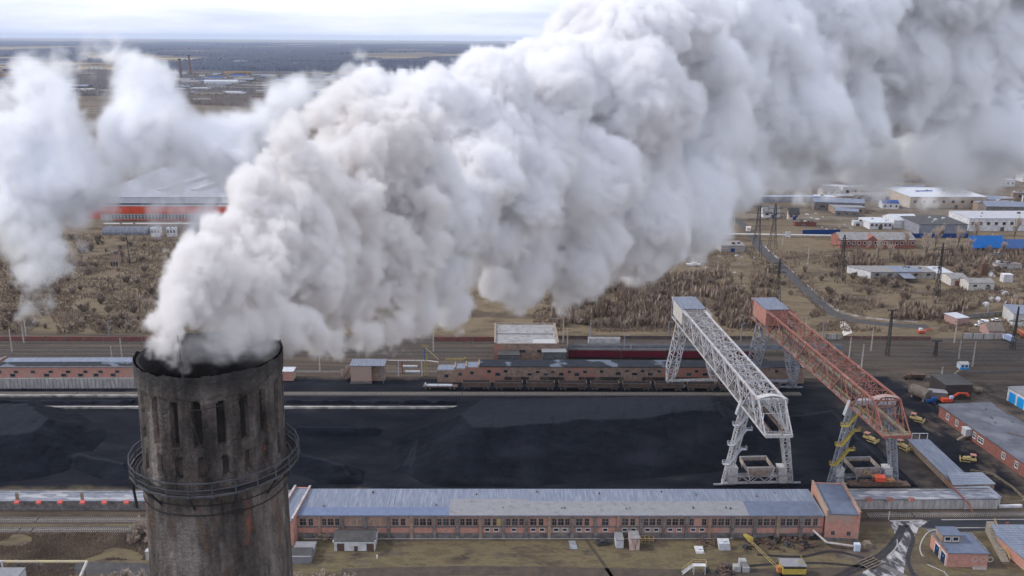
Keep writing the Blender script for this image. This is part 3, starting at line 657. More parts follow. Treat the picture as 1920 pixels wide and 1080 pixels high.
def wagons():
    A = G(865, 732.5); z0 = .35
    p = make_wagon(); pitch = (G(925.2, 732.5)-A).x
    for k in range(10):
        o = p if k == 0 else copy_tree(p)
        q = Vector((A.x+pitch*(k+.47), A.y+1.5+.012*k, z0)); o.location = q; 
        o['label'] = '%s coal filled rusty open wagon from the flat wagon, on the track behind the heap' % ORD[k]; o['group'] = 'coal wagons standing in a row'
    r = thing('flat_wagon', 'low flat wagon with pale boards standing at the left end of the coal wagons', 'freight wagon', (G(825, 732.5).x, A.y+1.5, z0))
    m = MB(); m.box(-7, 7, -1.4, 1.4, 1.0, 1.25); m.box(-6.8, 6.8, -.3, .3, .7, .98); m.build('deck', rust, r)
    for x in (-5, 5):
        g = MB(); g.box(x-1.1, x+1.1, -1.0, 1.0, .45, .68); o = g.build('bogie', soot_steel, r)
        for dx in (-.8, .8):
            for y in (-1.12, 1.0): wv = MB(); wv.cyl((x+dx, y, .42), (x+dx, y+.12, .42), .42, n=12); wv.build('wheel', rail_m, o)
    for k, (x0, x1) in enumerate(((-6.3, -1.0), (-.8, 4.9))):
        b = MB(); rr = random.Random(k)
        b.box(x0, x1, -1.1, 1.1, 1.6, 1.8); b.box(x0, x1, -1.1, .9, 1.81, 1.95)
        if k == 0: b.box(x0, x0+.5, -1.1, 1.1, 1.96, 2.5)
        o = b.build('plank_stack', M('grey_planks', (.42,.44,.48), (.25,.26,.29), 1.5, .8), None); o.location = r.location+Vector((0, 0, -.33)); 
        tag(o, 'pale grey plank stack on the flat wagon, the %s one' % ('taller left' if k == 0 else 'flat right'), 'planks')
    # two side tippers behind the crane legs
    # maroon freight cars with grey roofs
    A2 = G(1066, 673); x = A2.x; lens = [G(1165.5, 673).x, G(1250, 673).x, G(1330, 673).x, G(1412, 673).x]; 
    proto = None
    for k, x1 in enumerate(lens):
        l = x1-x-.6; r = thing('covered_wagon', '%s dark maroon covered freight wagon from the left, behind the coal bunker roof' % ORD[k], 'freight wagon', (x+l/2, A2.y+1, 0), 0, 'maroon freight wagons')
        b = MB(); b.box(-l/2, l/2, -1.5, 1.5, 1.1, 4.3); b.build('body', maroon, r)
        f = MB(); 
        for q in range(int(l/2.6)+1): xx = -l/2+.1+q*(l-.2)/int(l/2.6); f.box(xx-.06, xx+.06, -1.58, -1.503, 1.1, 4.3)
        f.build('ribs', M('maroon_ribs', (.05,.006,.012), (.04,.005,.01), 1, .7), r)
        t = MB(); n = 7; pr = [(math.sin(math.pi*(i/n-.5))*1.6, 4.3+.55*math.cos(math.pi*(i/n-.5))) for i in range(n+1)]
        vs = [(-l/2-.1, y, z) for y, z in pr]+[(l/2+.1, y, z) for y, z in pr]; t.add(vs, [(i, i+n+1, i+n+2, i+1) for i in range(n)]+[tuple(range(n+1)), tuple(range(2*n+1, n, -1))]); t.build('roof', roof_dark, r)
        u = MB(); u.box(-l/2+.2, l/2-.2, -1.0, 1.0, .5, 1.09); u.build('underframe', soot_steel, r)
        x = x1
    # long grey canopy behind
    a, b = G(1066, 667), G(1580, 667)
    r, L = frame_root('loading_canopy', 'long low grey canopy roof running behind the maroon freight wagons', 'canopy', a, b)
    m = MB(); m.box(0, L, 0, 3.2, 4.6, 4.85); m.build('roof', roof_dark, r)
    fa = MB(); fa.box(0, L, -.25, -.01, 3.2, 4.7); fa.build('fascia', M('fascia_blue_grey', (.20,.23,.29), (.12,.14,.18), .7, .8), r)
    for k in range(14): ps = MB(); x = 1+k*(L-2)/13; ps.box(x-.15, x+.15, 2.8, 3.1, 0, 4.598); ps.build('post', concrete, r)
    # white container wagon
    c = G(1132, 650); r = thing('white_wagon', 'white roofed box wagon alone on the yard track behind the maroon wagons', 'freight wagon', (c.x, c.y, .4))
    m = MB(); m.box(-7.3, 7.3, -1.5, 1.5, .9, 3.9); m.build('body', white_wall, r)
    t = MB(); t.gable(-7.5, 7.5, -1.6, 1.6, 3.91, 4.5); t.build('roof', slate, r)
    u = MB(); u.box(-6.8, 6.8, -1, 1, .1, .89); u.build('underframe', soot_steel, r)
# ------------------------------------------------------------------ gantry cranes
def lattice_column(m, b4, t4, n, w, dw):
    "four posts from bottom points b4 to top points t4, n panels with diagonals"
    b4 = [Vector(p) for p in b4]; t4 = [Vector(p) for p in t4]
    for p, q in zip(b4, t4): m.bar(p, q, w)
    for i in range(n+1):
        t = i/n; c = [p.lerp(q, t) for p, q in zip(b4, t4)]
        for j in range(4): m.bar(c[j], c[(j+1) % 4], dw)
        if i < n:
            d = [p.lerp(q, (i+1)/n) for p, q in zip(b4, t4)]
            for j in range(4):
                if (i+j) % 2: m.bar(c[j], d[(j+1) % 4], dw)
                else: m.bar(c[(j+1) % 4], d[j], dw)
def rail_loop(m, pts, z=1.05, w=.07, step=2.0):
    for p, q in zip(pts, pts[1:]):
        p = Vector(p); q = Vector(q)
        for dz in (z, z*.52): m.bar(p+Vector((0,0,dz)), q+Vector((0,0,dz)), w)
        n = max(1, int((q-p).length/step))
        for i in range(n+1): c = p.lerp(q, i/n); m.bar(c, c+Vector((0,0,z)), w)
def crane(label, x_near, x_far, steel, leg_steel, stair_m, house_m, rail_cl, extra):
    YN, YF, TOPN, TOPF, BOTN, BOTF = 268.0, 352.5, 252.3, 363.2, 244.2, 362.0
    zt, zb, W = 36.0, 28.0, 7.9
    ang = math.atan2(-(x_far-x_near), TOPF-TOPN)
    # centre line passes (x_near, TOPN), (x_far, TOPF)
    cx = x_near+(x_far-x_near)*(YN-TOPN)/(TOPF-TOPN)
    r = thing('gantry_crane', label, 'gantry crane', (cx, YN, 0), ang)
    y0t, y1t, y0b, y1b = TOPN-YN, TOPF-YN, BOTN-YN, BOTF-YN; yf = YF-YN; h = W/2
    n = 15; ys = [y0t+(y1t-y0t)*i/n for i in range(n+1)]
    # chords
    ch = MB()
    for s in (-1, 1):
        ch.bar((s*h, y0t, zt), (s*h, y1t, zt), .62, .55); ch.bar((s*h, y0b, zb), (s*h, y1b, zb), .5, .5)
    ch.build('chord', steel if extra else steel, r)
    web = MB()
    for s in (-1, 1):
        for i in range(n+1): web.bar((s*h, ys[i], zt), (s*h, ys[i], zb), .26)
        for i in range(n):
            a, b = (zt, zb) if i % 2 else (zb, zt)
            web.bar((s*h, ys[i], a), (s*h, ys[i+1], b), .34 if i % 2 else .3)
            if extra:
                web.bar((s*(h-1.6), ys[i], zt-.4), (s*(h-1.2), ys[i+1], zb+1.5), .16); web.bar((s*(h-1.6), ys[i+1], zt-.4), (s*(h-1.2), ys[i], zb+1.5), .16)
            ym = (ys[i]+ys[i+1])/2; web.bar((s*h, ym, (zt+zb)/2), (s*h, ys[i+1] if (i % 2) else ys[i], zt if 0 else (zt+zb)/2), .12)
            web.bar((s*h, ym, (zt+zb)/2), (s*h, ym, zt), .14)
    web.build('side_truss', steel, r)
    tb = MB()
    for i in range(n+1): tb.bar((-h, ys[i], zt+.1), (h, ys[i], zt+.1), .24)
    for i in range(n-3):
        tb.bar((-h, ys[i], zt), (h, ys[i+1], zt), .16); tb.bar((h, ys[i], zt), (-h, ys[i+1], zt), .16)
        if i % 1 == 0: tb.bar((0, ys[i], zt), (0, ys[i+1], zt), .12)
    tb.build('top_bracing', steel, r)
    inn = MB()   # inner cross frames and trolley runway hangers
    for i in range(1, n-2):
        y = ys[i]
        inn.bar((-h, y, zt), (-h+1.6, y, zb+3), .16); inn.bar((h, y, zt), (h-1.6, y, zb+3), .16)
        inn.bar((-h, y, zb), (-h+1.6, y, zb+3), .16); inn.bar((h, y, zb), (h-1.6, y, zb+3), .16)
        if extra:
            ym = (ys[i]+ys[i+1])/2
            for s in (-1, 1):
                inn.bar((s*(h-1.7), ym, zt-1.5), (s*(h-1.7), ys[i], zb+3), .18); inn.bar((s*(h-1.7), y, zb+3), (s*(h-1.7), ys[i+1], zb+3), .25)
                inn.bar((s*(h-1.7), ym, zb+3), (s*h, ym, zt-2), .14)
            inn.bar((-h+1.7, ym, zt-2.2), (h-1.7, ym, zt-1.2), .15)
    inn.build('inner_frame', steel, r)
    rw = MB()
    for s in (-1, 1): rw.bar((s*1.7, y0b+.8, zb+.55), (s*1.7, y1b-8, zb+.55), .35, .6)
    rw.build('trolley_rail', rust, r)
    wk = MB()
    for s in (-1, 1): wk.box(min(s*h, s*(h-1.25)), max(s*h, s*(h-1.25)), y0b, y1b, zb+.27, zb+.34)
    wk.box(-h, h, y0b-.1, y0b+1.5, zb+.35, zb+.42); wk.build('walkway', M('walkway_grey', (.22,.2,.19), (.12,.11,.1), 1, .8), r)
    rl = MB()
    for s in (-1, 1): rail_loop(rl, [(s*(h-1.25), y0b+1.5, zb+.35), (s*(h-1.25), y1b-16, zb+.35)], step=3)
    rail_loop(rl, [(-h+.1, y0b+.1, zb+.4), (h-.1, y0b+.1, zb+.4)], step=2.5)
    rl.build('walkway_railing', rail_cl, r)
    # near end frame: bars slanting forward from the top chord ends to the lower platform
    ef = MB()
    for s in (-1, 1):
        ef.bar((s*h, y0t, zt), (s*h, y0b, zb), .3); ef.bar((s*h, y0t, zt), (s*h*.55, y0t-.3, zb+3.5), .2); ef.bar((s*h*.55, y0t-.3, zb+3.5), (s*h, y0b+4, zb), .2)
        ef.bar((s*h, y0t-3, zt-4), (s*h, y0b+5.5, zb), .22); ef.bar((s*h, y0t, zt), (s*h, y0b+4, zb), .26)
    ef.bar((-h, y0t, zt), (h, y0t, zt), .4); ef.bar((-h, y0b, zb), (h, y0b, zb), .6, .9); ef.bar((-h, y0t+.3, zt-2.1), (h, y0t+.3, zt-2.1), .25)
    ef.bar((-h, y0t-2.4, zt-3.4), (h, y0t-2.4, zt-3.4), .16); ef.bar((-h, y0t, zt), (0, y0t+.2, zt-2.1), .14); ef.bar((h, y0t, zt), (0, y0t+.2, zt-2.1), .14)
    ef.build('end_frame', steel, r)
    ar = MB(); k = 8; pr = [(-h+.3+(W-.6)*i/k, zt+.3+.7*math.sin(math.pi*i/k)) for i in range(k+1)]
    vs = [(x, y0t+.2, z) for x, z in pr]+[(x, y0t+2.4, z) for x, z in pr]; ar.add(vs, [(i, i+1, i+k+2, i+k+1) for i in range(k)])
    vs = [(x, y0t+.2, z-.12) for x, z in pr]+[(x, y0t+2.4, z-.12) for x, z in pr]; ar.add(vs, [(i, i+k+1, i+k+2, i+1) for i in range(k)])
    ar.box(-h+.3, h-.3, y0t+2.41, y0t+2.5, zt-.4, zt+.35); ar.build('end_canopy', M('white_plate', (.55,.55,.56), (.4,.38,.37), 1, .6) if extra else M('faded_plate', (.42,.30,.28), (.3,.2,.18), 1, .7), r)
    # machine house at the far end with grey roofs
    yh0, yh1 = y1t-19, y1t-4
    mh = MB(); mh.box(-h-.45, h+.45, yh0, yh1, zb+2.0, zt+.4); o = mh.build('machine_house', house_m, r)
    rr1 = MB(); rr1.add([(-h-.7,yh0-.3,zt+.42),(h+.7,yh0-.3,zt+.42),(h+.7,(yh0+yh1)/2-.1,zt+.42),(-h-.7,(yh0+yh1)/2-.1,zt+.42),(-h-.7,yh0-.3,zt+.75),(h+.7,yh0-.3,zt+.75),(h+.7,(yh0+yh1)/2-.1,zt+1.15),(-h-.7,(yh0+yh1)/2-.1,zt+1.15)], [(0,3,2,1),(4,5,6,7),(0,1,5,4),(1,2,6,5),(2,3,7,6),(3,0,4,7)])
    ym = (yh0+yh1)/2+.1; rr1.hexa([(-h-.7,ym,zt+.42),(h+.7,ym,zt+.42),(h+.7,yh1+.3,zt+.42),(-h-.7,yh1+.3,zt+.42)], [(-h-.7,ym,zt+.9),(h+.7,ym,zt+.9),(h+.7,yh1+.3,zt+1.2),(-h-.7,yh1+.3,zt+1.2)])
    q = rr1.build('roof', roof_blue, r); q.parent = o
    bx = MB(); rail_loop(bx, [(-h-.9, yh0-9, zt+.2), (-h-.9, yh0-1, zt+.2)]); rail_loop(bx, [(h+.9, yh0-9, zt+.2), (h+.9, yh0-.5, zt+.2)]); rail_loop(bx, [(-h*.4, yh0-11, zt+.3), (h*.3, yh0-1, zt+.3)]); rail_loop(bx, [(-h*.1, yh0-11, zt+.3), (h*.6, yh0-1, zt+.3)])
    bx.box(h, h+1, yh0-9, yh0-.5, zt+.1, zt+.18); bx.box(-h-1, -h, yh0-9, yh0-1, zt+.1, zt+.18); bx.build('top_gallery', steel, r)
    # legs
    off = 3.4
    def leg(name, x0, x1, y, sx0, sx1, sy0, sy1, z1, npan):
        m = MB()
        b4 = [(x0-sx0, y-sy0, 1.2), (x0+sx0, y-sy0, 1.2), (x0+sx0, y+sy0, 1.2), (x0-sx0, y+sy0, 1.2)]
        t4 = [(x1-sx1, y-sy1, z1), (x1+sx1, y-sy1, z1), (x1+sx1, y+sy1, z1), (x1-sx1, y+sy1, z1)]
        lattice_column(m, b4, t4, npan, .42, .17); return m.build(name, leg_steel, r)
    leg('near_leg', off-10.4, off-5.6, 0, .9, 1.1, .8, 1.4, zb, 12); leg('near_leg', off+10.4, off+5.6, 0, .9, 1.2, .8, 1.4, zb, 12)
    off2 = 3.2
    for s in (-1, 1):
        m = MB(); x0, x1 = off2+s*9.6, off2+s*5.2
        p1 = [(x0-.7,yf-.7,1.2),(x0+.7,yf-.7,1.2),(x0+.7,yf+.7,1.2),(x0-.7,yf+.7,1.2)]; xm = x0*.72+x1*.28
        p2 = [(xm-1.9,yf-2.2,9),(xm+1.9,yf-2.2,9),(xm+1.9,yf+2.2,9),(xm-1.9,yf+2.2,9)]; p3 = [(x1-1.3,yf-4.2,zb-.8),(x1+1.3,yf-4.2,zb-.8),(x1+1.3,yf+4.2,zb-.8),(x1-1.3,yf+4.2,zb-.8)]
        lattice_column(m, p1, p2, 3, .42, .2); lattice_column(m, p2, p3, 6, .42, .18); m.build('far_leg', leg_steel, r)
        g = MB(); g.box(x1-.8, x1+.8, yf-5.5, yf+5.5, zb-.8, zb+.45); g.build('leg_head', leg_steel, r)
    g = MB(); g.box(off-7.4, off+7.4, -.9, .9, zb+.26, zb+1.9); g.hexa([(off-8.8,-.8,zb-3.2),(off-7.2,-.8,zb-3.2),(off-7.2,.8,zb-3.2),(off-8.8,.8,zb-3.2)], [(off-7.4,-.85,zb+1.9),(off-5.4,-.85,zb+1.9),(off-5.4,.85,zb+1.9),(off-7.4,.85,zb+1.9)])
    g.build('cross_girder', M('girder_pale', (.42,.43,.46), (.3,.3,.33), 1, .6), r)
    g = MB(); g.box(off2-7, off2+7, yf-.8, yf+.8, zb-1.9, zb-.82); g.build('cross_girder', leg_steel, r)
    # sill frames and bogies
    for (yy, xa, xb) in ((0, off-10.6, off+10.6), (yf, off2-9.8, off2+9.8)):
        s_ = MB(); s_.box(xa, xb, yy-.9, yy-.5, 3.4, 4.0); s_.box(xa, xb, yy+.5, yy+.9, 3.4, 4.0); s_.box(xa-1, xb+1, yy-.55, yy+.55, .85, 1.2)
        for i in range(8):
            a = xa+(xb-xa)*i/8; b = xa+(xb-xa)*(i+1)/8; s_.bar((a, yy-.7, 1.2 if i % 2 else 3.4), (b, yy-.7, 3.4 if i % 2 else 1.2), .22); s_.bar((a, yy+.7, 1.2 if i % 2 else 3.4), (b, yy+.7, 3.4 if i % 2 else 1.2), .22)
        s_.build('sill_beam', leg_steel, r)
        for xc in (xa-.2, xb+.2):
            bg_ = MB(); bg_.box(xc-3.4, xc+3.4, yy-.45, yy+.45, .5, .84); o = bg_.build('bogie', steel_grey, r)
            for k in range(4): wv = MB(); wv.cyl((xc-2.6+k*1.7, yy-.3, .42), (xc-2.6+k*1.7, yy+.3, .42), .4, n=12); wv.build('wheel', soot_steel, o)
    # hopper between the near legs
    hp = MB(); a, z1, z2, c = 4.4, 7.9, 4.3, off-.4
    hy = 2.6
    o4 = [(c-a,-2.6,z1),(c+a,-2.6,z1),(c+a,4.6,z1),(c-a,4.6,z1)]; i4 = [(c-2.6,-2.0,z2),(c+2.6,-2.0,z2),(c+2.6,2.0,z2),(c-2.6,2.0,z2)]
    m1 = [(x, y, z1-1.5) for x, y, z in o4]
    for j in range(4):
        k = (j+1) % 4
        for (u, v) in ((m1, o4), (i4, m1)):
            q = [Vector(u[j]), Vector(u[k]), Vector(v[k]), Vector(v[j])]; nrm = (q[1]-q[0]).cross(q[3]-q[0]).normalized()*.12
            hp.hexa([q[0], q[1], q[2], q[3]], [q[0]-nrm, q[1]-nrm, q[2]-nrm, q[3]-nrm])
    o = hp.build('hopper', M('hopper_steel', (.42,.36,.32), (.24,.18,.15), 1, .8), r)
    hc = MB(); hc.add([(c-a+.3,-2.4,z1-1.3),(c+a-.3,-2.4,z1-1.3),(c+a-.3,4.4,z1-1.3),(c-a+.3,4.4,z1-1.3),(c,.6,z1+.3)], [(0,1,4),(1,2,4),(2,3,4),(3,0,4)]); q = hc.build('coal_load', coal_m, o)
    hr = MB()
    for (x, y) in ((c-a, -3.4), (c+a, -3.4), (c+a, 4.6), (c-a, 4.6)): hr.bar((x, y, z1), (x*.75+c*.25, y, 4), .3)
    for (x1_, y1_, x2_, y2_) in ((c-a,-3.4,c+a,-3.4),(c-a,4.6,c+a,4.6)): hr.bar((x1_, y1_, z1+.05), (x2_, y2_, z1+.05), .25)
    for k in range(5): hr.bar((c-a+.6+k*2.2, -3.52, z1), (c-1.8+k*.9, -1.0, z2), .12)
    hr.build('hopper_frame', leg_steel, r)
    for x in (off-8.3, off+7.6):
        cb = MB(); cb.box(x-1.3, x+1.3, -1.2, 1.6, 4.05, 6.6); cb.box(x-1.45, x+1.45, -1.35, 1.75, 6.61, 6.75); o = cb.build('electrical_cabin', M('cabin_white', (.55,.55,.56), (.36,.34,.33), 1.2, .7), r)
        cb = MB(); cb.box(x-1.0, x+1.4, -1.3, 1.0, 1.25, 3.35); cb.build('equipment_box', M('cabin_white', (.55,.55,.56)), r)
    # stairs with landings on the left near leg
    for i, (za, zb2) in enumerate(((8.6, 13.6), (15.2, 20.2), (21.8, 26.4))):
        t = lambda z: (z-1.2)/(zb-1.2); xl = lambda z: off-10.4+(4.8)*t(z)
        s_ = MB(); xa = xl(za)-2.6; xb = xl(zb2)+2.4; y = -1.9
        for yy in (y-.4, y+.4): s_.bar((xa+1.4, yy, za), (xb-1.0, yy, zb2), .09, .28)
        for k in range(14): q = (k+.5)/14; s_.box(xa+1.4+(xb-xa-2.4)*q-.14, xa+1.4+(xb-xa-2.4)*q+.14, y-.38, y+.38, za+(zb2-za)*q, za+(zb2-za)*q+.04)
        s_.box(xa-.6, xa+1.4, y-.5, y+.9, za-.06, za); s_.box(xb-1.0, xb+.8, y-.5, y+.9, zb2-.06, zb2)
        for yy in (y-.45, y+.45): rail_loop(s_, [(xa+1.4, yy, za), (xb-1.0, yy, zb2)], 1.0, .075, 1.2)
        rail_loop(s_, [(xa+1.4, y-.5, za), (xa-.6, y-.5, za), (xa-.6, y+.9, za), (xa+1.4, y+.9, za)], 1.05, .08, 1)
        rail_loop(s_, [(xb-1, y-.5, zb2), (xb+.8, y-.5, zb2), (xb+.8, y+.9, zb2)], 1.05, .08, 1)
        s_.build('staircase', stair_m, r)
    return r
def cranes():
    st_white = M('white_rail', (.55,.57,.62), (.35,.36,.4), 1, .6)
    crane('pale grey steel gantry crane, the left one, spanning the coal yard', 76.8, 69.9, steel_pale, steel_pale, st_white, M('cream_plate', (.55,.52,.48), (.4,.37,.34), 1, .7), st_white, True)
    r = crane('red oxide steel gantry crane with yellow stairs, right of the pale one', 110.9, 102.4, steel_red, steel_grey, yellow, steel_red_pale, yellow_pale, False)
    # trolley feeder under the red crane
    c = G(1652, 935); o = thing('coal_feeder', 'orange topped feeder machine with yellow railings under the red crane hopper', 'feeder', (c.x, c.y+3, 3.3))
    m = MB(); m.box(-9.5, 9.5, -1.4, 1.8, .0, .5); m.box(-6, 7, -1, 1, .51, 1.3); m.build('frame', rust, o)
    m = MB(); m.box(-1.6, 1.6, -1.4, 1.2, 1.6, 3.0); m.build('motor_housing', orange_red, o)
    m = MB(); m.hexa([(-5.5,-1.2,4.2),(-5,-1.2,4.2),(-5,.4,4.2),(-5.5,.4,4.2)], [(-4.9,-1.2,5),(-4.4,-1.2,5),(-4.4,.4,5),(-4.9,.4,5)]); m.bar((-5, -.4, 4.7), (-1.7, -.4, 2.3), 1.1, .3); m.build('chute', rust, o)
    m = MB(); rail_loop(m, [(-5.4, -1.4, 4.4), (-1.6, -1.5, 2.4)], 1.1, .08, 1.2); rail_loop(m, [(1.7, -1.5, 1.4), (4.2, -1.5, 1.4), (4.2, 1, 1.4)], 1.1, .08, 1.2); m.build('railing', yellow_pale, o)
    m = MB(); m.box(2.2, 4.0, -1.2, 1, 1.31, 2.1); m.build('gearbox', M('dark_orange', (.30,.10,.05), (.2,.07,.04), 1, .7), o)
# ------------------------------------------------------------------ crane galleries
def galleries():
    for k, (a, b, z, lab) in enumerate(((G(-60, 957), G(540, 957), 3.0, 'low concrete gallery with red hatches left of the chimney'), (G(1575, 955), G(1870, 954), 3.2, 'low concrete gallery with pale edge under the red crane'))):
        r, L = frame_root('crane_gallery', lab, 'gallery', a, b)
        m = MB(); m.box(0, L, 0, 6.6, 0, z); m.build('wall', concrete if k == 0 else concrete_pale, r)
        m = MB(); m.box(-.1, L+.1, -.25, 6.8, z+.004, z+.3); m.build('roof_slab', M('gallery_slab', (.22,.23,.27), (.13,.14,.17), .4, .8, c3=(.34,.34,.36), s3=.2, stretch=(1,3,1)), r)
        m = MB(); m.bar((0, 6.3, z+.45), (L, 6.3, z+.45), .18); m.bar((0, 5.2, z+.38), (L, 5.2, z+.38), .12); m.build('crane_rail', rail_m, r)
    i = 0
    for px in (33, 74, 114, 156, 197, 238, 279):
        c = G(px, 945, 3.3); r = thing('roof_hatch', '%s red roofed hatch from the left on the left gallery' % ORD[i], 'hatch', (c.x, c.y-.3, 3.31), 0, 'red hatches on the gallery'); i += 1
        m = MB(); m.box(-.6, .6, -.5, .5, 0, .55); m.build('box', brick_tan, r)
        m = MB(); m.hexa([(-.75,-.65,.56),(.75,-.65,.56),(.75,.65,.56),(-.75,.65,.56)], [(-.7,-.6,.75),(.7,-.6,.75),(.7,.6,1.15),(-.7,.6,1.15)]); m.build('lid', M('hatch_red', (.55,.10,.09), (.38,.07,.06), 1.5, .7), r)
    for j, px in enumerate((1630, 1670, 1710)):
        c = G(px, 941, 3.5); r = thing('roof_hatch', '%s of the three brick topped hatches on the right gallery' % ('leftmost', 'middle', 'rightmost')[j], 'hatch', (c.x, c.y+.4, 3.51), 0, 'brick hatches on the gallery')
        m = MB(); m.box(-.7, .7, -.6, .6, 0, .8); m.build('box', brick, r); m = MB(); m.box(-.85, .85, -.75, .75, .804, .95); m.build('lid', M('hatch_rusty', (.30,.12,.09), (.2,.08,.06), 1, .8), r)
    for j, px in enumerate((31, 153, 273)):
        c = G(px, 939, 3.3); r = thing('vent_chimney', '%s narrow brick vent stack on the left gallery edge' % ('leftmost', 'middle', 'rightmost')[j], 'vent stack', (c.x, c.y+.6, 3.31), 0, 'vent stacks on the gallery')
        m = MB(); m.box(-.35, .35, -.35, .35, 0, 2.1); m.build('stack', brick_tan, r); m = MB(); m.box(-.42, .42, -.42, .42, 2.104, 2.25); m.build('cap', concrete, r)
    # concrete strips beside the bank
    for k, (a, b, y, lab) in enumerate(((-60, 860, 767, 'long low pale concrete retaining wall edging the coal yard'), (-60, 262, 745, 'pale concrete kerb wall below the track left of the chimney'))):
        A, B = G(a, y), G(b, y); r, L = frame_root('retaining_wall', lab, 'wall', A, B)
        m = MB(); m.box(0, L, 0, 1.3, 0, .8); m.build('wall', M('strip_concrete', (.42,.39,.36), (.12,.11,.11), .25, .9, stretch=(1, 3, 1)), r)
# ------------------------------------------------------------------ rear buildings
def rear_buildings():
    # left rear brick hall with white lower wall
    A, B = G(-60, 729), G(262, 728); r, L = frame_root('brick_bunker', 'long brick coal bunker with white lower wall left of the chimney', 'building', A, B)
    m = MB(); m.box(0, L, 1.2, 12, 4.3, 8.6); m.build('wall', brick, r)
    m = MB(); m.box(0, L, 0, 12, -.3, 4.29); m.build('white_lower_wall', concrete_pale, r)
    m = MB(); n = int(L/1.55)
    for k in range(n): m.box(k*1.55-.06, k*1.55+.06, -.09, -.004, 0, 4.3)
    m.build('panel_joints', concrete, r)
    xs = G(60, 680).x-A.x
    m = MB(); m.box(-.3, xs-.2, .9, 12.3, 8.604, 8.95); m.build('roof', roof_blue, r); m = MB(); m.box(xs+1.2, L+.3, .9, 12.3, 8.604, 8.95); m.build('roof', roof_blue, r)
    m = MB(); m.box(xs-.2, xs+.4, .9, 12.3, 8.96, 9.7); m.box(-.3, L, .9, 1.2, 8.96, 9.1); m.build('parapet', brick_tan, r)
    m = MB(); m.box(xs+1.25, L, 1.4, 7.0, 8.954, 9.0); m.build('coal_dust_layer', roof_coaly, r)
    k = 0
    for px in (1, 29, 59, 89, 121, 152, 183, 210, 240): window(r, G(px, 700).x*1.0-A.x+(3 if px > 0 else 0), 6.3, 1.6, 1.0, y=1.2, cross=False)
    for px in (14, 45, 106, 137, 167, 195, 226): window(r, G(px, 705).x-A.x+3, 4.75, 1.9, 1.2, y=1.2, cross=False); 
    # right rear brick bunker, long, with stepped left end
    A, B = G(820, 717), G(1500, 719); r, L = frame_root('brick_bunker', 'long stepped brick coal bunker with coal dusted roof behind the wagons', 'building', A, B)
    X = lambda px: G(px, 717).x-A.x
    steps = [(820, 854, 5.3), (854, 875, 5.9), (875, 899, 6.5), (899, 1505, 7.0)]
    m = MB()
    for a, b, h in steps: m.box(X(a), X(b), 0, 6.3, -.3, h)
    m.build('wall', brick_sooty, r)
    for i, (a, b, h) in enumerate(steps[:3]): q = MB(); q.box(X(a)+.3, X(b)-.5, .3, 6.4, h+.004, h+.25); q.build('stepped_roof', roof_blue, r); q = MB(); q.box(X(b)-.5, X(b), 0, 6.4, h+.004, h+1.3); q.build('parapet', brick_tan, r)
    q = MB(); h = 7.0; q.add([(X(899),-.4,h+.004),(L+.3,-.4,h+.004),(L+.3,6.6,h+.01),(X(899),6.6,h+.01),(X(899),-.4,h+.25),(L+.3,-.4,h+.25),(L+.3,6.6,h+.8),(X(899),6.6,h+.8)], [(0,3,2,1),(4,5,6,7),(0,1,5,4),(1,2,6,5),(2,3,7,6),(3,0,4,7)]); q.build('roof', roof_coaly, r)
    for px, z, ww, hh in ((837,2.2,1.6,1.4),(863,3.0,1.5,1.4),(885,3.6,1.5,1.4),(917,4.3,1.5,1.3),(948,4.4,1.5,1.3),(933,3.0,2.0,1.4),(1008,4.2,1.5,1.1),(993,3.2,1.9,1.0),(1023,3.2,1.9,1.0),(1036,4.2,1.5,1.1),(1067,4.3,1.4,1.1),(1052,3.1,1.9,1.4),(1081,3.0,2.0,1.6),(1096,4.3,1.5,1.1),(1127,4.5,1.4,1.1),(1174,4.7,1.4,1.1),(1158,3.4,2.2,1.4),(1189,3.4,2.2,1.2),(1203,4.7,1.4,1.1),(1218,3.3,2.0,1.3),(1234,4.7,1.4,1.1),(1290,3.3,2.0,1.3),(1304,4.7,1.5,1.1),(1320,3.3,2.0,1.2),(1336,4.7,1.4,1.1),(1453,4.8,1.4,1.1),(1482,4.8,1.0,1.1),(1400,4.6,1.4,1.1)):
        window(r, X(px), z, ww, hh, cross=False)
    q = MB(); 
    for px in (973, 1040, 1112, 1150, 1230, 1290): q.box(X(px)-6, X(px)+4, -.5, -.004, 0, 2.6)
    q.build('sooty_buttress', M('soot_wall', (.05,.045,.045), (.025,.024,.026), .5, .9, c3=(.16,.12,.1), s3=.2), r)
    # tower block
    A, B = G(920, 700), G(1046, 700); Z = 11.5
    a = G(930, 672); r, L = frame_root('brick_tower_block', 'tall tan brick block with wide grey flat roof rising behind the coal bunker', 'building', Vector((G(928,673).x, 373.8, 0)), Vector((G(1044,673).x, 374.2, 0)))
    Dp = 28; m = MB(); m.box(0, L, 0, Dp, -.3, Z); m.build('wall', brick_sooty, r)
    m = MB()
    for bb in ((-.1,.7,-.1,Dp),(L-.7,L+.1,-.1,Dp),(.7,L-.7,Dp-.6,Dp)): m.box(*bb, Z+.003, Z+.85)
    m.box(.7, L-.7, -.1, .25, Z+.003, Z+.35); m.build('parapet', brick_tan, r)
    m = MB(); m.box(.71, L-.71, .26, Dp-.61, Z+.004, Z+.25); m.build('roof', M('tower_roof', (.30,.29,.29), (.24,.235,.235), .25, .9, c3=(.2,.195,.2), s3=.4), r)
    m = MB(); m.box(.9, L-.8, 12.9, 13.3, Z+.255, Z+.5); m.build('roof_step', concrete, r)
    m = MB(); m.box(L-11, L-1.2, .5, 6, Z+.256, Z+.3); m.build('roof_sheet', M('roof_pale_patch', (.42,.42,.42), (.36,.36,.36), 1, .9), r)
    for x in (12.0, 20): window(r, x, 7.6, 3.0, 1.4, cross=False)
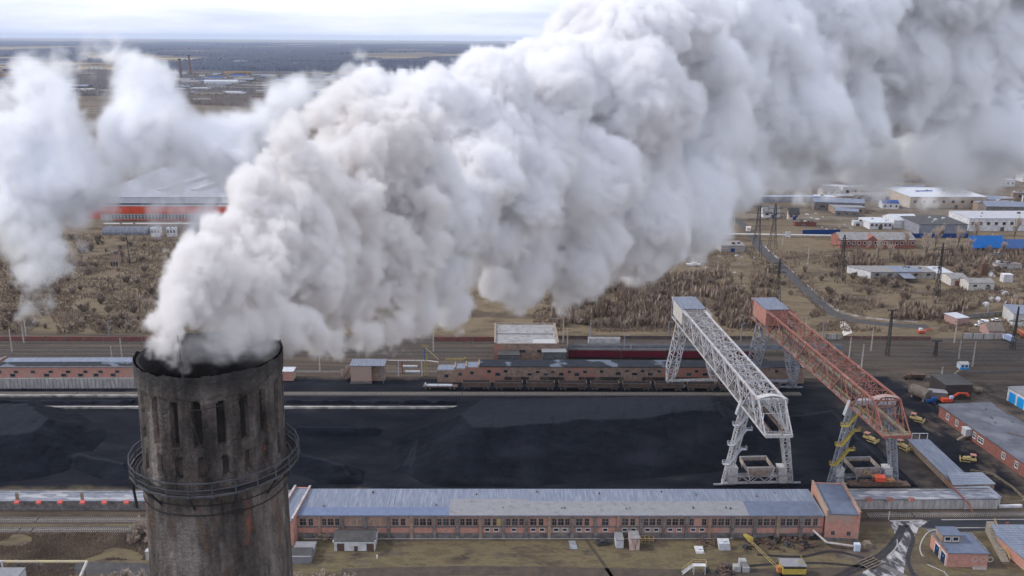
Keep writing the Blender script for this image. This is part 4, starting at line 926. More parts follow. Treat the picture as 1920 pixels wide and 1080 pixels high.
    for (x0, x1, d, h2) in ((1.5, 10.5, 6, 5.4), (20.5, 30.5, 4.5, 6.2)):
        q = MB(); q.box(x0, x1, -d, -.01, 0, h2+3.2); q.build('annex', M('annex_grey', (.13,.13,.14), (.07,.07,.075), .8, .8), r); q = MB(); q.box(x0-.3, x1+.3, -d-.3, -.01, h2+3.204, h2+3.4); q.build('annex_roof', roof_dark if x0 < 5 else roof_grey, r)
    for (x, y) in ((1.5, 22), (2, 17), (L-1.5, 19), (L-1.5, 9)): q = MB(); q.cyl((x, y, Z+.25), (x, y, Z+1.8), .35, n=8); q.build('roof_vent', steel_pale, r)
    q = MB(); q.bar((L-1, Dp-1, Z+.8), (L-1, Dp-1, Z+3.4), .12); q.bar((L-2.4, Dp-1, Z+3.2), (L+1.4, Dp-1, Z+3.4), .1); q.build('antenna', steel_pale, r)
    # small pump house
    simple = simple_house
    A, B = G(658, 719), G(697, 719); r, L = simple('brick_shed', 'small brick shed with ribbed metal roof beside the pipe bridge', 'shed', A, B, 8.0, 7.6, brick, M('ribbed_roof', (.20,.22,.27), (.11,.12,.15), .8, .6, stretch=(4,.3,1)))
    m = MB(); m.box(L+.01, L+5, 3.0, 8.0, 0, 7.3); m.build('side_bay', brick_tan, r); m = MB(); m.box(L+.3, L+5.6, -.3, 8.3, 7.604, 7.8); m.box(L+4.7, L+5.0, 0, .3, 0, 7.6); m.build('porch_roof', MATS['ribbed_roof'], r)
    m = MB(); m.box(-.2, L+.2, -.25, -.004, 0, 1.1); m.build('plinth', concrete, r)
    m = MB()
    for k in range(9): m.box(-.1+k*1.35, .05+k*1.35, -.3, 8.3, 7.825, 7.95)
    m.build('roof_ribs', M('roof_seam', (.3,.33,.4)), r)
    # brick box at right of the chimney
    simple('brick_shed', 'little brick hut just right of the chimney beside the rails', 'shed', G(524, 714), G(550, 714), 5, 4.0, brick, roof_metal)
    # pipe bridge
    P0 = G(760, 700); r = thing('pipe_bridge', 'pale pipe bridge on white and yellow posts joining shed and bunker', 'pipe', P0)
    def T(px, py, z): return G(px, py, z)-P0
    zz = 7.0
    m = MB(); m.cyl(T(722, 676, zz), T(800, 676, zz), .3, n=8); m.cyl(T(800, 676, zz), T(822, 679, zz), .3, n=8); m.build('pipe', M('pipe_cream', (.5,.46,.42), (.36,.33,.3), 1, .7), r)
    for px in (746.5, 790.5): a = T(px, 676, zz); m = MB(); m.bar((a.x, a.y, 0), a, .3); m.build('post', white_wall, r)
    for px in (796.5, 800.5): a = T(px, 675, zz); m = MB(); m.bar((a.x, a.y, 0), (a.x, a.y, 9.5), .28); m.build('post', yellow, r)
    a = T(796, 676, zz); m = MB(); m.bar((a.x, a.y, 7.3), (a.x, a.y, 12.5), .3); m.build('post', tractor_blue, r)
    m = MB(); m.bar((a.x+.6, a.y, 12.6), (a.x+6, a.y, 7.4), .5, .15); m.build('ladder', yellow_pale, r)
    m = MB(); rail_loop(m, [(a.x+9, a.y-1, 7.2), (a.x+17, a.y-1, 7.2), (a.x+17, a.y+1, 7.2)], 1.2, .12, 2); rail_loop(m, [(a.x-1, a.y, 12.5), (a.x+1.6, a.y, 12.5)], 1.2, .12, 1); m.build('railing', yellow, r)
    m = MB(); b = T(706, 700, 0); m.cyl((b.x, b.y, 5.6), (b.x+11, b.y, 5.6), .22, n=6); m.cyl((b.x+11, b.y, 5.6), (b.x+11, b.y, 0), .22, n=6); m.cyl((b.x+9, b.y, 5.6), (b.x+9, b.y, 3.2), .22, n=6); m.cyl((b.x+9, b.y, 3.2), (b.x+11, b.y, 3.2), .2, n=6); m.build('rusty_pipe', M('red_rust_pipe', (.30,.10,.06), (.2,.07,.05), 1, .8), r)
    for k, (px, py) in enumerate(((769, 689), (774, 699))):
        c = G(px, py); m = MB(); m.box(-3.2, 3.2, -.9, .9, 0, .5); m.box(-3.2, 3.1, -.85, .8, .51, .8); o = m.build('slab_stack', M('pale_slabs', (.40,.40,.40), (.26,.26,.27), 1, .9), None); o.location = c
        tag(o, ('upper', 'lower')[k]+' pale concrete slab stack under the pipe bridge', 'slabs')
# ------------------------------------------------------------------ near front small things
def front_things():
    # white garage
    r, L = simple_house('garage', 'small white garage with dark roof standing before the long workshop', 'garage', G(627, 1033), G(703, 1033), 6.0, 3.1, white_wall, roof_dark, gable=1.1, oh=.25, doors=((1.8, 2.0, 2.3), (6.0, 1.0, 1.5), (10.0, 2.0, 2.3)), door_m=M('door_brown', (.12,.07,.055), (.08,.055,.045), 1.5, .8))
    m = MB(); m.box(-.3, .05, -.3, 6.3, 2.8, 3.3); m.box(L-.05, L+.3, -.3, 6.3, 2.8, 3.3); m.build('white_verge', white_wall, r)
    r, L = simple_house('shed', 'low grey sheet metal shed beside the foot of the chimney', 'shed', G(546, 1057), G(583, 1057), 7.5, 2.0, roof_grey, roof_grey, oh=.2)
    m = MB(); m.hexa([(-.2,.4,2.23),(L+.2,.4,2.23),(L+.2,3.2,2.23),(-.2,3.2,2.23)], [(-.2,.4,2.3),(L+.2,.4,2.3),(L+.2,3.2,3.1),(-.2,3.2,3.1)]); m.build('raised_roof', roof_dark, r)
    c = G(707, 1047); m = MB(); m.box(-.18, .18, -.18, .18, 0, 1.0); o = m.build('marker_post', white_wall); o.location = c; tag(o, 'short white marker post on the grass right of the white garage', 'post')
    # plates and sheds in front of the workshop
    c = G(1075, 1024); m = MB(); m.hexa([(-.9,-1.8,.05),(1.2,-1.8,.05),(.7,2.2,.1),(-1.2,2.2,.1)], [(-.9,-1.8,.25),(1.2,-1.8,.25),(.7,2.2,.4),(-1.2,2.2,.4)]); o = m.build('steel_plate', steel_grey); o.location = c; tag(o, 'grey steel plate lying on the grass before the workshop', 'plate')
    car('car_wreck', 'crushed dark car body lying on the grass left of the pale kiosk', (1131, 1020), .3, M('wreck_paint', (.06,.065,.075), (.04,.03,.03), 2, .7), wheels=False)
    r, L = simple_house('kiosk', 'pale grey narrow kiosk on the grass left of the striped one', 'kiosk', G(1155, 1028), G(1169, 1028), 4.4, 2.4, M('pale_kiosk', (.52,.54,.58), (.42,.43,.46), 1, .6), roof_grey, oh=.1)
    r, L = simple_house('kiosk', 'rusty white striped tall kiosk with pale roof', 'kiosk', G(1181, 1032), G(1199, 1032), 4.2, 3.5, M('striped_kiosk', (.55,.5,.46), (.28,.09,.06), .9, .8, stretch=(3,3,.3)), slate, oh=.12)
    c = G(1213, 1014); r = thing('cable_frame', 'low rusty yellow tube frame on the grass right of the striped kiosk', 'frame', c); m = MB(); 
    for k in range(4): m.bar((-1.8+k*1.2, -.8, 0), (-1.8+k*1.2, -.8, 1.1), .12); m.bar((-1.8+k*1.2, .8, 0), (-1.8+k*1.2, .8, 1.1), .12); m.bar((-1.8+k*1.2, -.8, 1.1), (-1.8+k*1.2, .8, 1.1), .12)
    for z in (.5, 1.1): m.bar((-1.9, -.8, z), (1.9, -.8, z), .12); m.bar((-1.9, .8, z), (1.9, .8, z), .12)
    m.build('tubes', yellow_pale, r); m = MB(); m.box(-1.6, 1.6, -.6, .6, .3, .8); m.build('coils', rust, r)
    for k, (px, py, s, lab) in enumerate(((1312, 1034, 1.0, 'flat white tank lid on the ground at the left of the scrap row'), (1358, 1028, 1.35, 'pale grey slanted metal container before the workshop'))):
        c = G(px, py); m = MB(); m.hexa([(-1.2*s,-1.1,0),(1.2*s,-1.1,0),(1.2*s,1.1,0),(-1.2*s,1.1,0)], [(-1.3*s,-.9,.6+k*1.4),(.9*s,-.9,.6+k*1.4),(1.0*s,1.4,.9+k*1.4),(-1.4*s,1.4,.9+k*1.4)]); m.box(-.5, .4, -.4, .4, .95+k*1.3, 1.0+k*1.4+.1)
        o = m.build('metal_container', white_wall if k == 0 else M('pale_kiosk', (.5,.5,.55))); o.location = c; tag(o, lab, 'container')
    c = G(1606, 1032); m = MB(); m.box(-.8, .8, -.6, .6, 0, 2.2); m.box(-.7, .7, -.68, -.603, .2, 2.0); o = m.build('fuel_tank', M('pale_blue_paint', (.55,.62,.72), (.45,.5,.6), 1, .6)); o.location = c; tag(o, 'pale blue upright tank at the foot of the tall end block', 'tank')
    c = G(1627, 1027); m = MB(); m.box(-1, 1, -.8, 1.6, 0, 1.3); m.box(-.8, .8, -.6, 1.4, 1.31, 1.6); o = m.build('wooden_crate', wood); o.location = c; tag(o, 'weathered wooden box beside the pale blue tank', 'crate')
    # scrap
    rr = random.Random(21); i = 0
    for (x0, x1, y0, y1, n) in ((1308, 1350, 1016, 1024, 7), (1395, 1425, 1012, 1030, 7), (1432, 1530, 1008, 1032, 34), (1325, 1378, 1062, 1078, 10)):
        for k in range(n):
            px = rr.uniform(x0, x1); py = rr.uniform(y0, y1); c = G(px, py); m = MB(); t = rr.choice(('beams', 'coil', 'plate', 'machine'))
            if t == 'beams':
                for q in range(4): a = rr.uniform(0, 3.14); m.bar((-math.cos(a)*1.3, -math.sin(a)*1.3, .15+q*.18), (math.cos(a)*1.3, math.sin(a)*1.3, .2+q*.2), .2)
            elif t == 'coil': m.cyl((0, -.35, .75), (0, .35, .75), .75, n=12); m.cyl((0, -.6, .75), (0, .6, .75), .3, n=8)
            elif t == 'plate': m.hexa([(-1.4,-.8,0),(1.3,-.9,0),(1.5,.8,.1),(-1.2,.9,.1)], [(-1.4,-.8,.2),(1.3,-.9,.2),(1.5,.8,.6),(-1.2,.9,.5)]); m.bar((-1.2,0,.7),(1.2,.2,.7),.25)
            else: m.box(-.9, .9, -.6, .6, 0, .8); m.cyl((-.3, 0, .8), (-.3, 0, 1.4), .4, n=8); m.bar((.9, 0, .4), (1.9, .2, .2), .2)
            o = m.build('scrap_'+{'beams': 'beams', 'coil': 'reel', 'plate': 'plate', 'machine': 'machine'}[t], rr.choice((rust, soot_steel, M('scrap_grey', (.11,.105,.11), (.06,.055,.055), 1.5, .8), rust, MATS['rusty_steel'])))
            o.location = c; o.rotation_euler = (0, 0, rr.uniform(0, 6.28)); i += 1
            tag(o, 'rusty scrap metal piece in the scrap rows before the long workshop', 'scrap metal', 'scrap metal pieces in the yard')
    # concrete blocks
    for k, (px, py, z) in enumerate(((1381, 1069, 0), (1397, 1070, 0), (1391, 1068, 1.55))):
        c = G(px, py); m = MB(); m.box(-.95, .95, -.9, .9, 0, 1.5); m.box(-.6, .6, -.5, .5, 1.5, 1.56); o = m.build('concrete_block', M('block_grey', (.38,.37,.37), (.28,.27,.27), 1.2, .9)); o.location = (c.x, c.y, z)
        tag(o, ('left pale concrete block of the pile of three', 'right pale concrete block of the pile of three', 'pale concrete block resting on top of two others')[k], 'concrete block')
    # steel platform with steps, lower left of the scrap
    c = G(1300, 1076); r = thing('steel_platform', 'white steel platform with steps and yellow railing among the scrap', 'platform', c)
    m = MB(); m.box(-.2, 3.2, -.6, .8, 2.6, 2.7)
    for x in (0, 3.0):
        for y in (-.5, .7): m.bar((x, y, 0), (x, y, 2.6), .12)
    m.bar((-.2, -.5, 2.6), (-3.0, -.5, .1), .12, .25); m.bar((-.2, .7, 2.6), (-3.0, .7, .1), .12, .25)
    for k in range(8): m.box(-2.8+k*.34, -2.55+k*.34, -.5, .7, .25+k*.3, .3+k*.3)
    m.build('frame', white_wall, r); m = MB(); rail_loop(m, [(-3, .8, .1), (-.2, .8, 2.7), (3.2, .8, 2.7), (3.2, -.6, 2.7)], 1.1, .08, 1.2); m.build('railing', yellow_pale, r)
    # excavator crane with lattice boom
    c = G(1484, 1077); r = thing('crawler_crane', 'yellow crawler crane with grey roofed cab and long lattice boom near the bottom edge', 'crawler crane', c)
    m = MB()
    for y in (-1.5, 1.0): m.box(-3.2, 1.8, y, y+.7, .1, .9); m.cyl((-3.2, y, .5), (-3.2, y+.7, .5), .5, n=12); m.cyl((1.8, y, .5), (1.8, y+.7, .5), .5, n=12)
    m.build('crawler_track', soot_steel, r)
    m = MB(); m.box(-3.0, 3.2, -1.9, 1.9, 1.2, 3.5); m.build('cab_house', yellow, r)
    m = MB(); m.box(-3.3, 3.3, -2.0, 2.0, 3.504, 3.7); m.build('roof', roof_grey, r)
    m = MB(); m.box(-2.9, 3.1, -1.98, -1.905, 2.9, 3.4); m.build('dark_band', soot_steel, r)
    m = MB(); m.bar((3.2, .6, 3.7), (2.2, .6, 5.2), .2); m.bar((3.2, -1, 3.7), (1.0, -.8, 4.6), .2); m.build('a_frame', yellow, r)
    m = MB(); m.box(-4.2, -3.05, -1.2, .2, 1.2, 2.8); m.build('operator_cabin', M('hopper_red', (.45,.12,.06), (.4,.3,.1), 2, .7), r)
    tip = G(1396, 1003, 4.0)-c; base = Vector((-3.4, 0, 1.6)); m = MB()
    d = (tip-base); side = Vector((-d.y, d.x, 0)).normalized()
    for s in (-.45, .45): m.bar(base+side*s, tip+side*s*.6, .08); 
    for k in range(14): a = base.lerp(tip, k/14); b = base.lerp(tip, (k+1)/14); m.bar(a+side*.45, b-side*.45, .05)
    m.build('boom', yellow_pale, r)
    t0 = base.lerp(tip, .80); m = MB(); lattice_column(m, [t0+side*.55, t0-side*.55, t0-side*.55+Vector((0,0,.9)), t0+side*.55+Vector((0,0,.9))], [tip+side*.4, tip-side*.4, tip-side*.4+Vector((0,0,.3)), tip+side*.4+Vector((0,0,.3))], 4, .14, .09); m.build('boom_head', yellow, r)
    # loose boom section
    # pallet grids at the road
    c = G(1632, 1056); r = thing('timber_grid', 'grid of weathered timbers lying beside the wet road', 'timber', c, .55); m = MB()
    for k in range(5): m.box(-3, 3, -2+k*.95, -1.75+k*.95, .15, .35)
    for x in (-2.9, 0, 2.7): m.box(x, x+.25, -2.1, 2.1, 0, .148)
    m.build('timbers', wood, r)
    # yellow pipe on the left
    P0 = G(80, 1078); r = thing('gas_pipe', 'yellowish overhead gas pipe at the lower left corner', 'pipe', P0); m = MB()
    a, b = G(-40, 1053, 4.5)-P0, G(163, 1053, 4.5)-P0; c2 = G(120, 1150, 4.5)-P0
    m.cyl(a, b, .38, n=10); m.build('pipe', M('pipe_yellow_worn', (.46,.38,.20), (.36,.31,.26), .3, .7), r); m = MB(); m.cyl(b, c2, .38, n=10); m.build('pipe_bend', M('pipe_cream', (.5,.46,.42)), r)
    for t in (.1, .55, .97): p = a.lerp(b, t); m = MB(); m.bar((p.x, p.y, 0), (p.x, p.y, 4.2), .2); m.build('leg', rust, r)
    simple_house('white_hut', 'white hut with grey roof cut by the lower left edge', 'hut', G(-30, 1112), G(29, 1112), 6, 3.4, white_wall, roof_grey, oh=.1)
    c = G(8, 1085); m = MB(); m.bar((0, 0, 0), (0, 0, 5.2), .3); m.bar((-.8, 0, 5.2), (.8, 0, 5.2), .25); o = m.build('white_post', white_wall); o.location = c; tag(o, 'white T shaped post beside the white hut at the lower left', 'post')
    c = G(282, 1048); m = MB(); m.box(-.9, .9, -.8, .8, 0, 2.6); m.box(-1.0, 1.0, -.9, .9, 2.604, 2.8); o = m.build('switch_cabinet', concrete_pale); o.location = c; tag(o, 'pale cabinet half hidden by the left side of the chimney foot', 'cabinet')
    # substation brick house with three rings
    A, B = G(1774, 1063), G(1850, 1064)
    r, L = frame_root('substation', 'small brick building with three white rings on its wall by the road bend', 'building', A, B)
    D = 10.5; m = MB(); m.box(0, L, 0, D, -.3, 4.2); m.build('wall', brick, r)
    m = MB(); m.box(-.25, L+.25, -.3, D+.25, 4.204, 4.42); m.build('roof', roof_blue if 0 else M('roof_slate_blue', (.13,.155,.22)), r)
    m = MB(); m.box(-.3, -.01, 1.0, D, 4.43, 4.9); m.box(L-.1, L+.25, .5, D, 4.43, 4.6); m.build('parapet', concrete, r)
    t = MB(); t.box(.6, 5.6, 5.2, 9.4, 4.43, 6.6); o = t.build('roof_turret', brick_tan, r); q = MB(); q.box(.3, 5.9, 4.9, 9.7, 6.604, 6.8); p = q.build('turret_roof', M('roof_slate_blue', (.13,.155,.22)), o)
    for x in (2.0, 4.2): window(r, x, 5.0, 1.5, 1.1, y=5.2, fm=frame_w, cross=False)
    for x in (7.4, 9.6, 11.6):
        t = MB(); k = 20; vs = []; fs = []
        for i in range(k):
            a = 2*math.pi*i/k
            for rr_, y in ((.62,-.05),(.85,-.05),(.85,-.004),(.62,-.004)): vs.append((x+rr_*math.cos(a), y, 2.5+rr_*math.sin(a)))
        for i in range(k):
            j = (i+1) % k
            for e in range(4): fs.append((i*4+e, j*4+e, j*4+(e+1) % 4, i*4+(e+1) % 4))
        t.add(vs, fs); t.build('painted_ring', tyre_white, r)
    for y in (2.2, 6.0):
        d_ = MB(); d_.box(-.12, -.004, y-1.3, y+1.3, 0, 3.1); o = d_.build('door', M('navy_paint', (.012,.03,.07), (.01,.02,.05), 1, .6), r); e = MB(); e.box(-.15, -.123, y-.4, y+.2, 2.0, 2.4); e.build('door_sign', blue_paint, o)
        f_ = MB(); f_.box(-.16, -.004, y-1.55, y-1.3, 0, 3.35); f_.box(-.16, -.004, y+1.3, y+1.55, 0, 3.35); f_.box(-.16, -.004, y-1.3, y+1.3, 3.1, 3.35); f_.build('door_frame', white_wall, r)
    v = MB(); v.box(L-4.2, L-.6, -1.4, -.1, .05, .25)
    for k in range(9): v.box(L-4.1+k*.4, L-3.95+k*.4, -1.45, -1.3, .05, 1.3)
    v.build('grating', pole_m, r)
    # white rope of beads fence
    c = G(1771, 1075); m = MB(); 
    for k in range(3): m.bar((0, -k*.9, 0), (0, -k*.9, .5), .2)
    m.bar((0, 0, .4), (-3.0, 3.8, .3), .1); o = m.build('chain_barrier', white_wall); o.location = c; tag(o, 'little white post and chain barrier at the door of the ringed house', 'barrier')
    # stair ramp with yellow rail
    A = G(1853, 996); B = G(1884, 1054); r = thing('stair_ramp', 'concrete stair ramp with yellow handrail right of the ringed house', 'stairs', A); d = B-A
    m = MB(); 
    for k in range(22): p = d*(k/22); q = d*((k+1)/22); z = 3.2*(1-k/22)**1; m.hexa([(p.x-1, p.y, 0), (p.x+1.2, p.y, 0), (q.x+1.2, q.y, 0), (q.x-1, q.y, 0)][::-1], [(p.x-1, p.y, z), (p.x+1.2, p.y, z), (q.x+1.2, q.y, z), (q.x-1, q.y, z)][::-1])
    m.build('steps', M('step_concrete', (.33,.29,.24), (.22,.19,.16), 1, .9), r)
    m = MB(); rail_loop(m, [(1.3, 0, 3.2), (d.x+1.3, d.y, .2)], 1.1, .1, 1.5); m.build('handrail', yellow_pale, r)
    # brick house at lower right edge with corrugated roof
    A, B = G(1958, 1085), G(2040, 1085)
    r, L = frame_root('brick_house', 'brick house with corrugated grey roof cut by the lower right edge', 'building', Vector((A.x-3, A.y, 0)), B)
    m = MB(); pA = G(1884, 1025)-r.location; m.prism([(0, 0), (L, 0), (L, 21), (pA.x-.5, 21), (pA.x-2, 16)], 0, 3.4); m.build('wall', brick, r)
    m = MB(); m.prism([(-.6, -.4), (L, -.4), (L, 21.8), (pA.x-1.2, 21.8), (pA.x-2.8, 16)], 3.404, 3.7); m.build('roof', roof_blue, r)
    for k in range(16): m = MB(); y = 1+k*1.25; x0 = (pA.x-2.6)*min(1, y/16)+.3; m.box(x0, L, y, y+.15, 3.705, 3.82); m.build('roof_rib', M('roof_seam', (.3,.33,.4)), r)
    c = G(1887, 995); m = MB(); m.box(-.35, .35, -.3, .3, 0, 2.6); o = m.build('red_post', M('post_red', (.38,.09,.06), (.25,.07,.05), 2, .8)); o.location = c; tag(o, 'thick red post on the verge of the right hand road', 'post')
    c = G(1666, 974); m = MB(); m.cyl((0,0,0), (0,0,2.4), .12, n=6); m.cyl((0,0,2.4), (0,0,2.6), .16, n=6); o = m.build('barrier_post', white_wall); o.location = c; tag(o, 'thin white post by the rails at the top of the wet road', 'post')
def car(name, label, pos, rz, paint, wheels=True, van=False, group=None):
    c = G(*pos); r = thing(name, label, 'van' if van else 'car', c, rz, group); m = MB()
    if van: prof = [(-2.4,.45),(2.4,.45),(2.45,1.1),(1.7,1.35),(1.1,2.1),(-2.35,2.15)]
    else: prof = [(-2.15,.35),(2.15,.35),(2.2,.8),(1.25,.95),(.55,1.42),(-1.1,1.42),(-1.75,.98),(-2.2,.9)]
    n = len(prof); w_ = .88
    m.add([(x, -w_, z) for x, z in prof]+[(x, w_, z) for x, z in prof], [tuple(range(n)), tuple(range(2*n-1, n-1, -1))]+[(k, k+n, (k+1) % n+n, (k+1) % n) for k in range(n)])
    m.build('body', paint, r)
    g = MB()
    if van: g.box(-.2, 1.2, -.9, -.885, 1.35, 1.9); g.box(-.2, 1.2, .885, .9, 1.35, 1.9); g.hexa([(1.68,-.8,1.40),(1.72,-.8,1.40),(1.72,.8,1.40),(1.68,.8,1.40)], [(1.16,-.75,2.04),(1.2,-.75,2.04),(1.2,.75,2.04),(1.16,.75,2.04)])
    else:
        g.hexa([(1.22,-.75,.99),(1.27,-.75,.99),(1.27,.75,.99),(1.22,.75,.99)], [(.6,-.7,1.4),(.65,-.7,1.4),(.65,.7,1.4),(.6,.7,1.4)]); g.hexa([(-1.72,-.75,1.03),(-1.68,-.75,1.03),(-1.68,.75,1.03),(-1.72,.75,1.03)], [(-1.16,-.7,1.4),(-1.12,-.7,1.4),(-1.12,.7,1.4),(-1.16,.7,1.4)])
        for y in (-.895, .883): g.box(-1.3, .75, y, y+.012, .98, 1.33)
    g.build('windows', glass, r)
    if wheels:
        for x in (-1.35, 1.4):
            for y in (-.9, .7): k = MB(); k.cyl((x, y, .33), (x, y+.2, .33), .33, n=12); k.build('wheel', black, r)
    return r
def bulldozer(label, pos, rz, z=0):
    c = G(*pos); c.z = z; r = thing('bulldozer', label, 'bulldozer', c, rz)
    for y in (-1.25, .75):
        m = MB(); m.box(-1.6, 1.5, y, y+.5, .12, .95); m.cyl((-1.6, y, .53), (-1.6, y+.5, .53), .45, n=12); m.cyl((1.5, y, .53), (1.5, y+.5, .53), .45, n=12); m.build('crawler_track', soot_steel, r)
    m = MB(); m.hexa([(0,-.6,.8),(2.3,-.5,.8),(2.3,.5,.8),(0,.6,.8)], [(0,-.6,1.95),(2.2,-.45,1.65),(2.2,.45,1.65),(0,.6,1.95)]); m.box(-1.9, 0, -.95, .95, .97, 1.5); m.build('body', yellow_pale, r)
    m = MB(); m.box(-1.6, -.05, -.8, .8, 1.51, 2.75); o = m.build('cab', yellow_pale, r)
    g = MB(); g.box(-1.4, -.25, -.83, -.803, 1.9, 2.6); g.box(-1.4, -.25, .803, .83, 1.9, 2.6); g.box(-.048, -.02, -.65, .65, 2.0, 2.6); g.box(-1.63, -1.603, -.65, .65, 1.9, 2.6); g.build('cab_windows', glass, o)
    m = MB(); m.box(-1.75, .1, -.9, .9, 2.754, 2.86); m.build('cab_roof', M('faded_red_plate', (.4,.2,.2)), o)
    m = MB(); m.box(2.9, 3.1, -1.6, 1.6, .15, 1.25); m.bar((0, -1.4, .5), (2.9, -1.4, .5), .18); m.bar((0, 1.4, .5), (2.9, 1.4, .5), .18); m.build('blade', yellow_pale, r)
    m = MB(); m.cyl((1.2, 0, 1.8), (1.2, 0, 2.5), .08, n=6); m.build('exhaust', soot_steel, r)
    return r
def yard_vehicles():
    bulldozer('faded yellow bulldozer with pinkish cab roof at the top of the haul road', (1716, 789), R(-40))
    bulldozer('faded yellow bulldozer alone in the middle of the vehicle yard', (1818, 866), R(160))
    bulldozer('faded yellow bulldozer working on coal behind the stairs of the red crane', (1628, 832), R(-50), 1.2)
    bulldozer('small yellow bulldozer seen through the right leg of the red crane', (1690, 842), R(-60), .4)
    # blue tractor
    c = G(1747, 757); r = thing('tractor', 'bright blue wheeled tractor beside the grey box trailer', 'tractor', c, R(170)); m = MB()
    m.box(.2, 2.3, -.45, .45, .9, 1.7); m.box(-1.2, .1, -.5, .5, .8, 1.4); m.build('body', tractor_blue, r); m = MB(); m.box(-1.3, .2, -.75, .75, 1.41, 2.6); m.box(-1.4, .3, -.85, .85, 2.61, 2.7); m.build('cab', tractor_blue, r)
    for x, q, w_ in ((-.8, .85, .45), (1.8, .5, .3)):
        for y in (-1.15, .75): m = MB(); m.cyl((x, y, q), (x, y+w_, q), q, n=14); o = m.build('wheel', black, r); m = MB(); m.cyl((x, y-.03, q), (x, y+w_+.03, q), q*.55, n=12); m.build('rim', tractor_blue, o)
    # orange excavator
    c = G(1776, 756); r = thing('excavator', 'orange red excavator with its arm stretched out behind the brick office roof', 'excavator', c, R(5)); m = MB()
    for y in (-1.4, .9): m.box(-2, 2, y, y+.5, 0, .8)
    m.build('crawler_track', soot_steel, r); m = MB(); m.box(-2.6, 1.3, -1.4, 1.4, .95, 2.3); m.build('body', orange_red, r)
    m = MB(); m.box(.3, 1.6, -1.3, -.2, 2.31, 3.3); m.build('cab', M('cab_blue_white', (.45,.6,.8), (.3,.4,.6), 1, .5), r)
    m = MB(); m.bar((1.3, .4, 1.9), (4.5, .4, 4.0), .5, .7); m.bar((4.5, .4, 4.0), (8.2, .4, 3.7), .45, .6); m.build('arm', orange_red, r); m = MB(); m.hexa([(8,-.2,2.6),(9,-.2,2.6),(9,1,2.6),(8,1,2.6)], [(7.8,-.2,3.6),(8.6,-.2,3.6),(8.6,1,3.6),(7.8,1,3.6)]); m.build('bucket', orange_red, r)
    # rusty dump truck
    c = G(1712, 711); r = thing('dump_truck', 'rusty brown dump truck standing on the coal ground below the rails', 'truck', c, R(-5)); m = MB(); m.hexa([(-.8,-1.2,1.2),(4.2,-1.2,1.2),(4.2,1.2,1.2),(-.8,1.2,1.2)], [(-1.2,-1.5,2.6),(4.6,-1.5,2.6),(4.6,1.5,2.6),(-1.2,1.5,2.6)]); m.build('bed', rust, r)
    m = MB(); m.box(-3.2, -1.4, -1.1, 1.1, .8, 2.3); m.box(-4.2, -3.2, -.8, .8, .8, 1.6); m.build('cab', rust, r); m = MB(); m.box(-4, 4.2, -.4, .4, .6, .9); m.build('chassis', soot_steel, r)
    for x in (-3.3, 1.6, 3.0):
        for y in (-1.3, .9): m = MB(); m.cyl((x, y, .55), (x, y+.4, .55), .55, n=12); m.build('wheel', black, r)
    # cylinder tank, trailer, dark brown block
    c = G(1727, 748); r = thing('storage_tank', 'big lying brown cylindrical tank left of the grey box trailer', 'tank', c, R(-62)); m = MB(); m.cyl((-4.5, 0, 2.6), (3.5, 0, 2.6), 2.4, n=20); o = m.build('shell', M('tank_brown', (.15,.12,.1), (.09,.075,.065), .7, .7), r)
    for x in (-3.2, 2.2): m = MB(); m.box(x-.3, x+.3, -1.8, 1.8, 0, 1.0); m.build('cradle', concrete, r)
    c = G(1757, 752); r = thing('box_trailer', 'dusty grey box trailer between tank and dark brown store', 'trailer', c, R(-12)); m = MB(); m.box(-3.2, 3.2, -1.5, 2.6, 1.0, 4.0); m.build('body', M('trailer_grey', (.18,.16,.15), (.11,.1,.095), 1, .8), r); m = MB(); m.box(-3.3, 3.3, -1.6, 2.7, 4.004, 4.15); m.build('roof', roof_grey, r)
    for x in (-2, 2): m = MB(); m.cyl((x, -1.4, .5), (x, -1.0, .5), .5, n=10); m.build('wheel', black, r)
    simple_house('storehouse', 'dark brown flat roofed store block right of the tank', 'building', G(1770, 750), G(1820, 749), 12, 6.2, M('dark_brown_wall', (.055,.042,.04), (.035,.028,.028), .6, .9), roof_dark, oh=.15)
    c = G(1832, 736); m = MB(); m.cyl((-1.6, 0, 1.1), (1.6, 0, 1.1), 1.1, n=14); m.box(-1.8, -1.2, -.8, .8, 0, .9); m.box(1.2, 1.8, -.8, .8, 0, .9); o = m.build('fuel_barrel', wood); o.location = c; tag(o, 'old brown lying barrel at the right corner of the dark brown store', 'barrel')
    # brick office: long wall running away
    A = G(1975, 935); C0 = G(1759, 781); d = A-C0; ang = math.atan2(d.y, d.x)
    r, L = frame_root('brick_office', 'long low red brick office with white windows and grey roof at the right', 'building', C0, A)
    Dp = 20.5; H = 4.6; m = MB(); m.box(0, L, 0, Dp, -.3, H); m.build('wall', brick_dark, r); m = MB(); m.box(-.4, L+.4, -.45, Dp+.4, H+.004, H+.4); m.build('roof', M('roof_office', (.115,.12,.15), (.08,.085,.105), .3, .8, c3=(.15,.155,.18), s3=.1), r)
    def along(px, py):   # where a photo point sits along the wall
        p = G(px, py, 2.2); return (p-C0).dot(d.normalized())
    for px, py in ((1768,783),(1787,795),(1824,818),(1882,856),(1907,873)): window(r, along(px, py), 1.5, 1.5, 2.0, fm=frame_w)
    window(r, along(1837, 826), 1.5, 3.0, 1.7, fm=frame_w); 
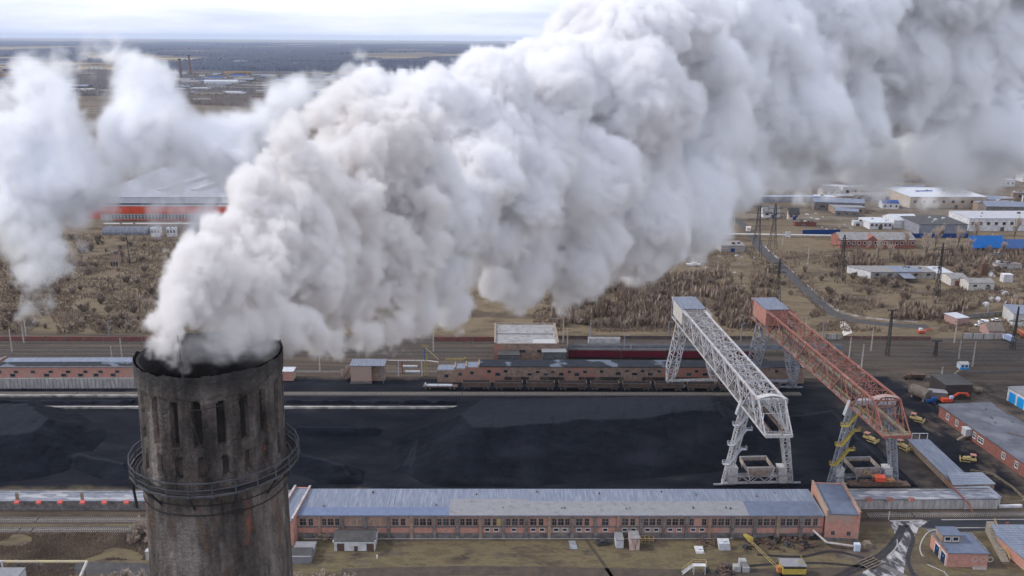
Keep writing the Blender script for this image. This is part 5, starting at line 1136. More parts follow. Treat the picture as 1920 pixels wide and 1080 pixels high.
    x = along(1806, 812); m = MB(); m.box(x-1.3, x+1.3, -2.4, -.01, 1.5, 4.0); m.box(x-1.5, x+1.5, -2.6, -.01, 4.004, 4.2); o = m.build('porch', M('porch_white', (.5,.5,.52), (.36,.36,.38), 1, .7), r); m = MB(); m.hexa([(x+.2,-5,0),(x+1.3,-5,0),(x+1.3,-2.41,0),(x+.2,-2.41,0)], [(x+.2,-5,.1),(x+1.3,-5,.1),(x+1.3,-2.41,1.5),(x+.2,-2.41,1.5)]); m.build('steps', wood, r)
    rr = random.Random(3)
    for k in range(7): m = MB(); xx = rr.uniform(5, L-6); yy = rr.uniform(2, 17); m.box(xx, xx+rr.uniform(.6, 2), yy, yy+.6, H+.404, H+.46); m.build('roof_patch', soot_steel, r)
    m = MB(); m.bar((L*.42, Dp*.45, H+.5), (L*.62, Dp+.2, H+.5), .25); m.bar((3, Dp, H+.5), (13, Dp-.5, H+.6), .2); m.build('roof_pipe', rust, r)
    # white garages with blue doors at the right edge
    A = G(1887, 750); B = G(1975, 802); r, L = frame_root('garage_row', 'white garages with bright blue doors at the right edge', 'garage', A, B)
    m = MB(); m.box(0, L, 0, 16, -.3, 5.4); m.build('wall', white_wall, r); m = MB(); m.box(-.3, L+.3, -.3, 16.3, 5.404, 5.7); m.build('roof', roof_grey, r)
    x = 1.2
    while x < L-4: m = MB(); m.box(x, x+3.8, -.12, -.004, .1, 4.1); m.build('door', blue_paint, r); x += 5.0
    # low shed with sagging blue grey roof and ribbed roofs
    A = G(1703, 838); B = G(1790, 925); d = B-A
    r, L = frame_root('long_shed', 'long low shed with sagging blue grey felt roof beside the coal', 'shed', A+Vector((0, 0, 0)), B)
    m = MB(); m.box(0, L, 0, 6.6, 0, 2.6); m.build('wall', brick_tan, r); m = MB(); m.box(-.3, L+.2, -.5, 7.1, 2.604, 2.85); m.build('roof', roof_blue, r)
    m = MB(); m.bar((-.4, 1, 2.8), (-.4, 1, 5.0), .18); m.bar((-.4, 6.5, 2.8), (-.4, 6.5, 5.0), .18); m.bar((-.4, 1, 5.0), (-.4, 6.5, 5.0), .18); m.bar((-.4, 3.7, 2.8), (-.4, 3.7, 5.0), .18); m.build('rail_frame', white_wall, r)
    for k, (pts, z, lab) in enumerate((([(1785,928),(1862,926),(1838,905),(1775,906)], 3.4, 'ribbed pale metal roofed shed, the upper of two, below the vehicle yard'), ([(1806,955),(1874,951),(1850,930),(1788,932)], 3.2, 'ribbed pale metal roofed shed at the end of the right gallery'))):
        P0 = G(*pts[0]); r = thing('metal_shed', lab, 'shed', P0); q = [(G(a, b).x-P0.x, G(a, b).y-P0.y) for a, b in pts]
        m = MB(); m.prism(q, 0, z); m.build('wall', brick_tan if k == 0 else concrete_pale, r); m = MB(); cxx = sum(a for a, b in q)/4; cyy = sum(b for a, b in q)/4; m.prism([(cxx+(a-cxx)*1.04, cyy+(b-cyy)*1.04) for a, b in q], z+.004, z+.22); m.build('roof', roof_metal if 0 else M('ribbed_pale', (.33,.36,.42), (.2,.22,.27), .8, .6, stretch=(.4,3,1)), r)
        m = MB()
        for i in range(7): t = (i+.5)/7; a = Vector((*q[0], z+.26)).lerp(Vector((*q[3], z+.26)), t); b = Vector((*q[1], z+.26)).lerp(Vector((*q[2], z+.26)), t); m.bar(a, b, .12)
        m.build('roof_ribs', M('roof_seam', (.3,.33,.4)), r)
    a, b = G(1772, 900, 3.6), G(1818, 945, 3.6); m = MB(); m.cyl((0,0,0), b-a, .25, n=8); c2 = G(1823, 960, 2.0)-a; m.cyl(b-a, c2, .25, n=8); o = m.build('rusty_pipe', M('red_rust_pipe', (.30,.10,.06))); o.location = a; tag(o, 'rusty thin pipe lying across the ribbed sheds', 'pipe')
    # kerb with yellow fence around the shed
    A = G(1880, 950); r = thing('yard_fence', 'low yellowish pipe fence round the grass by the ribbed sheds', 'fence', A); m = MB(); pts = [G(1874, 946)-A, G(1915, 944)-A, G(1920, 938)-A, G(1895, 915)-A, G(1862, 893)-A, G(1820, 885)-A]
    rail_loop(m, pts, 1.0, .12, 2.5); m.build('rails', M('wood_yellow', (.30,.24,.15), (.2,.16,.11), 1, .8), r)
    c = G(1895, 952); m = MB(); m.bar((-3.8, 0, .45), (3.6, .5, .45), .8); o = m.build('white_kerb_beam', white_wall); o.location = c; tag(o, 'white painted concrete beam on the ground right of the right gallery', 'beam')
    # signal cabin on stilts
    c = G(1803, 702); r = thing('signal_cabin', 'small white and blue signal cabin on stilts among the tracks', 'cabin', c); m = MB()
    for x in (-1.4, 1.4):
        for y in (-1.2, 1.4): m.bar((x, y, 0), (x, y, 2.8), .2)
    m.bar((-1.6, -1.4, 2.8), (-6, -3, .1), .9, .2); m.build('stilts', wood, r)
    m = MB(); m.box(-1.8, 1.8, -1.5, 1.7, 2.81, 5.2); o = m.build('cabin_wall', M('cabin_pale_blue', (.55,.66,.78), (.5,.6,.7), 1, .6), r); m = MB(); m.box(-1.84, 1.84, -1.56, -1.503, 2.82, 3.7); m.build('blue_panel', blue_paint, o)
    m = MB(); m.box(-1.3, -.2, -1.55, -1.503, 3.8, 4.8); m.box(.3, 1.4, -1.55, -1.503, 3.8, 4.8); m.build('cabin_windows', glass, o); m = MB(); m.gable(-2.0, 2.0, -1.7, 1.9, 5.204, 6.0); m.build('roof', M('cabin_roof', (.5,.47,.44), (.38,.36,.34), 1, .8), r)
    # cars by the pink shed
    car('white_van', 'white van parked beside the pink shed', (1843, 607), R(160), car_white, van=True)
    car('parked_car', 'white car parked in front of the white van', (1836, 612), R(165), car_white, group='white cars by the pink shed'); car('parked_car', 'white car furthest right behind the brown roofed garage', (1867, 602), R(175), car_white, group='white cars by the pink shed')
    car('parked_car', 'white car half hidden by the brown roofed garage', (1850, 611), R(160), car_white, group='white cars by the pink shed')
    simple_house('pink_shed', 'pink walled shed with pale roof by the parked cars', 'shed', G(1793, 611), G(1815, 609), 9, 3.8, M('pink_wall', (.42,.27,.24), (.32,.2,.18), 1, .9), roof_metal, oh=.3)
    simple_house('garage', 'garage with brown gable roof in front of the parked cars', 'garage', G(1853, 633), G(1882, 634), 11, 3.4, M('pink_wall', (.42,.27,.24)), M('brown_slate', (.20,.165,.14), (.13,.11,.1), 1, .9), gable=2.6)
    c = G(1890, 640); r = thing('delivery_truck', 'blue and white truck parked right of the brown roofed garage', 'truck', c, R(100)); m = MB(); m.box(-3.5, 1.6, -1.2, 1.2, .9, 3.3); m.build('box_body', M('truck_blue_white', (.5,.55,.68), (.25,.35,.6), .8, .6), r); m = MB(); m.box(1.7, 3.4, -1.15, 1.15, .6, 2.7); m.build('cab', car_white, r); m = MB(); m.box(3.405, 3.43, -1, 1, 1.6, 2.5); m.build('windscreen', glass, r)
    for x in (-2.5, 2.5):
        for y in (-1.2, .9): m = MB(); m.cyl((x, y, .5), (x, y+.3, .5), .5, n=10); m.build('wheel', black, r)
    c = G(1917, 632); r = thing('orange_truck', 'orange truck cut by the right edge near the white store', 'truck', c, R(80)); m = MB(); m.box(-3, 3, -1.2, 1.2, 1.0, 2.6); m.build('body', M('truck_orange', (.45,.13,.05), (.3,.1,.05), 1.5, .7), r); m = MB(); m.box(3.05, 4.6, -1.1, 1.1, .7, 2.5); m.build('cab', M('truck_orange', (.45,.13,.05)), r)
    for x in (-2, 3.2):
        for y in (-1.2, .9): m = MB(); m.cyl((x, y, .5), (x, y+.3, .5), .5, n=10); m.build('wheel', black, r)
    simple_house('white_store', 'white store building at the right edge above the orange truck', 'building', G(1898, 612), G(1960, 616), 18, 6.5, M('store_cream', (.55,.54,.52), (.42,.41,.4), .8, .8), roof_blue)
    # fences
    for (a, b, h, mat_, lab) in (((-60,639),(303,640),2.2,M('fence_brick', (.25,.095,.08), (.15,.07,.06), .5, .9),'long red brick boundary wall left of the chimney'), ((815,640),(926,640),2.2,MATS['fence_brick'],'short red brick wall seen between smoke and tower block'), ((1047,636),(1410,637),1.8,M('fence_brown', (.15,.11,.095), (.09,.07,.06), .5, .9),'dull brown boundary wall behind the yard tracks'), ((1580,637),(1745,638),1.9,M('fence_faded_red', (.19,.095,.085), (.12,.075,.065), .4, .9),'faded red wall behind the right tracks'),
            ((1804,636),(1884,637),3.0,concrete_pale,'white concrete panel wall before the brown roofed garage'), ((1549,637),(1575,637),2.8,concrete_pale,'short white panel wall behind the poles'), ((1812,598),(1905,590),2.4,M('grey_wall', (.24,.22,.21), (.16,.15,.14), .6, .9),'grey wall behind the parked cars'), ((1505,440),(1575,439),3.6,deep_blue,'deep blue sheet fence left of the red barrack'), ((1700,446),(1815,446),3.2,deep_blue,'deep blue sheet fence behind the bare poplars')):
        A, B = G(*a), G(*b); r, L = frame_root('boundary_wall', lab, 'wall', A, B); m = MB(); m.box(0, L, 0, .3, 0, h); m.build('wall_face', mat_, r); m = MB(); k = 0.
        while k < L: m.box(k-.25, k+.25, -.16, -.004, 0, h+.15); k += 9 if h < 2.5 else 5
        m.build('pier', concrete if mat_ is not deep_blue else deep_blue, r)
def pylon(label, base, ptop, arms=3, group='lattice pylons', wbase=None):
    c = G(*base); h = HZ(ptop[0], ptop[1], c.y); w_ = wbase or h*.085
    r = thing('power_pylon', label, 'pylon', c, rnd.uniform(-.3, .3), group); m = MB()
    hh = [0, .3, .55, .72]; z0 = 0; ww = w_
    lv = [(0, w_), (h*.32, w_*.58), (h*.62, w_*.30), (h*.88, w_*.24), (h, .15)]
    for (za, wa), (zb, wb) in zip(lv, lv[1:]):
        n = max(2, int((zb-za)/max(2.2, wa*1.4)))
        lattice_column(m, [(-wa,-wa,za),(wa,-wa,za),(wa,wa,za),(-wa,wa,za)], [(-wb,-wb,zb),(wb,-wb,zb),(wb,wb,zb),(-wb,wb,zb)], n, .24, .12)
    m.build('tower', pylon_m, r)
    for k in range(arms):
        z = h*(.66+.11*k); l = h*(.17, .21, .15)[k % 3]; m = MB()
        for s in (-1, 1): m.bar((0, -.5, z), (s*l, 0, z+.2), .22); m.bar((0, .5, z), (s*l, 0, z+.2), .22); m.bar((0, 0, z+h*.05), (s*l, 0, z+.25), .18); m.bar((s*l, 0, z+.2), (s*l, 0, z-1.4), .16)
        m.build('cross_arm', pylon_m, r)
    return r
def poles_and_pylons():
    pylon('tall dark lattice pylon left of the road where the white pipe crosses', (1417, 484), (1433, 374))
    pylon('second dark lattice pylon just right of the tallest one', (1448, 466), (1452, 381)); pylon('dark slim pylon with short arms standing in the thicket by the road', (1456, 566), (1458, 484), 3, wbase=1.6)
    pylon('dark lattice pylon before the red brick barrack', (1575, 530), (1582, 440), 3); pylon('dark slender pylon before the white L shaped workshop', (1755, 562), (1763, 455), 3, wbase=1.5)
    pylon('dark mast standing at the right edge beside the white store', (1898, 655), (1903, 575), 1, wbase=.9)
    pylon('far away dark pylon above the left steam cloud', (122, 138), (120, 111), 2); pylon('far away short dark pylon right of the taller one', (140, 156), (139, 134), 2)
    for k, (b, t) in enumerate((((1663, 668), (1667, 583)), ((1753, 668), (1757, 640)))):
        c = G(*b); h = HZ(t[0], t[1], c.y); r = thing('floodlight_mast', ('tall dark floodlight mast between the right hand poles', 'short dark floodlight mast over the right tracks')[k], 'mast', c); m = MB()
        lattice_column(m, [(-.7,-.7,0),(.7,-.7,0),(.7,.7,0),(-.7,.7,0)], [(-.3,-.3,h),(.3,-.3,h),(.3,.3,h),(-.3,.3,h)], 14, .2, .1); m.build('mast', pylon_m, r)
        m = MB(); m.box(-2.2, 2.2, -.5, .5, h+.01, h+.12)
        for x in (-2, -1, 0, 1, 2): m.box(x-.3, x+.3, -.6, -.2, h+.2, h+.8)
        m.build('lamps', pylon_m, r)
    P_ = [((23,660),(18,618)),((45,644),(40,609)),((50,636),(46,604)),((206,636),(203,603)),((210,673),(208,650)),((229,673),(226,634)),((813,660),(813,624)),((1056,643),(1057.5,602)),((1064,647),(1065,616)),((1107,636),(1108,605)),((1170,671),(1172.5,629.5)),((1182,673),(1183,647)),((1199,603),(1200,583)),((1253,634),(1254,604)),((1389,639),(1391,607)),
        ((1542,637),(1545,606)),((1511,612),(1512,601)),((1591.6,674.6),(1595,632)),((1615,690.6),(1621,646.6)),((1633,658.5),(1639,615)),((1665.6,639),(1669.7,606)),((1789,643.6),(1797,601)),((1797,674),(1804,635.6)),((1823,687),(1831,641)),((1764,716.5),(1768,688)),((1804,592),(1806.5,575)),((1851.7,591),(1856.5,565.7)),((1346,506),(1348,490)),((1376,428),(1378,396)),((1245,500),(1244,465)),((600,696),(601,672)),((1514,500),(1514,462)),((1467,462),(1467,436))]
    lamp = {10, 3, 9, 13, 14, 15, 20, 26}
    for k, (b, t) in enumerate(P_):
        c = G(*b); h = max(4, HZ(t[0], t[1], c.y)); r = thing('lamp_post' if k in lamp else 'concrete_pole', '', 'pole', c, 0, 'concrete poles along the tracks and roads')
        near = 'by the left rear hall' if b[0] < 300 else 'among smoke and bunker' if b[0] < 1000 else 'beyond the maroon wagons' if b[0] < 1480 else 'in the right rail yard'
        r['label'] = ('slim grey lamp post ' if k in lamp else 'tall pale concrete pole ')+near+', number %s from the left' % (ORD+['seventeenth','eighteenth','nineteenth','twentieth','twenty first','twenty second','twenty third','twenty fourth','twenty fifth','twenty sixth','twenty seventh','twenty eighth','twenty ninth','thirtieth','thirty first','thirty second','thirty third','thirty fourth'])[sorted(range(len(P_)), key=lambda q: P_[q][0][0]).index(k)]
        m = MB(); m.cyl((0,0,0), (0,0,h), .34, .22, 8); m.build('shaft', pole_m if k not in lamp else steel_grey, r)
        m = MB()
        if k in lamp: m.bar((0,0,h-.1), (1.3,0,h+.25), .1); m.box(1.1, 1.9, -.2, .2, h+.15, h+.3)
        else: m.bar((-1.1,0,h-.6), (1.1,0,h-.6), .16); m.cyl((-1,0,h-.5), (-1,0,h-.2), .09, n=6); m.cyl((1,0,h-.5), (1,0,h-.2), .09, n=6)
        m.build('lamp_arm' if k in lamp else 'cross_arm', steel_grey if k in lamp else rust, r)
# ------------------------------------------------------------------ right middle distance
def hall(name, label, px0, px1, py, z, rear_py, wall, roof, wins=0, gable=0, cat='building', wz=None, fm=None, **k):
    A, B = G(px0, py), G(px1, py); c = (px0+px1)/2; d = G(c, rear_py, z).y-G(c, py).y
    r, L = simple_house(name, label, cat, A, B, max(4, d), z, wall, roof, gable=gable, **k)
    q_ = random.Random(int(abs(px0)*7+py)); 
    if not gable:
        for i in range(q_.randint(2, 5)):
            vx = q_.uniform(.1, .9)*L; vy = q_.uniform(.2, .8)*max(4, d); m_ = MB(); e_ = q_.uniform(.4, 1.0); m_.box(vx-e_, vx+e_, vy-e_, vy+e_, z+.23, z+.23+e_*1.3); m_.build('roof_vent', q_.choice((rust, roof_metal, concrete)), r)
    if px1-px0 > 18:
        vx = q_.uniform(.2, .8)*L; m_ = MB(); m_.box(vx-1.4, vx+1.4, -.22, -.16, 0, min(3, z*.6)); m_.build('door', q_.choice((rust, deep_blue, concrete)), r)
    if wins:
        wz = wz or z*.5; s = L/wins; h = min(2.0, z*.3); 
        for i in range(wins): window(r, s*(i+.5), wz, min(2.2, s*.45), h, fm=fm, cross=False)
    return r, L
def middle_right():
    r, L = hall('long_shed', 'long low workshop with half blue half brown roof and white end wall', 1632, 1752, 523, 4.2, 499, M('plaster_pale', (.42,.40,.38), (.25,.22,.2), .6, .9), slate, 5)
    m = MB(); m.box(L*.38, L*.80, -.35, 15, 4.424, 4.5); m.build('roof_sheet', roof_blue, r)
    m = MB(); m.prism([(-9, 14), (0, 0), (0, 15), (-8.5, 15)], 0, 4.19) if 0 else m.hexa([(-8.5,14,0),(-.01,0,0),(-.01,15.5,0),(-8.5,15.5,0)], [(-8.5,14,4.2),(-.01,0,4.2),(-.01,15.5,4.2),(-8.5,15.5,4.2)]); m.build('white_end_wall', white_wall, r)
    m = MB(); m.hexa([(-8.7,13.7,4.21),(.3,-.3,4.21),(.3,15.8,4.21),(-8.7,15.8,4.21)], [(-8.7,13.7,4.43),(.3,-.3,4.43),(.3,15.8,4.43),(-8.7,15.8,4.43)]); m.build('end_roof', slate, r)
    m = MB(); m.hexa([(L*.42,-9,2.6),(L*.6,-9,2.6),(L*.6,-.1,3.5),(L*.42,-.1,3.5)], [(L*.42,-9,2.75),(L*.6,-9,2.75),(L*.6,-.1,3.65),(L*.42,-.1,3.65)]); m.build('lean_to_roof', roof_blue, r)
    hall('workshop', 'white walled workshop with grey slate roof and red doors in the right yard', 1815, 1863, 545, 4.5, 522, M('cream_wall', (.60,.57,.52), (.45,.42,.38), .8, .9), slate, 2, gable=1.5, fm=frame_w)
    r, L = hall('workshop_wing', 'slate roofed wing with red doors left of the cream workshop', 1782, 1814, 536, 4.2, 512, MATS['cream_wall'], slate, 0, gable=1.3)
    for x in (2.5, 8): m = MB(); m.box(x, x+2.6, -.14, -.004, 0, 3.2); m.build('door', M('door_red', (.28,.07,.05), (.2,.05,.04), 1, .8), r)
    hall('shed', 'low white roofed shed behind the power pylon', 1755, 1788, 524, 3.6, 500, concrete_pale, roof_metal, 0)
    c = G(1884, 520); 
    r, L = hall('barrack', 'long red brick barrack with grey slate roof and a central small gable', 1575, 1715, 466, 6.0, 440, M('barrack_brick', (.33,.13,.10), (.22,.1,.08), .5, .9), slate, 14, gable=3.5, fm=frame_w)
    m = MB(); x = L*.42; m.gable(x-4, x+4, -.35, 10, 6.0, 9.2, along='y'); m.build('front_gable', MATS['barrack_brick'], r)
    for (a, b, py, rp, z, lab, wl, rf, wn, gb) in (
        (1817, 1878, 476, 462, 5.0, 'house with bright blue hipped roof behind the bare trees', brick_sooty, M('roof_bright_blue', (.012,.17,.55), (.01,.14,.45), 1, .5), 6, 7.0),
        (1882, 1935, 476, 464, 4.5, 'house with duller blue roof at the right edge', brick_sooty, M('roof_dull_blue', (.06,.15,.38), (.05,.11,.28), 1, .6), 5, 5.0),
        (1630, 1672, 430, 408, 5.0, 'white slanting warehouse with pale roof beside the rubble field', white_wall, roof_metal, 5, 0),
        (1675, 1722, 428, 404, 6.0, 'white curved hall next to the dark roofed hall', white_wall, roof_metal, 0, 3),
        (1722, 1812, 441, 404, 8.0, 'dark roofed wide hall with grey front', M('hall_grey', (.26,.27,.30), (.19,.19,.22), .4, .8), roof_dark, 0, 0),
        (1815, 1990, 433, 396, 9.5, 'large white hall with pale grey roof and row of windows', white_wall, M('hall_roof', (.40,.40,.43), (.34,.34,.37), .2, .7), 12, 0),
        (1705, 1848, 391, 352, 10.0, 'tan long hall fading into the smoke', M('tan_wall', (.45,.38,.32), (.36,.3,.25), .3, .9), roof_metal, 8, 0),
        (1848, 1900, 392, 377, 6.5, 'tan low block with flat roof under the smoke at the right', MATS['tan_wall'] if 'tan_wall' in MATS else brick_tan, roof_grey, 4, 0),
        (1898, 1950, 378, 361, 8.0, 'small tan house at the right edge under the smoke', brick_tan, roof_grey, 2, 0),
        (1478, 1498, 412, 402, 4.5, 'pale checked little house with dark gable roof', M('checked_wall', (.55,.5,.45), (.42,.33,.28), 2, .9), roof_dark, 2, 4.5),
        (1430, 1462, 408, 396, 4.0, 'white gabled cottage behind the two big pylons', white_wall, slate, 2, 5.0),
        (1352, 1396, 473, 452, 4.5, 'stack like grey store with pale plank walls left of the tallest pylon', M('pale_plank_wall', (.46,.43,.41), (.2,.18,.17), .6, .9, stretch=(.3,.3,5)), slate, 0, 0),
        (1600, 1632, 424, 417, 3.5, 'tiny white row shed on the rubble field', white_wall, roof_metal, 0, 0), (1490, 1530, 424, 416, 3.0, 'rusty red container row behind the blue fence', M('rust_red', (.25,.08,.06), (.15,.06,.05), 1, .9), rust, 0, 0),
        (1400, 1560, 379, 370, 5.0, 'very long low shed with pale blue roof under the smoke', M('hall_grey', (.26,.27,.30)), M('pale_blue_roof', (.38,.46,.62), (.3,.37,.5), .4, .6), 0, 0),
        (1280, 1325, 481, 473, 3.0, 'ruined low shed at the lower edge of the smoke', concrete_pale, slate, 2, 0),
        (1870, 1915, 505, 492, 3.0, 'concrete panel yard shed at the right', concrete_pale, concrete, 0, 0), (1855, 1880, 488, 481, 3.5, 'small dark roofed barn in the trees at the right', brick_tan, roof_dark, 0, 0)):
        hall('hall' if z > 7 else 'small_building', lab, a, b, py, z, rp, wl, rf, wn, gb)
    # white pipeline
    A, B = G(1362, 443), G(1562, 446); r, L = frame_root('pipeline', 'long white insulated pipeline on short posts crossing behind the pylons', 'pipe', A, B); m = MB(); m.cyl((0, 0, 1.6), (L, 0, 1.6), .75, n=10); m.build('pipe', M('pipeline_white', (.58,.55,.52), (.45,.42,.4), .3, .7), r)
    for k in range(12): m = MB(); x = 1+k*(L-2)/11; m.box(x-.2, x+.2, -.5, .5, 0, .9); m.build('post', concrete, r)
    c = G(1475, 446); m = MB(); m.box(-2, 2, -.15, .15, 1, 5); m.bar((-1.5, 0, 0), (-1.5, 0, 1), .3); m.bar((1.5, 0, 0), (1.5, 0, 1), .3); o = m.build('notice_board', white_wall); o.location = c+Vector((0, -2, 0)); tag(o, 'square white board in front of the white pipeline', 'board')
    c = G(1403, 433); m = MB(); m.box(-1.5, 1.5, -1.5, 1.5, 0, 3); m.gable(-1.7, 1.7, -1.7, 1.7, 3.01, 3.6); o = m.build('white_kiosk', M('kiosk_cream', (.7,.62,.55), (.6,.5,.42), 1, .8)); o.location = c; tag(o, 'tiny cream kiosk above the white pipeline', 'kiosk')
    # stacks of pale blocks, junk in right yard
    rr = random.Random(31)
    for k in range(26):
        px = rr.choice((rr.uniform(1846, 1890), rr.uniform(1830, 1925))); py = rr.uniform(505, 535) if px < 1890 and rr.random() < .6 else rr.uniform(545, 575); c = G(px, py); s = rr.uniform(.8, 1.7); m = MB(); m.box(-s, s, -s*.7, s*.7, 0, s*.9); m.box(-s*.6, s*.5, -s*.5, s*.5, s*.9+.01, s*1.3)
        o = m.build('block_stack', rr.choice((concrete_pale, white_wall, rust, slate, wood))); o.location = c; o.rotation_euler = (0, 0, rr.uniform(0, 3)); tag(o, 'pile of pale blocks or junk in the yard round the cream workshop', 'junk pile', 'junk piles in the right yard')
    c = G(1886, 528); m = MB(); m.box(-2.8, 2.8, -2, 2, 0, 4.6); m.box(-2.9, 2.9, -2.1, 2.1, 4.61, 4.8); o = m.build('white_container', white_wall); o.location = c; tag(o, 'upright white container among the junk right of the cream workshop', 'container')
    c = G(1843, 516); m = MB(); m.box(-1.8, 1.8, -1.6, 1.6, 0, 7.5); m.cyl((0,0,7.5),(0,0,8.4), .8, n=8); o = m.build('rusty_silo', M('silo_rust', (.16,.085,.06), (.1,.06,.045), .8, .9)); o.location = c; tag(o, 'rusty brown upright silo behind the cream workshop', 'silo')
    c = G(1848, 512); 
    for k in range(36):
        px = rr.uniform(1285, 1420); py = rr.uniform(478, 512); 
        if rr.random() < .5: px = rr.uniform(1500, 1640); py = rr.uniform(400, 432)
        c = G(px, py); s = rr.uniform(.8, 2.0); m = MB(); m.hexa([(-s,-s*.6,0),(s,-s*.5,0),(s*.8,s*.6,0),(-s*.9,s*.7,0)], [(-s*.7,-s*.3,s*.35),(s*.6,-s*.3,s*.2),(s*.5,s*.4,s*.5),(-s*.5,s*.4,s*.3)]); o = m.build('rubble_slab', rr.choice((rubble_m, concrete_pale, slate))); o.location = c; o.rotation_euler = (0, 0, rr.uniform(0, 3)); tag(o, 'broken concrete slab on the rubble ground beyond the thicket', 'rubble slab', 'broken slabs on the rubble ground')
    for k, (px, py) in enumerate(((1300, 499), (1720, 605-14))):
        c = G(px, py) if k == 0 else G(1750, 643)
        if k == 0: m = MB(); m.hexa([(-4,-1.2,.5),(4,-1.2,.5),(4,1.2,.5),(-4,1.2,.5)], [(-4.6,-1.5,1.6),(4.2,-1.5,1.5),(4.2,1.5,1.5),(-4.6,1.5,1.6)]); m.box(-1,2,-1,1,1.6,2.6); o = m.build('old_boat_hull', white_wall); o.location = c; tag(o, 'pale upturned hull like wreck on the rubble ground', 'wreck')
    c = G(1729, 625); r = thing('orange_digger', 'small orange red digger resting on the scrubland by the road end', 'digger', c); m = MB(); m.box(-2, 1, -1, 1, .5, 1.6); m.build('body', orange_red, r); m = MB(); m.bar((1, 0, 1.4), (3.4, 0, 2.6), .35); m.bar((3.4, 0, 2.6), (5.6, 0, .8), .3); m.build('arm', orange_red, r); m = MB(); m.box(-1.6, -.2, -.8, .8, 1.604, 2.6); m.build('cab', white_wall, r)
# ------------------------------------------------------------------ left middle distance: the orange factory
def factory():
    A, B = G(190, 413), G(470, 413); r, L = frame_root('factory', 'large factory with bright orange band and long white upper storey in the steam', 'factory', A, B)
    Y = A.y; z1 = HZ(300, 401, Y); z2 = HZ(300, 387, Y); z3 = HZ(300, 371, Y)
    m = MB(); m.box(0, L, 0, 30, -.3, z1); m.build('lower_wall', concrete_pale, r)
    m = MB(); m.box(-.5, L, -.8, 30, z1+.004, z2); m.build('orange_band', orange, r)
    m = MB(); m.box(-1, L, -1.0, 30, z2+.004, z3); m.build('white_storey', M('factory_white', (.52,.54,.60), (.45,.46,.52), .3, .7), r)
    m = MB(); m.box(-1.2, L, -1.2, 29, z3+.004, z3+.5); m.build('roof', M('factory_roof', (.33,.34,.38), (.27,.28,.32), .2, .8), r)
    m = MB(); m.box(1, L-2, -1.08, -1.003, z2+1.2, z2+2.3); m.build('window_strip', glass, r)
    n = 40
    for k in range(n):
        x = 9+k*(L-12)/n; window(r, x, z1*.18, (L-12)/n*.62, z1*.62, fm=frame_w)
    m = MB(); m.box(9, L, -.3, -.004, .15, .9); m.build('orange_sill', orange, r)
    m = MB(); m.box(-14, -1.2, 6, 30, 0, z2+2); m.build('orange_wing', orange, r); m = MB(); m.box(-14.3, -1.2, 5.7, 30, z2+2.004, z2+2.5); m.build('wing_roof', MATS['factory_roof'], r)
    m = MB(); m.box(-14, L*1.02, 31, 190, 0, z3-3); m.build('rear_hall', MATS['factory_white'], r); m = MB(); m.box(-14.5, L*1.02, 30.5, 190.5, z3-2.99, z3-2.4)
    m.build('rear_roof', M('factory_roof2', (.36,.37,.42), (.30,.31,.35), .1, .8), r)
    m = MB()
    for x in (L*.28, L*.52, L*.75): m.hexa([(x-2,40,z3-2.3),(x+2,40,z3-2.3),(x+26,170,z3-2.3),(x+22,170,z3-2.3)], [(x-1.5,40,z3+.2),(x+1.5,40,z3+.2),(x+25.5,170,z3+.2),(x+22.5,170,z3+.2)])
    m.build('skylight', white_wall, r)
    for k in range(6): m = MB(); x = L*.73+k*3.0; y = 60+k*18; m.cyl((x, y, z3-2.4), (x, y, z3+6.5), 1.3, n=12); m.build('vent_stack', M('vent_white', (.6,.6,.63), (.5,.5,.53), 1, .5), r)
    # greenhouse-like long arched shed in front
    A, B = G(190, 441), G(275, 441); r, L = frame_root('arched_shed', 'dark long arched shed in front of the orange factory', 'shed', A, B); m = MB(); k = 8; pr = [(8-8*math.cos(math.pi*i/k), .1+4.6*math.sin(math.pi*i/k)) for i in range(k+1)]
    m.add([(0, y, z) for y, z in pr]+[(L, y, z) for y, z in pr], [(i, i+k+1, i+k+2, i+1) for i in range(k)]+[tuple(range(k+1)), tuple(range(2*k+1, k, -1))]); m.build('arch', M('arch_dark', (.12,.13,.16), (.08,.085,.11), .5, .6), r)
    m = MB()
    for j in range(8): x = j*L/7.5
    for j in range(8):
        for (y0, z0), (y1, z1_) in zip(pr, pr[1:]): m.bar((.5+j*L/7.5, y0, z0+.1), (.5+j*L/7.5, y1, z1_+.1), .25)
    m.build('arch_ribs', steel_grey, r)
    hall('connecting_hall', 'pale long low hall between arched shed and orange factory', 195, 450, 433, 5.0, 422, brick_tan, M('tan_roof', (.40,.37,.35), (.32,.29,.27), .3, .8), 0)
    for k, (a, b) in enumerate(((283, 301), (313, 330))): hall('white_annex', ('left', 'right')[k]+' white cube annex below the orange factory', a, b, 444, 6.0, 434, white_wall, roof_metal, 3)
    r, L = hall('tower_house', 'small tan tower like house standing alone in the scrub left of the smoke', 207, 223, 499, 7.8, 482, brick_tan, concrete, 0); 
    for x in (1.2, 3.2, 5.2): m = MB(); m.box(x*L/6.6-.5, x*L/6.6+.5, -.1, -.004, 0, 2.6); m.build('opening', glass, r)
    c = G(244, 497); m = MB(); m.cyl((0,0,0), (-.5,0,HZ(241,440,c.y)), .22, n=6); o = m.build('thin_mast', soot_steel); o.location = c; tag(o, 'thin dark mast right of the tan tower house', 'mast')
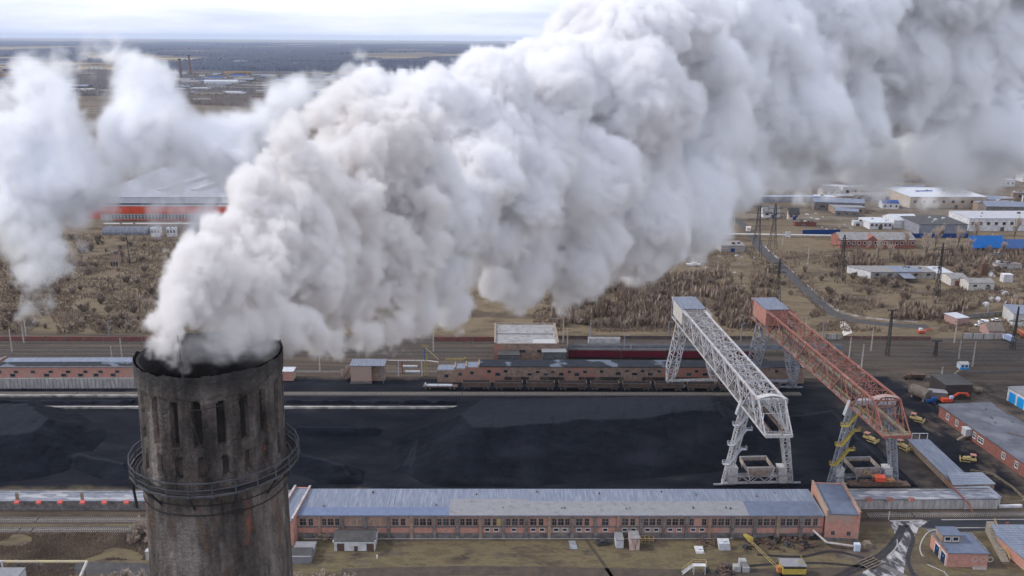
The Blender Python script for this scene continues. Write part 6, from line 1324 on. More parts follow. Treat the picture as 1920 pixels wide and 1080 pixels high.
# ------------------------------------------------------------------ far town
def far_town():
    for k, (b, t, r0, lab) in enumerate((((340, 157), (337, 112), 5.5, 'left far brick chimney stack with a wisp of smoke'), ((357, 143), (355, 105), 5.5, 'right far brick chimney stack, the taller looking one'))):
        c = G(*b); h = HZ(t[0], t[1], c.y); r = thing('factory_chimney', lab, 'chimney', c, 0, 'far factory chimneys'); m = MB(); m.cyl((0,0,0), (0,0,h), r0, r0*.62, 16); m.build('shaft', M('far_brick', (.22,.15,.13), (.14,.1,.09), .05, .9), r); m = MB(); m.cyl((0,0,h), (0,0,h+3), r0*.8, r0*.75, 16); m.build('lip', soot_steel, r)
    spec = [(383,446,162,152,14,'white hall with three arched gables in the far works',white_wall,roof_metal), (388,422,170,163,16,'pale grey block in front of the arched white hall',concrete_pale,slate), (362,394,193,184,9,'tan arcade house alone on the far scrub',M('far_tan',(.5,.42,.34),(.4,.33,.27),.3,.9),slate), (480,502,165,159,8,'white low house row right in the far works',white_wall,roof_metal), (505,530,157,153,8,'long thin white shed in the far works',white_wall,roof_metal),
        (527,552,150,140,22,'grey far tower block with white gable',concrete_pale,roof_grey), (532,572,166,158,12,'tan ribbed hall at the right end of the far works',M('far_tan',(.5,.42,.34)),slate), (374,384,147,140,12,'white cube in the far works near the chimneys',white_wall,roof_metal), (552,600,150,141,14,'dark roofed long hall in the far works',concrete,roof_dark), (432,500,170,165,8,'long pale shed row in the far works',concrete_pale,roof_metal), (341,362,158,150,12,'tan block at the foot of the far chimneys',M('far_tan',(.5,.42,.34)),slate), (472,494,188,180,9,'rusty red shed on the far scrub',M('rust_red',(.25,.08,.06)),rust),
        (745,775,136,132,14,'pale building far away right of the smoke wisps',white_wall,roof_metal), (850,868,122,118,16,'tiny pale building near the far edge of the smoke',white_wall,roof_metal), (105,142,174,166,9,'pale roofed hall behind the left steam',concrete_pale,roof_metal), (146,172,175,166,10,'cream block right of the pale roofed hall behind the steam',M('far_tan',(.5,.42,.34)),roof_metal), (-10,20,172,163,8,'brown roofed hall at the left edge',brick_tan,rust), (440,470,145,139,16,'grey shed under the yellow far gantry',concrete,roof_grey), (0,10,147,130,14,'orange brown tower at the left edge',M('far_orange',(.4,.2,.08),(.3,.15,.06),.4,.9),rust)]
    for (a, b, py, rp, z, lab, wl, rf) in spec: hall('far_building', lab, a, b, py, z, rp, wl, rf, 5 if b-a > 14 else 2, z*.3 if 'gable' in lab else 0)
    rr = random.Random(77); protos = []
    for k, (wl, rf) in enumerate(((white_wall, roof_metal), (concrete_pale, slate), (brick_tan, roof_grey), (concrete, roof_blue), (MATS['far_tan'], roof_dark), (white_wall, deep_blue))):
        r, L = simple_house('far_house', '', 'building', Vector((0, 0, 0)), Vector((24, 0, 0)), 14, 7, wl, rf, gable=2.5 if k % 2 else 0)
        for x in (4, 12, 20): window(r, x, 2.4, 2.4, 2, cross=False)
        protos.append(r)
    used = set(); n = 0
    tints = ['white', 'pale grey', 'tan', 'grey', 'cream dark roofed', 'white blue roofed']
    for k in range(230):
        zone = rr.random()
        if zone < .55: px = rr.uniform(270, 640); py = rr.uniform(139, 182)
        elif zone < .68: px = rr.uniform(-20, 270); py = rr.uniform(122, 178)
        elif zone < .84: px = rr.uniform(280, 900); py = rr.uniform(113, 124)
        else: px = rr.uniform(1500, 1960); py = rr.uniform(335, 405)
        j = rr.randrange(6); o = protos[j] if j not in used else copy_tree(protos[j]); used.add(j)
        o.location = G(px, py); s = rr.uniform(.7, 2.2) if py < 200 else rr.uniform(.6, 1.1); o.scale = (s*rr.uniform(.6, 1.8), s, rr.uniform(.7, 1.3)*s**.5); o.rotation_euler = (0, 0, rr.uniform(-.25, .25))
        tag(o, 'small %s building in the %s' % (tints[j], 'far town beyond the steam' if py < 200 else 'outskirts under the smoke'), 'building', 'small %s buildings in the %s' % (tints[j], 'far town' if py < 200 else 'right outskirts'))
    # yellow gantry in the far works
    c = G(446, 148); r = thing('far_gantry', 'orange yellow gantry frame in the far works', 'gantry', c); m = MB()
    for x in (-34, 34): m.bar((x-5, 0, 0), (x, 0, 22), 2); m.bar((x+5, 0, 0), (x, 0, 22), 2)
    m.bar((-45, 0, 23), (45, 0, 23), 2.5, 4); m.build('frame', M('far_yellow', (.55,.33,.08), (.45,.26,.08), .4, .7), r)
# ------------------------------------------------------------------ vegetation
def tree_mesh(seed, h, spread, n, pale):
    rr = random.Random(seed); tr = MB(); cr = MB()
    def branch(p, d, L, w_, lvl):
        q = p+d*L
        (tr if lvl < 2 else cr).bar(p, q, w_)
        if lvl >= 4: 
            return
        k = (4, 4, 4, 5)[lvl] if lvl else n
        for i in range(k):
            t = rr.uniform(.35, 1) if lvl else rr.uniform(.25, 1)
            a = rr.uniform(0, 6.28); s = rr.uniform(.35, .8)*spread
            nd = (d+Vector((math.cos(a)*s, math.sin(a)*s, rr.uniform(-.1, .35)))).normalized()
            branch(p.lerp(q, t), nd, L*rr.uniform(.5, .78), max(.05, w_*.62), lvl+1)
    branch(Vector((0,0,0)), Vector((rr.uniform(-.05,.05), rr.uniform(-.05,.05), 1)).normalized(), h*.42, h*.022, 0)
    a = tr.mesh('trunk'); a.materials.append(bark_m); b = cr.mesh('crown'); b.materials.append(twig_pale if pale else twig_m); return a, b
def bush_mesh(seed, h, pale):
    rr = random.Random(seed); tr = MB(); cr = MB()
    stems = 13
    for i in range(stems):
        a = rr.uniform(0, 6.28); p = Vector((rr.uniform(-.5,.5), rr.uniform(-.5,.5), 0)); t_ = rr.uniform(.1, 1.1); d = Vector((math.cos(a)*t_, math.sin(a)*t_, 1)).normalized(); L = h*rr.uniform(.45, .8)*(1-.15*t_); q = p+d*L; tr.bar(p, q, .13)
        for j in range(16):
            t = rr.uniform(.08, 1); a2 = rr.uniform(0, 6.28); d2 = (d+Vector((math.cos(a2), math.sin(a2), .3))*rr.uniform(.35,.7)).normalized(); p2 = p.lerp(q, t); q2 = p2+d2*L*rr.uniform(.3, .5); cr.bar(p2, q2, .09)
            for k in range(9):
                a3 = rr.uniform(0, 6.28); d3 = (d2+Vector((math.cos(a3), math.sin(a3), .2))*.7).normalized(); p3 = p2.lerp(q2, rr.uniform(.3, 1)); q3 = p3+d3*L*rr.uniform(.12, .28); sd_ = d3.cross(Vector((rr.random(), rr.random(), rr.random()))).normalized()*.10
                cr.add([p3-sd_, p3+sd_, q3], [(0, 1, 2)])
    a = tr.mesh('stems'); a.materials.append(bark_m); b = cr.mesh('twigs'); b.materials.append(twig_pale if pale else twig_m); return a, b
def vegetation():
    rr = random.Random(5)
    TB = [tree_mesh(k, 11, .75, 6, k == 2) for k in range(3)]; TP = [tree_mesh(20+k, 16, .55, 7, True) for k in range(2)]; BB = [bush_mesh(40+k, 4.2, k >= 3) for k in range(5)]
    def put(kind, px, py, s, label, cat, group):
        c = G(px, py); a, b = kind; nm = 'bush' if cat == 'bush' else 'bare_tree'
        r = thing(nm, label, cat, c, rr.uniform(0, 6.28), group); r.scale = (s, s, s*rr.uniform(.85, 1.15))
        for me, n_ in ((a, 'stems' if cat == 'bush' else 'trunk'), (b, 'twigs' if cat == 'bush' else 'crown')): o = bpy.data.objects.new(n_, me); link(o); o.parent = r
    # thicket bushes
    n = 0
    Bl = 'dark bare bush in the brown scrubland beyond the rail yard'; Gp = 'bare bushes in the scrubland'
    while n < 290:
        if rr.random() < .62: px = rr.uniform(1040, 1900); py = 515+rr.random()**.8*98 if px < 1440 else rr.uniform(500, 605)
        else: px = rr.uniform(-20, 345); py = rr.uniform(448, 622)
        if 1420 < px < 1760:
            road = np.interp(px, [1430,1500,1560,1640,1760], [470,535,588,606,612])
            if abs(py-road) < 9: continue
        if px > 1790 and 535 < py < 650: continue
        put(rr.choice(BB[:4]), px, py, rr.uniform(.6, 1.35), Bl, 'bush', Gp); n += 1
    for k in range(75):
        if k < 45: px = rr.uniform(1060, 1420); py = rr.uniform(525, 590)
        elif k < 60: px = rr.uniform(1560, 1900); py = rr.uniform(475, 495)
        else: px = rr.uniform(0, 330); py = rr.uniform(460, 600)
        put(TB[k % 2], px, py, rr.uniform(.5, .8), 'bare brown tree rising from the scrub thicket', 'tree', 'bare brown trees in the scrub')
    for k, (px, py, s) in enumerate(((1645,492,1.1),(1668,490,.9),(1735,492,1.25),(1752,470,1.2),(1770,488,1.0),(1700,470,.9),(1830,450,1.0),(1858,470,.9),(1900,455,1.1),(1590,500,.6),(1625,478,.7),(1795,468,.9),(1880,480,.8),(1815,485,.9),(105,498,.9),(275,590,.7),(290,594,.7),(262,585,.6))):
        put(TP[k % 2], px, py, s, 'pale barked bare poplar behind the low workshops' if px > 600 else 'pale bare tree in the left scrub', 'tree', 'pale bare poplars' if px > 600 else 'pale trees in the left scrub')
    for k, (px, py, s) in enumerate(((262,1005,1.5),(278,1000,1.6),(250,1020,1.2),(288,1018,1.4),(230,1090,1.2),(262,1095,1.3),(282,1100,1.3),(205,1098,1.0),(560,1092,1.0),(600,1094,1.1),(625,1092,.8),(655,1096,1.1),(580,1098,.9),(645,1015,.7),(598,1010,.9),(612,1014,.8))):
        put(BB[3+k % 2], px, py, s*.8, 'pale dry bare bush beside the foot of the foreground chimney', 'bush', 'pale bushes round the chimney foot')
    put(BB[3], 650, 712, 1.4, 'bare bush left of the small brick shed with ribbed roof', 'bush', None); 
    # low undergrowth as one mass
    m = MB(); PP = []
    for k in range(60000):
        if k % 4 < 2: px = rr.uniform(1000, 1930); py = rr.uniform(470, 622)
        elif k % 4 == 2: px = rr.uniform(-20, 420); py = rr.uniform(440, 626)
        else:
            px = rr.uniform(-30, 300); py = rr.uniform(1003, 1095)
            if px > 140 or rr.random() < .3: py = rr.uniform(1000, 1050)
        PP.append((px, py))
    UN = perlin(np.array([(x/60, y/22, .5) for x, y in PP]))
    for k, (px, py) in enumerate(PP):
        if 1420 < px < 1760 and abs(py-np.interp(px, [1430,1500,1560,1640,1760], [470,535,588,606,612])) < 8: continue
        if UN[k] < (-.16 if px < 1460 else .03): continue
        c = G(px, py); s = rr.uniform(.5, 1.3)*(1 if py < 700 else .45)
        if 1030 < px < 1440 and 515 < py < 615 or (px > 1640 and 570 < py < 600) or (px > 1560 and py < 500): s *= rr.uniform(1.5, 3.4)
        for q in range(3):
            a = rr.uniform(0, 6.28); dx, dy = math.cos(a)*s*.5, math.sin(a)*s*.5
            m.add([(c.x-dx*.6, c.y-dy*.6, 0), (c.x+dx*.6, c.y+dy*.6, 0), (c.x+dy*.5, c.y-dx*.5, s*rr.uniform(.8, 1.7))], [(0, 1, 2)])
    tag(m.build('undergrowth', M('dry_undergrowth', (.36,.28,.215), (.17,.125,.10), .09, .95, c3=(.23,.17,.125), s3=.03)), 'low dry brown undergrowth covering the scrubland', 'undergrowth', None, 'stuff')
    # far woods: bumpy canopy masses
    def wood_mass(name, label, px0, px1, py0, py1, seed, h=14, nx=260, ny=60, thr=-.2):
        pts = []; y0, y1 = G(960, py0).y, G(960, py1).y
        ys = np.exp(np.linspace(math.log(y0), math.log(y1), ny)); vs = []; 
        us = np.linspace((px0-960)/F, (px1-960)/F, nx)
        X = np.outer(us, ys)*1.04; Y = np.tile(ys, (nx, 1)); 
        p = np.stack((X.ravel()/1500, Y.ravel()/2600, np.full(X.size, seed*2.3)), 1); msk = perlin(p)+.5*perlin(p*3.1)
        jit = np.random.RandomState(seed).rand(X.size)
        edge = np.ones(X.shape); edge[0,:] = edge[-1,:] = edge[:,0] = edge[:,-1] = 0
        Z = np.where((msk > thr) & (edge.ravel() > 0), h*(.75+.5*jit), -.5)
        idx = np.arange(nx*ny).reshape(nx, ny); a = idx[:-1,:-1].ravel(); b = idx[1:,:-1].ravel(); c = idx[1:,1:].ravel(); d = idx[:-1,1:].ravel()
        keep = (np.maximum.reduce([Z[a], Z[b], Z[c], Z[d]]) > 0)
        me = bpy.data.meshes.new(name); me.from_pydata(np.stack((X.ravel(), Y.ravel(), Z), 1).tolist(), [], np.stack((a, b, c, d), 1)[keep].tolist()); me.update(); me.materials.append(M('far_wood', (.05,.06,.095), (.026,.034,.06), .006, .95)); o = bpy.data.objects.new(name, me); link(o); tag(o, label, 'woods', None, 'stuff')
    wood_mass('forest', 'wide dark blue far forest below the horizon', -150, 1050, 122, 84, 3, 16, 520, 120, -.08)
    wood_mass('woods', 'dark wood belt behind the far works', 280, 900, 137, 123, 8, 13, 380, 30, -.2)
    wood_mass('woods', 'dark trees scattered between the far works', -80, 900, 186, 138, 12, 7, 420, 60, .16)
    wood_mass('scrub_wood', 'brown bare scrub wood between the steam and far works', 300, 640, 262, 176, 5, 6, 240, 160, .02)
    bpy.data.objects['woods.001'].data.materials[0] = M('near_wood', (.085,.072,.07), (.045,.04,.042), .02, .95)
    bpy.data.objects['scrub_wood'].data.materials[0] = M('scrub_wood_m', (.12,.095,.08), (.06,.05,.045), .05, .95)
# ------------------------------------------------------------------ roads
def roads():
    def rib(name, pts, w_, z, mat): return tag(ribbon(name, [G(*p) for p in pts], w_, z, mat), kind='structure')
    rib('road', [(1340,395),(1385,415),(1410,440),(1430,470),(1465,500),(1500,533),(1530,563),(1560,586),(1600,600),(1650,607),(1700,611),(1740,612)], 7, .03, asphalt)
    rib('road_verge', [(1420,452),(1455,482),(1497,523),(1536,556),(1575,584),(1640,597),(1720,603)], 3.0, .025, M('pale_verge', (.36,.33,.31), (.13,.11,.1), .15, .9, lo=.45, hi=.6))
    tag(sheet('pale_spoil', [G(*p) for p in ((1574,603),(1584,601),(1593,612),(1598,624),(1582,630),(1576,617))], .05, M('spoil_white', (.6,.57,.54), (.45,.42,.4), .5, .9)), kind='structure')
    tag(sheet('wet_asphalt', [G(*p) for p in ((1668,978),(1745,975),(1722,990),(1715,1010),(1700,1040),(1690,1100),(1560,1100),(1640,1062),(1672,1030),(1680,1005))], .03, asphalt_worn), kind='structure')
    rib('side_road', [(1726,984),(1760,982),(1840,980),(1995,980)], 9.5, .022, M('wet_road', (.028,.030,.036), (.012,.014,.02), .12, .6, c3=(.30,.29,.29), s3=.10, lo3=.60, hi3=.66, stretch=(.3,1.6,1)))
    o = ribbon('kerb', [G(*p) for p in ((1990,990),(1850,990),(1775,991),(1745,996),(1732,1008),(1725,1025),(1727,1038),(1732,1044))], .35, .14, kerb_m, .13); tag(o, kind='structure')
    o = ribbon('kerb', [G(*p) for p in ((1668,977),(1730,976))], .5, .14, kerb_m, .13); tag(o, kind='structure')
    o = ribbon('kerb', [G(*p) for p in ((1765,975),(1840,974.5),(1990,974))], .4, .14, kerb_m, .13); tag(o, kind='structure')
    o = ribbon('kerb', [G(*p) for p in ((1682,1012),(1682,1022),(1676,1032),(1664,1043))], .3, .14, kerb_m, .13); tag(o, kind='structure')
    rib('path', [(-60,1064),(60,1064),(200,1066),(300,1068)], 6.0, .02, asphalt)
    rib('concrete_walk', [(1648,1058),(1685,1075),(1730,1100)], 2.0, .05, M('walk_grey', (.17,.16,.16), (.11,.1,.1), .8, .9))
    rib('dirt_track', [(640,1075),(900,1070),(1300,1076),(1600,1072)], 4.5, .02, M('dirt_rut', (.085,.065,.05), (.05,.04,.033), .3, .95))
    for pts_ in ([(1545,1092),(1600,1064),(1648,1040),(1676,1012),(1690,985)], [(1552,1096),(1610,1068),(1656,1044),(1684,1014),(1698,985)], [(1700,985),(1712,1010),(1702,1050),(1722,1095)], [(1340,1074),(1420,1060),(1540,1056),(1640,1066)], [(1620,1046),(1560,1034),(1500,1044),(1420,1040)]): rib('tyre_track', pts_, 1.1, .045, M('wet_rut', (.03,.028,.03), (.015,.014,.017), .5, .5))
    rib('dirt_track', [(1098,1010),(1112,1030),(1128,1052),(1150,1085)], 1.0, .02, MATS['dirt_rut'])
# ------------------------------------------------------------------ smoke, steam and haze
def to_world(q):   # q = (right/depth, up/depth, ln depth) seen from the camera's place: puff sizes grow with distance downwind
    Z = np.exp(q[:, 2]); loc = np.stack((q[:, 0]*Z, q[:, 1]*Z, -Z), 1)
    return loc@CMn.T+np.array((0, 0, CH))
def PF(px, py, Z, r, wt=1.0): return ((px-960)/F, (540-py)/F, math.log(Z), r/F, wt)
def swirl_noise(q, octs, warp, seed):
    p0 = q
    for L_, A_ in ((.075, .022), (.024, .0085), (.0085, .0026)):   # swirl the sample point so that billows curl
        p0 = p0+warp*A_*np.stack((perlin(p0/L_+5), perlin(p0/L_+15), perlin(p0/L_+25)), 1)
    d = np.zeros(len(q))
    for k, (L, a, kind) in enumerate(octs):
        h = perlin(p0/L+seed*17.3+k*3.1); d += a*((np.abs(h)*2.2-.5) if kind == 'b' else h*1.6)
    return d
def core_mesh(name, puffs, step, octs, warp, seed, off, maxd=45/F):
    "surface of the densest part, read off the same field as the density"
    A = np.array([p for p in puffs if p[4] > .6]); lo = (A[:, :3]-A[:, 3:4]).min(0)-3*step; lo[0] = max(lo[0], -1000/F); lo[1] = max(lo[1], -1200/F)
    hi = (A[:, :3]+A[:, 3:4]).max(0)+3*step; hi[0] = min(hi[0], 1150/F); hi[1] = min(hi[1], 700/F); n = np.ceil((hi-lo)/step).astype(int)
    S = np.full(n, -1.0, dtype=np.float32); kk = np.float32(12/F); Wt = np.zeros(n, dtype=np.float32)
    for (u, v, w_, r, wt) in puffs:
        c = np.array((u, v, w_)); a = np.maximum(0, np.floor((c-r-maxd-lo)/step)).astype(int); b = np.minimum(n, np.ceil((c+r+maxd-lo)/step).astype(int)+1)
        if (a >= b).any(): continue
        X, Y, Z = np.meshgrid(*[lo[k]+step*np.arange(a[k], b[k]) for k in range(3)], indexing='ij')
        s = (r-np.sqrt((X-u)**2+(Y-v)**2+(Z-w_)**2)).astype(np.float32); sl = tuple(slice(a[k], b[k]) for k in range(3)); o_ = S[sl]
        k_ = s > o_; Wt[sl][k_] = wt; S[sl] = np.maximum(s, o_)+kk*np.log1p(np.exp(-np.abs(s-o_)/kk))*(o_ > -.5)
    S -= 10/F; m = (S > -maxd) & (Wt > .6); idx = np.stack(np.nonzero(m), 1); q = lo+idx*step
    I = np.zeros(n, dtype=bool); I[m] = (S[m]+swirl_noise(q, octs, warp, seed)) > off
    I[[0, -1]] = False; I[:, [0, -1]] = False; I[:, :, [0, -1]] = False
    for _ in range(2):
        c = sum(np.roll(I, d, ax).astype(np.int8) for ax in range(3) for d in (-1, 1)); I &= c >= 4
    vid = {}; faces = []; N1 = n+1
    P0 = []
    for ax in range(3):
        for sgn in (0, 1):
            nb = np.roll(I, 1 if sgn == 0 else -1, ax); f = np.stack(np.nonzero(I & ~nb), 1)
            o1_, o2_ = (ax+1) % 3, (ax+2) % 3; base = f.copy(); base[:, ax] += sgn
            q4 = []
            for (a_, b_) in ((0, 0), (1, 0), (1, 1), (0, 1)) if sgn else ((0, 0), (0, 1), (1, 1), (1, 0)):
                t = base.copy(); t[:, o1_] += a_; t[:, o2_] += b_; q4.append((t[:, 0]*N1[1]+t[:, 1])*N1[2]+t[:, 2])
            P0.append(np.stack(q4, 1))
    Fc = np.concatenate(P0); ids, inv = np.unique(Fc, return_inverse=True); Fc = inv.reshape(-1, 4)
    co = np.stack((ids//(N1[1]*N1[2]), (ids//N1[2]) % N1[1], ids % N1[2]), 1).astype(float)
    E = np.concatenate([Fc[:, [k, (k+1) % 4]] for k in range(4)])
    for _ in range(6):
        acc = np.zeros_like(co); cnt = np.bincount(E[:, 0], minlength=len(co))
        for k in range(3): acc[:, k] = np.bincount(E[:, 0], weights=co[E[:, 1], k], minlength=len(co))
        co = co*.4+.6*acc/cnt[:, None]
    co = to_world(lo+(co-.5)*step); me = bpy.data.meshes.new(name)
    me.vertices.add(len(co)); me.vertices.foreach_set('co', co.astype(np.float32).ravel()); me.loops.add(Fc.size); me.loops.foreach_set('vertex_index', Fc.ravel().astype(np.int32))
    me.polygons.add(len(Fc)); me.polygons.foreach_set('loop_start', np.arange(0, Fc.size, 4, dtype=np.int32)); me.update(calc_edges=True); me.validate()
    me.polygons.foreach_set('use_smooth', np.ones(len(me.polygons), dtype=bool)); print(name, len(co))
    return link(bpy.data.objects.new(name, me))
def density_grid(puffs, lo, hi, vox, octs, edge, dens, wz=None, seed=0, warp=.5, maxd=45/F, clip=None):
    lo = np.array(lo, float); n = np.ceil((np.array(hi)-lo)/vox).astype(int)+1
    ax = [lo[k]+vox*np.arange(n[k]) for k in range(3)]
    S = np.full(n, -1.0, dtype=np.float32); Wt = np.zeros(n, dtype=np.float32); kk = np.float32(12/F)
    def q_of(X, Y, Zw):
        p = np.stack((X, Y, Zw-CH), -1)@CMn; Z = np.maximum(-p[..., 2], 1.0)
        return np.stack((p[..., 0]/Z, p[..., 1]/Z, np.log(Z)), -1)
    for (u, v, w_, r, wt) in puffs:
        Z = math.exp(w_); c = to_world(np.array([[u, v, w_]]))[0]; R_ = (r+maxd)*Z*math.exp(r+maxd)
        a = np.maximum(0, np.floor((c-R_-lo)/vox)).astype(int); b = np.minimum(n, np.ceil((c+R_-lo)/vox).astype(int)+1)
        if (a >= b).any(): continue
        X, Y, W_ = np.meshgrid(ax[0][a[0]:b[0]], ax[1][a[1]:b[1]], ax[2][a[2]:b[2]], indexing='ij')
        q = q_of(X, Y, W_); s = (r-np.sqrt(((q-np.array((u, v, w_)))**2).sum(-1))).astype(np.float32)
        sl = (slice(a[0], b[0]), slice(a[1], b[1]), slice(a[2], b[2])); o_ = S[sl]; k = s > o_; Wt[sl][k] = wt; hi_ = np.maximum(s, o_); S[sl] = hi_+kk*np.log1p(np.exp(-np.abs(s-o_)/kk))*(o_ > -.5)
    m = (S > -maxd); idx = np.nonzero(m); q = q_of(ax[0][idx[0]], ax[1][idx[1]], ax[2][idx[2]]); s = S[m].astype(float)
    s = s-10/F
    near = s < maxd*2.6; qq = q[near]; ss = s[near]; d = swirl_noise(qq, octs, warp, seed)
    e = np.where(Wt[m][near] < .6, 14/F, edge)
    t = np.clip((ss+d)/e, 0, 1); full = np.ones(len(s)); full[near] = t**1.25*(.45+.55*np.clip((ss+d)/(5*e), 0, 1)); full *= Wt[m]
    if wz: full *= np.clip((q[:, 2]-wz[0])/.08, 0, 1)*np.clip((wz[1]-q[:, 2])/.08, 0, 1)
    out = np.zeros(n, dtype=np.float32); out[m] = full*dens
    if clip: out *= clip(ax)
    return out, lo, lo+vox*(n-1), n
def volume_object(name, grid, mat, parent):
    out, lo, hi, n = grid; me = bpy.data.meshes.new(name); me.vertices.add(int(np.prod(n)))
    at = me.attributes.new('dens', 'FLOAT', 'POINT'); at.data.foreach_set('value', out.ravel())
    src = link(bpy.data.objects.new(name, me)); src.parent = parent; src['kind'] = 'stuff'
    ng = bpy.data.node_groups.new(name, 'GeometryNodeTree')
    for io in ('INPUT', 'OUTPUT'): ng.interface.new_socket('Geometry', in_out=io, socket_type='NodeSocketGeometry')
    A = ng.nodes.new; K = ng.links.new
    gi = A('NodeGroupInput'); go = A('NodeGroupOutput'); vc = A('GeometryNodeVolumeCube')
    vc.inputs['Min'].default_value = tuple(lo); vc.inputs['Max'].default_value = tuple(hi)
    for k, x in enumerate('XYZ'): vc.inputs['Resolution '+x].default_value = int(n[k])
    def vm(op, a, v=None):
        x = A('ShaderNodeVectorMath'); x.operation = op; K(a, x.inputs[0])
        if v is not None: x.inputs[1].default_value = tuple(v)
        return x.outputs[0]
    p = vm('FLOOR', vm('ADD', vm('DIVIDE', vm('SUBTRACT', A('GeometryNodeInputPosition').outputs[0], lo), (hi-lo)/(n-1)), (.5, .5, .5)))
    sp = A('ShaderNodeSeparateXYZ'); K(p, sp.inputs[0]); f = []
    for k in range(3): c = A('FunctionNodeFloatToInt'); K(sp.outputs[k], c.inputs[0]); f.append(c.outputs[0])
    def im(op, a, b):
        x = A('FunctionNodeIntegerMath'); x.operation = op
        for j, s in enumerate((a, b)):
            if isinstance(s, int): x.inputs[j].default_value = s
            else: K(s, x.inputs[j])
        return x.outputs[0]
    i = im('ADD', im('MULTIPLY', im('ADD', im('MULTIPLY', f[0], int(n[1])), f[1]), int(n[2])), f[2])
    si = A('GeometryNodeSampleIndex'); si.data_type = 'FLOAT'; si.domain = 'POINT'; si.clamp = True
    na = A('GeometryNodeInputNamedAttribute'); na.data_type = 'FLOAT'; na.inputs['Name'].default_value = 'dens'
    K(gi.outputs[0], si.inputs['Geometry']); K(na.outputs['Attribute'], si.inputs['Value']); K(i, si.inputs['Index']); K(si.outputs[0], vc.inputs['Density'])
    sm = A('GeometryNodeSetMaterial'); sm.inputs['Material'].default_value = mat; K(vc.outputs[0], sm.inputs['Geometry']); K(sm.outputs[0], go.inputs[0])
    mo = src.modifiers.new('grid', 'NODES'); mo.node_group = ng; me.materials.append(mat); return src
def vol_mat(name, col, dens=1.0, aniso=0.0):
    m = bpy.data.materials.new(name); m.use_nodes = True; nt = m.node_tree; nt.nodes.clear(); o = nt.nodes.new('ShaderNodeOutputMaterial'); v = nt.nodes.new('ShaderNodeVolumePrincipled')
    v.inputs['Color'].default_value = (*col, 1); v.inputs['Density'].default_value = dens; v.inputs['Anisotropy'].default_value = aniso; nt.links.new(v.outputs[0], o.inputs['Volume']); return m
def smoke():
    core_m = M('smoke_core', (.62,.62,.645), (.60,.60,.625), .1, 1)
    rr = random.Random(3)
    path = [(300,618,52.5,24,20),(335,565,54,40,38),(425,505,57,80,82),(520,478,62,150,128),(640,410,76,190,230),(800,385,98,200,250),(1000,320,130,220,260),(1200,235,175,260,305),(1430,95,240,280,275),(1700,-30,320,300,310),(2050,-90,420,300,330)]
    puffs = []; N_ = 560
    for k in range(N_):
        t = (k+rr.random())/N_; s = t*(len(path)-1); i = min(int(s), len(path)-2); f = s-i
        x, y, Z, hw, hh = [a+(b-a)*f for a, b in zip(path[i], path[i+1])]
        a = rr.random()*2*math.pi; q = rr.random()**.5; r = hh*(.16+.26*rr.random()**1.3)
        if t < .15: r = max(14, min(r, 22+rr.random()*30))
        px = x+rr.gauss(0, 22 if t > .15 else 10); py = y+q*math.sin(a)*(hh-r*.8); ww = q*math.cos(a)*(hh-r*.8)/F
        puffs.append(PF(px, py, Z*math.exp(ww), r))
    # left column leaning out of the flue and the low spill to the right of the rim
    for (x, y, Z, r, wt) in ((286,640,52,20,1),(300,612,52.5,26,1),(322,575,53,34,1),(345,540,54,42,1),(352,500,55,42,1),(368,462,56,44,1),(400,425,58,48,1),(300,650,52,22,.8),(278,656,51.5,13,.8),(296,668,50,13,.7),(318,678,49.5,13,.55),(342,684,49,13,.45),(365,688,49,12,.35),(315,652,52,18,.5),(340,655,52,20,.3),(352,650,53,50,.12),(400,645,53.5,56,.12),(450,640,54,56,.13),(492,634,55.5,52,.16),(430,618,55,60,.22),(400,600,55,52,.3),(455,590,57,54,.4),(500,600,58,46,.5),(520,650,57,22,.3),
        (545,635,60,42,.9),(590,640,64,40,1),(635,645,68,38,1),(690,632,74,46,1),(745,615,80,48,1),(800,600,88,46,1),(560,600,62,50,1),(1300,455,215,46,1),(1330,405,225,50,1),(1270,470,205,46,1),(1205,490,190,50,1),(1140,500,175,48,1),(1360,365,232,34,1),(1440,330,240,44,1),(1490,300,245,44,1),(1560,280,262,48,1),(1640,240,275,46,1),(1500,345,245,30,.9),(1700,215,300,44,1),(430,440,60,54,1),(455,390,62,56,1),(470,345,64,54,1),(500,300,66,52,1),(600,215,78,52,1),(640,180,86,52,1),(700,160,92,58,1),(760,165,100,52,1),(820,155,108,56,1),(885,140,118,56,1),(945,125,126,54,1),(560,240,72,46,.8),(610,150,90,30,.6),(530,265,68,50,1),(1060,505,160,46,1)): puffs.append(PF(x, y, Z, r, wt))
    # shaded thin smoke trailing beneath the plume far to the right
    for k in range(95):
        x = rr.uniform(1400, 1960); y = rr.uniform(215, 325)+max(0, (1700-x))*.06; puffs.append(PF(x, y, rr.uniform(330, 430), rr.uniform(38, 66), .34 if y < 300 else .16))
    for (x, y, r) in ((1745,375,30),(1790,360,34),(1700,385,22),(1850,340,30),(1880,320,34),(1905,300,36),(1650,368,26),(1450,360,30),(1500,372,26),(1560,366,28)): puffs.append(PF(x, y, 470, r, .14))
    o1 = [(130/F,20/F,'p'),(75/F,18/F,'b'),(38/F,14/F,'b'),(19/F,10/F,'b'),(10/F,7/F,'p'),(5.5/F,4/F,'p')]
    core = core_mesh('smoke_plume', puffs, 10.0/F, o1, 1.0, 0, 30/F); core.data.materials.append(core_m)
    tag(core, 'huge billowing grey white smoke plume blowing right from the foreground chimney', 'smoke')
    m_near = vol_mat('smoke_near', (.934,.92,.916)); m_mid = vol_mat('smoke_mid', (.962,.958,.968)); m_far = vol_mat('smoke_far', (.98,.984,.996))
    ln = math.log
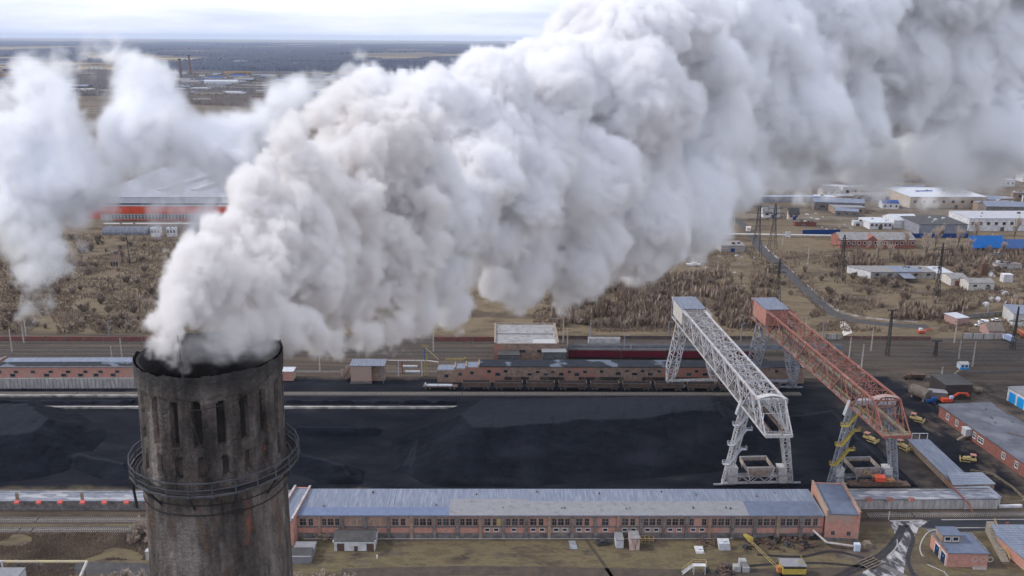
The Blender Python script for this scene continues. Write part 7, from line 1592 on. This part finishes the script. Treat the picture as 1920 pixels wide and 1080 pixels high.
    for lo, hi, vox, wz, dn, mt in (((-25,40,104), (1,70,140), .17, (3.0, ln(66)), 4.0, m_near), ((-27,54,98), (14,97,152), .24, (ln(60.9), ln(91)), 3.2, m_near),
            ((-32,75,78), (38,130,178), .36, (ln(84), ln(126)), 2.4, m_mid), ((-30,108,62), (82,200,200), .52, (ln(116.4), ln(182)), 1.8, m_mid), ((-20,160,45), (330,560,235), 1.2, (ln(168), 7), 1.1, m_far)):
        g = density_grid(puffs, lo, hi, vox, o1, 9/F, dn, wz, warp=1.0); volume_object('smoke_billows', g, mt, core)
    # steam at the left
    st = []
    for (x, y, Z, r, wt) in ((215,125,330,42,1),(235,160,330,62,1),(255,205,330,72,1),(225,245,330,78,1),(290,250,330,62,1),(335,285,330,52,1),(395,262,335,50,1),(425,245,335,42,1),(450,262,335,40,1),(370,300,335,46,1),(300,200,330,46,1),(250,290,330,55,1),
        (50,170,310,46,1),(90,160,310,42,.7),(110,200,310,50,.9),(60,225,310,65,1),(40,285,310,76,1),(115,275,310,68,1),(150,310,310,55,1),(65,345,310,78,1),(135,350,310,60,1),(0,330,310,70,1),(15,410,305,62,1),(90,410,305,52,.9),(140,400,305,36,.6),(60,455,300,36,.45),(20,475,300,36,.5),(35,510,298,28,.35),(60,530,298,28,.3),(95,560,295,26,.3),(60,575,295,24,.3),(80,590,295,18,.25),(115,500,300,28,.25),(100,460,300,30,.3),
        (160,415,305,32,.55),(170,445,305,26,.5),(176,470,303,16,.45),(130,330,310,50,1),(0,240,310,55,1),
        (490,215,340,44,.8),(520,185,340,46,.8),(560,170,345,48,.8),(600,150,345,36,.7),(640,135,350,36,.6),(670,125,350,26,.3),(470,250,340,40,.9),(500,260,340,50,1),
        (230,330,330,38,.22),(290,335,330,38,.25),(350,330,330,42,.3),(410,325,330,42,.4),(440,320,330,36,.5),(285,385,325,24,.3),(290,420,325,22,.3),(400,385,325,34,.45),(430,370,325,40,.6),(380,420,325,30,.45),(410,410,325,30,.6),(200,345,330,26,.12),
        (135,110,420,30,.12),(165,95,430,28,.09),(185,88,430,20,.07),(25,120,400,14,.7),(12,126,400,8,.8),(33,112,400,10,.6),(110,125,400,30,.2)): st.append(PF(x, y, Z, r, wt))
    for (x, y, r) in ((180,300,60),(195,235,50),(170,345,46),(250,330,30),(310,215,44),(350,245,40),(20,180,40),(30,135,34),(75,140,34),(120,165,34),(455,300,44),(480,290,40),(420,290,44),(380,285,44),(340,320,40),(280,300,48),(225,300,52),(100,380,62),(60,400,60),(20,370,60),(150,390,34),(0,180,40),(245,130,44),(200,105,30)): st.append(PF(x, y, 322, r, 1))
    st = [(a, b, c, d*(1.05 if e > .55 else 1.4), min(1, e*1.4)) for a, b, c, d, e in st]
    for k in range(60):
        b = st[rr.randrange(28)]; a = rr.uniform(0, 6.28); st.append((b[0]+math.cos(a)*b[3]*.75, b[1]+math.sin(a)*b[3]*.75, b[2]+rr.uniform(-.02, .02), b[3]*rr.uniform(.3, .5), b[4]*.9))
    o2 = [(110/F,34/F,'p'),(50/F,20/F,'b'),(26/F,12/F,'p'),(12/F,7/F,'p'),(6/F,3/F,'p')]
    c2 = core_mesh('steam_cloud', st, 9.0/F, o2, 1.0, 5, 30/F, 50/F); c2.data.materials.append(M('steam_core', (.78,.79,.83), (.76,.77,.81), .1, 1))
    tag(c2, 'ragged white steam clouds drifting at the left behind the chimney', 'steam')
    g = density_grid(st, (-215,270,40), (-20,450,150), .75, o2, 30/F, .5, None, 5, 1.0, 50/F)
    volume_object('steam_billows', g, vol_mat('steam', (.979,.982,.994)), c2)
    # wisp from the far factory chimney
    # air
    hz = MB(); hz.box(-90100, 90100, -600, 60100, -1.5, 262); tag(hz.build('haze', vol_mat('haze_air', (.68,.79,1.0), HAZE_D, 0)), 'thin bluish haze over the distance', 'haze', None, 'stuff')
HAZE_D = 2.7e-5
# ------------------------------------------------------------------ build
roads(); rails(); build_chimney(); long_building(); coal(); galleries(); rear_buildings(); wagons(); cranes(); front_things(); yard_vehicles()
poles_and_pylons(); middle_right(); factory(); far_town(); vegetation()
smoke()
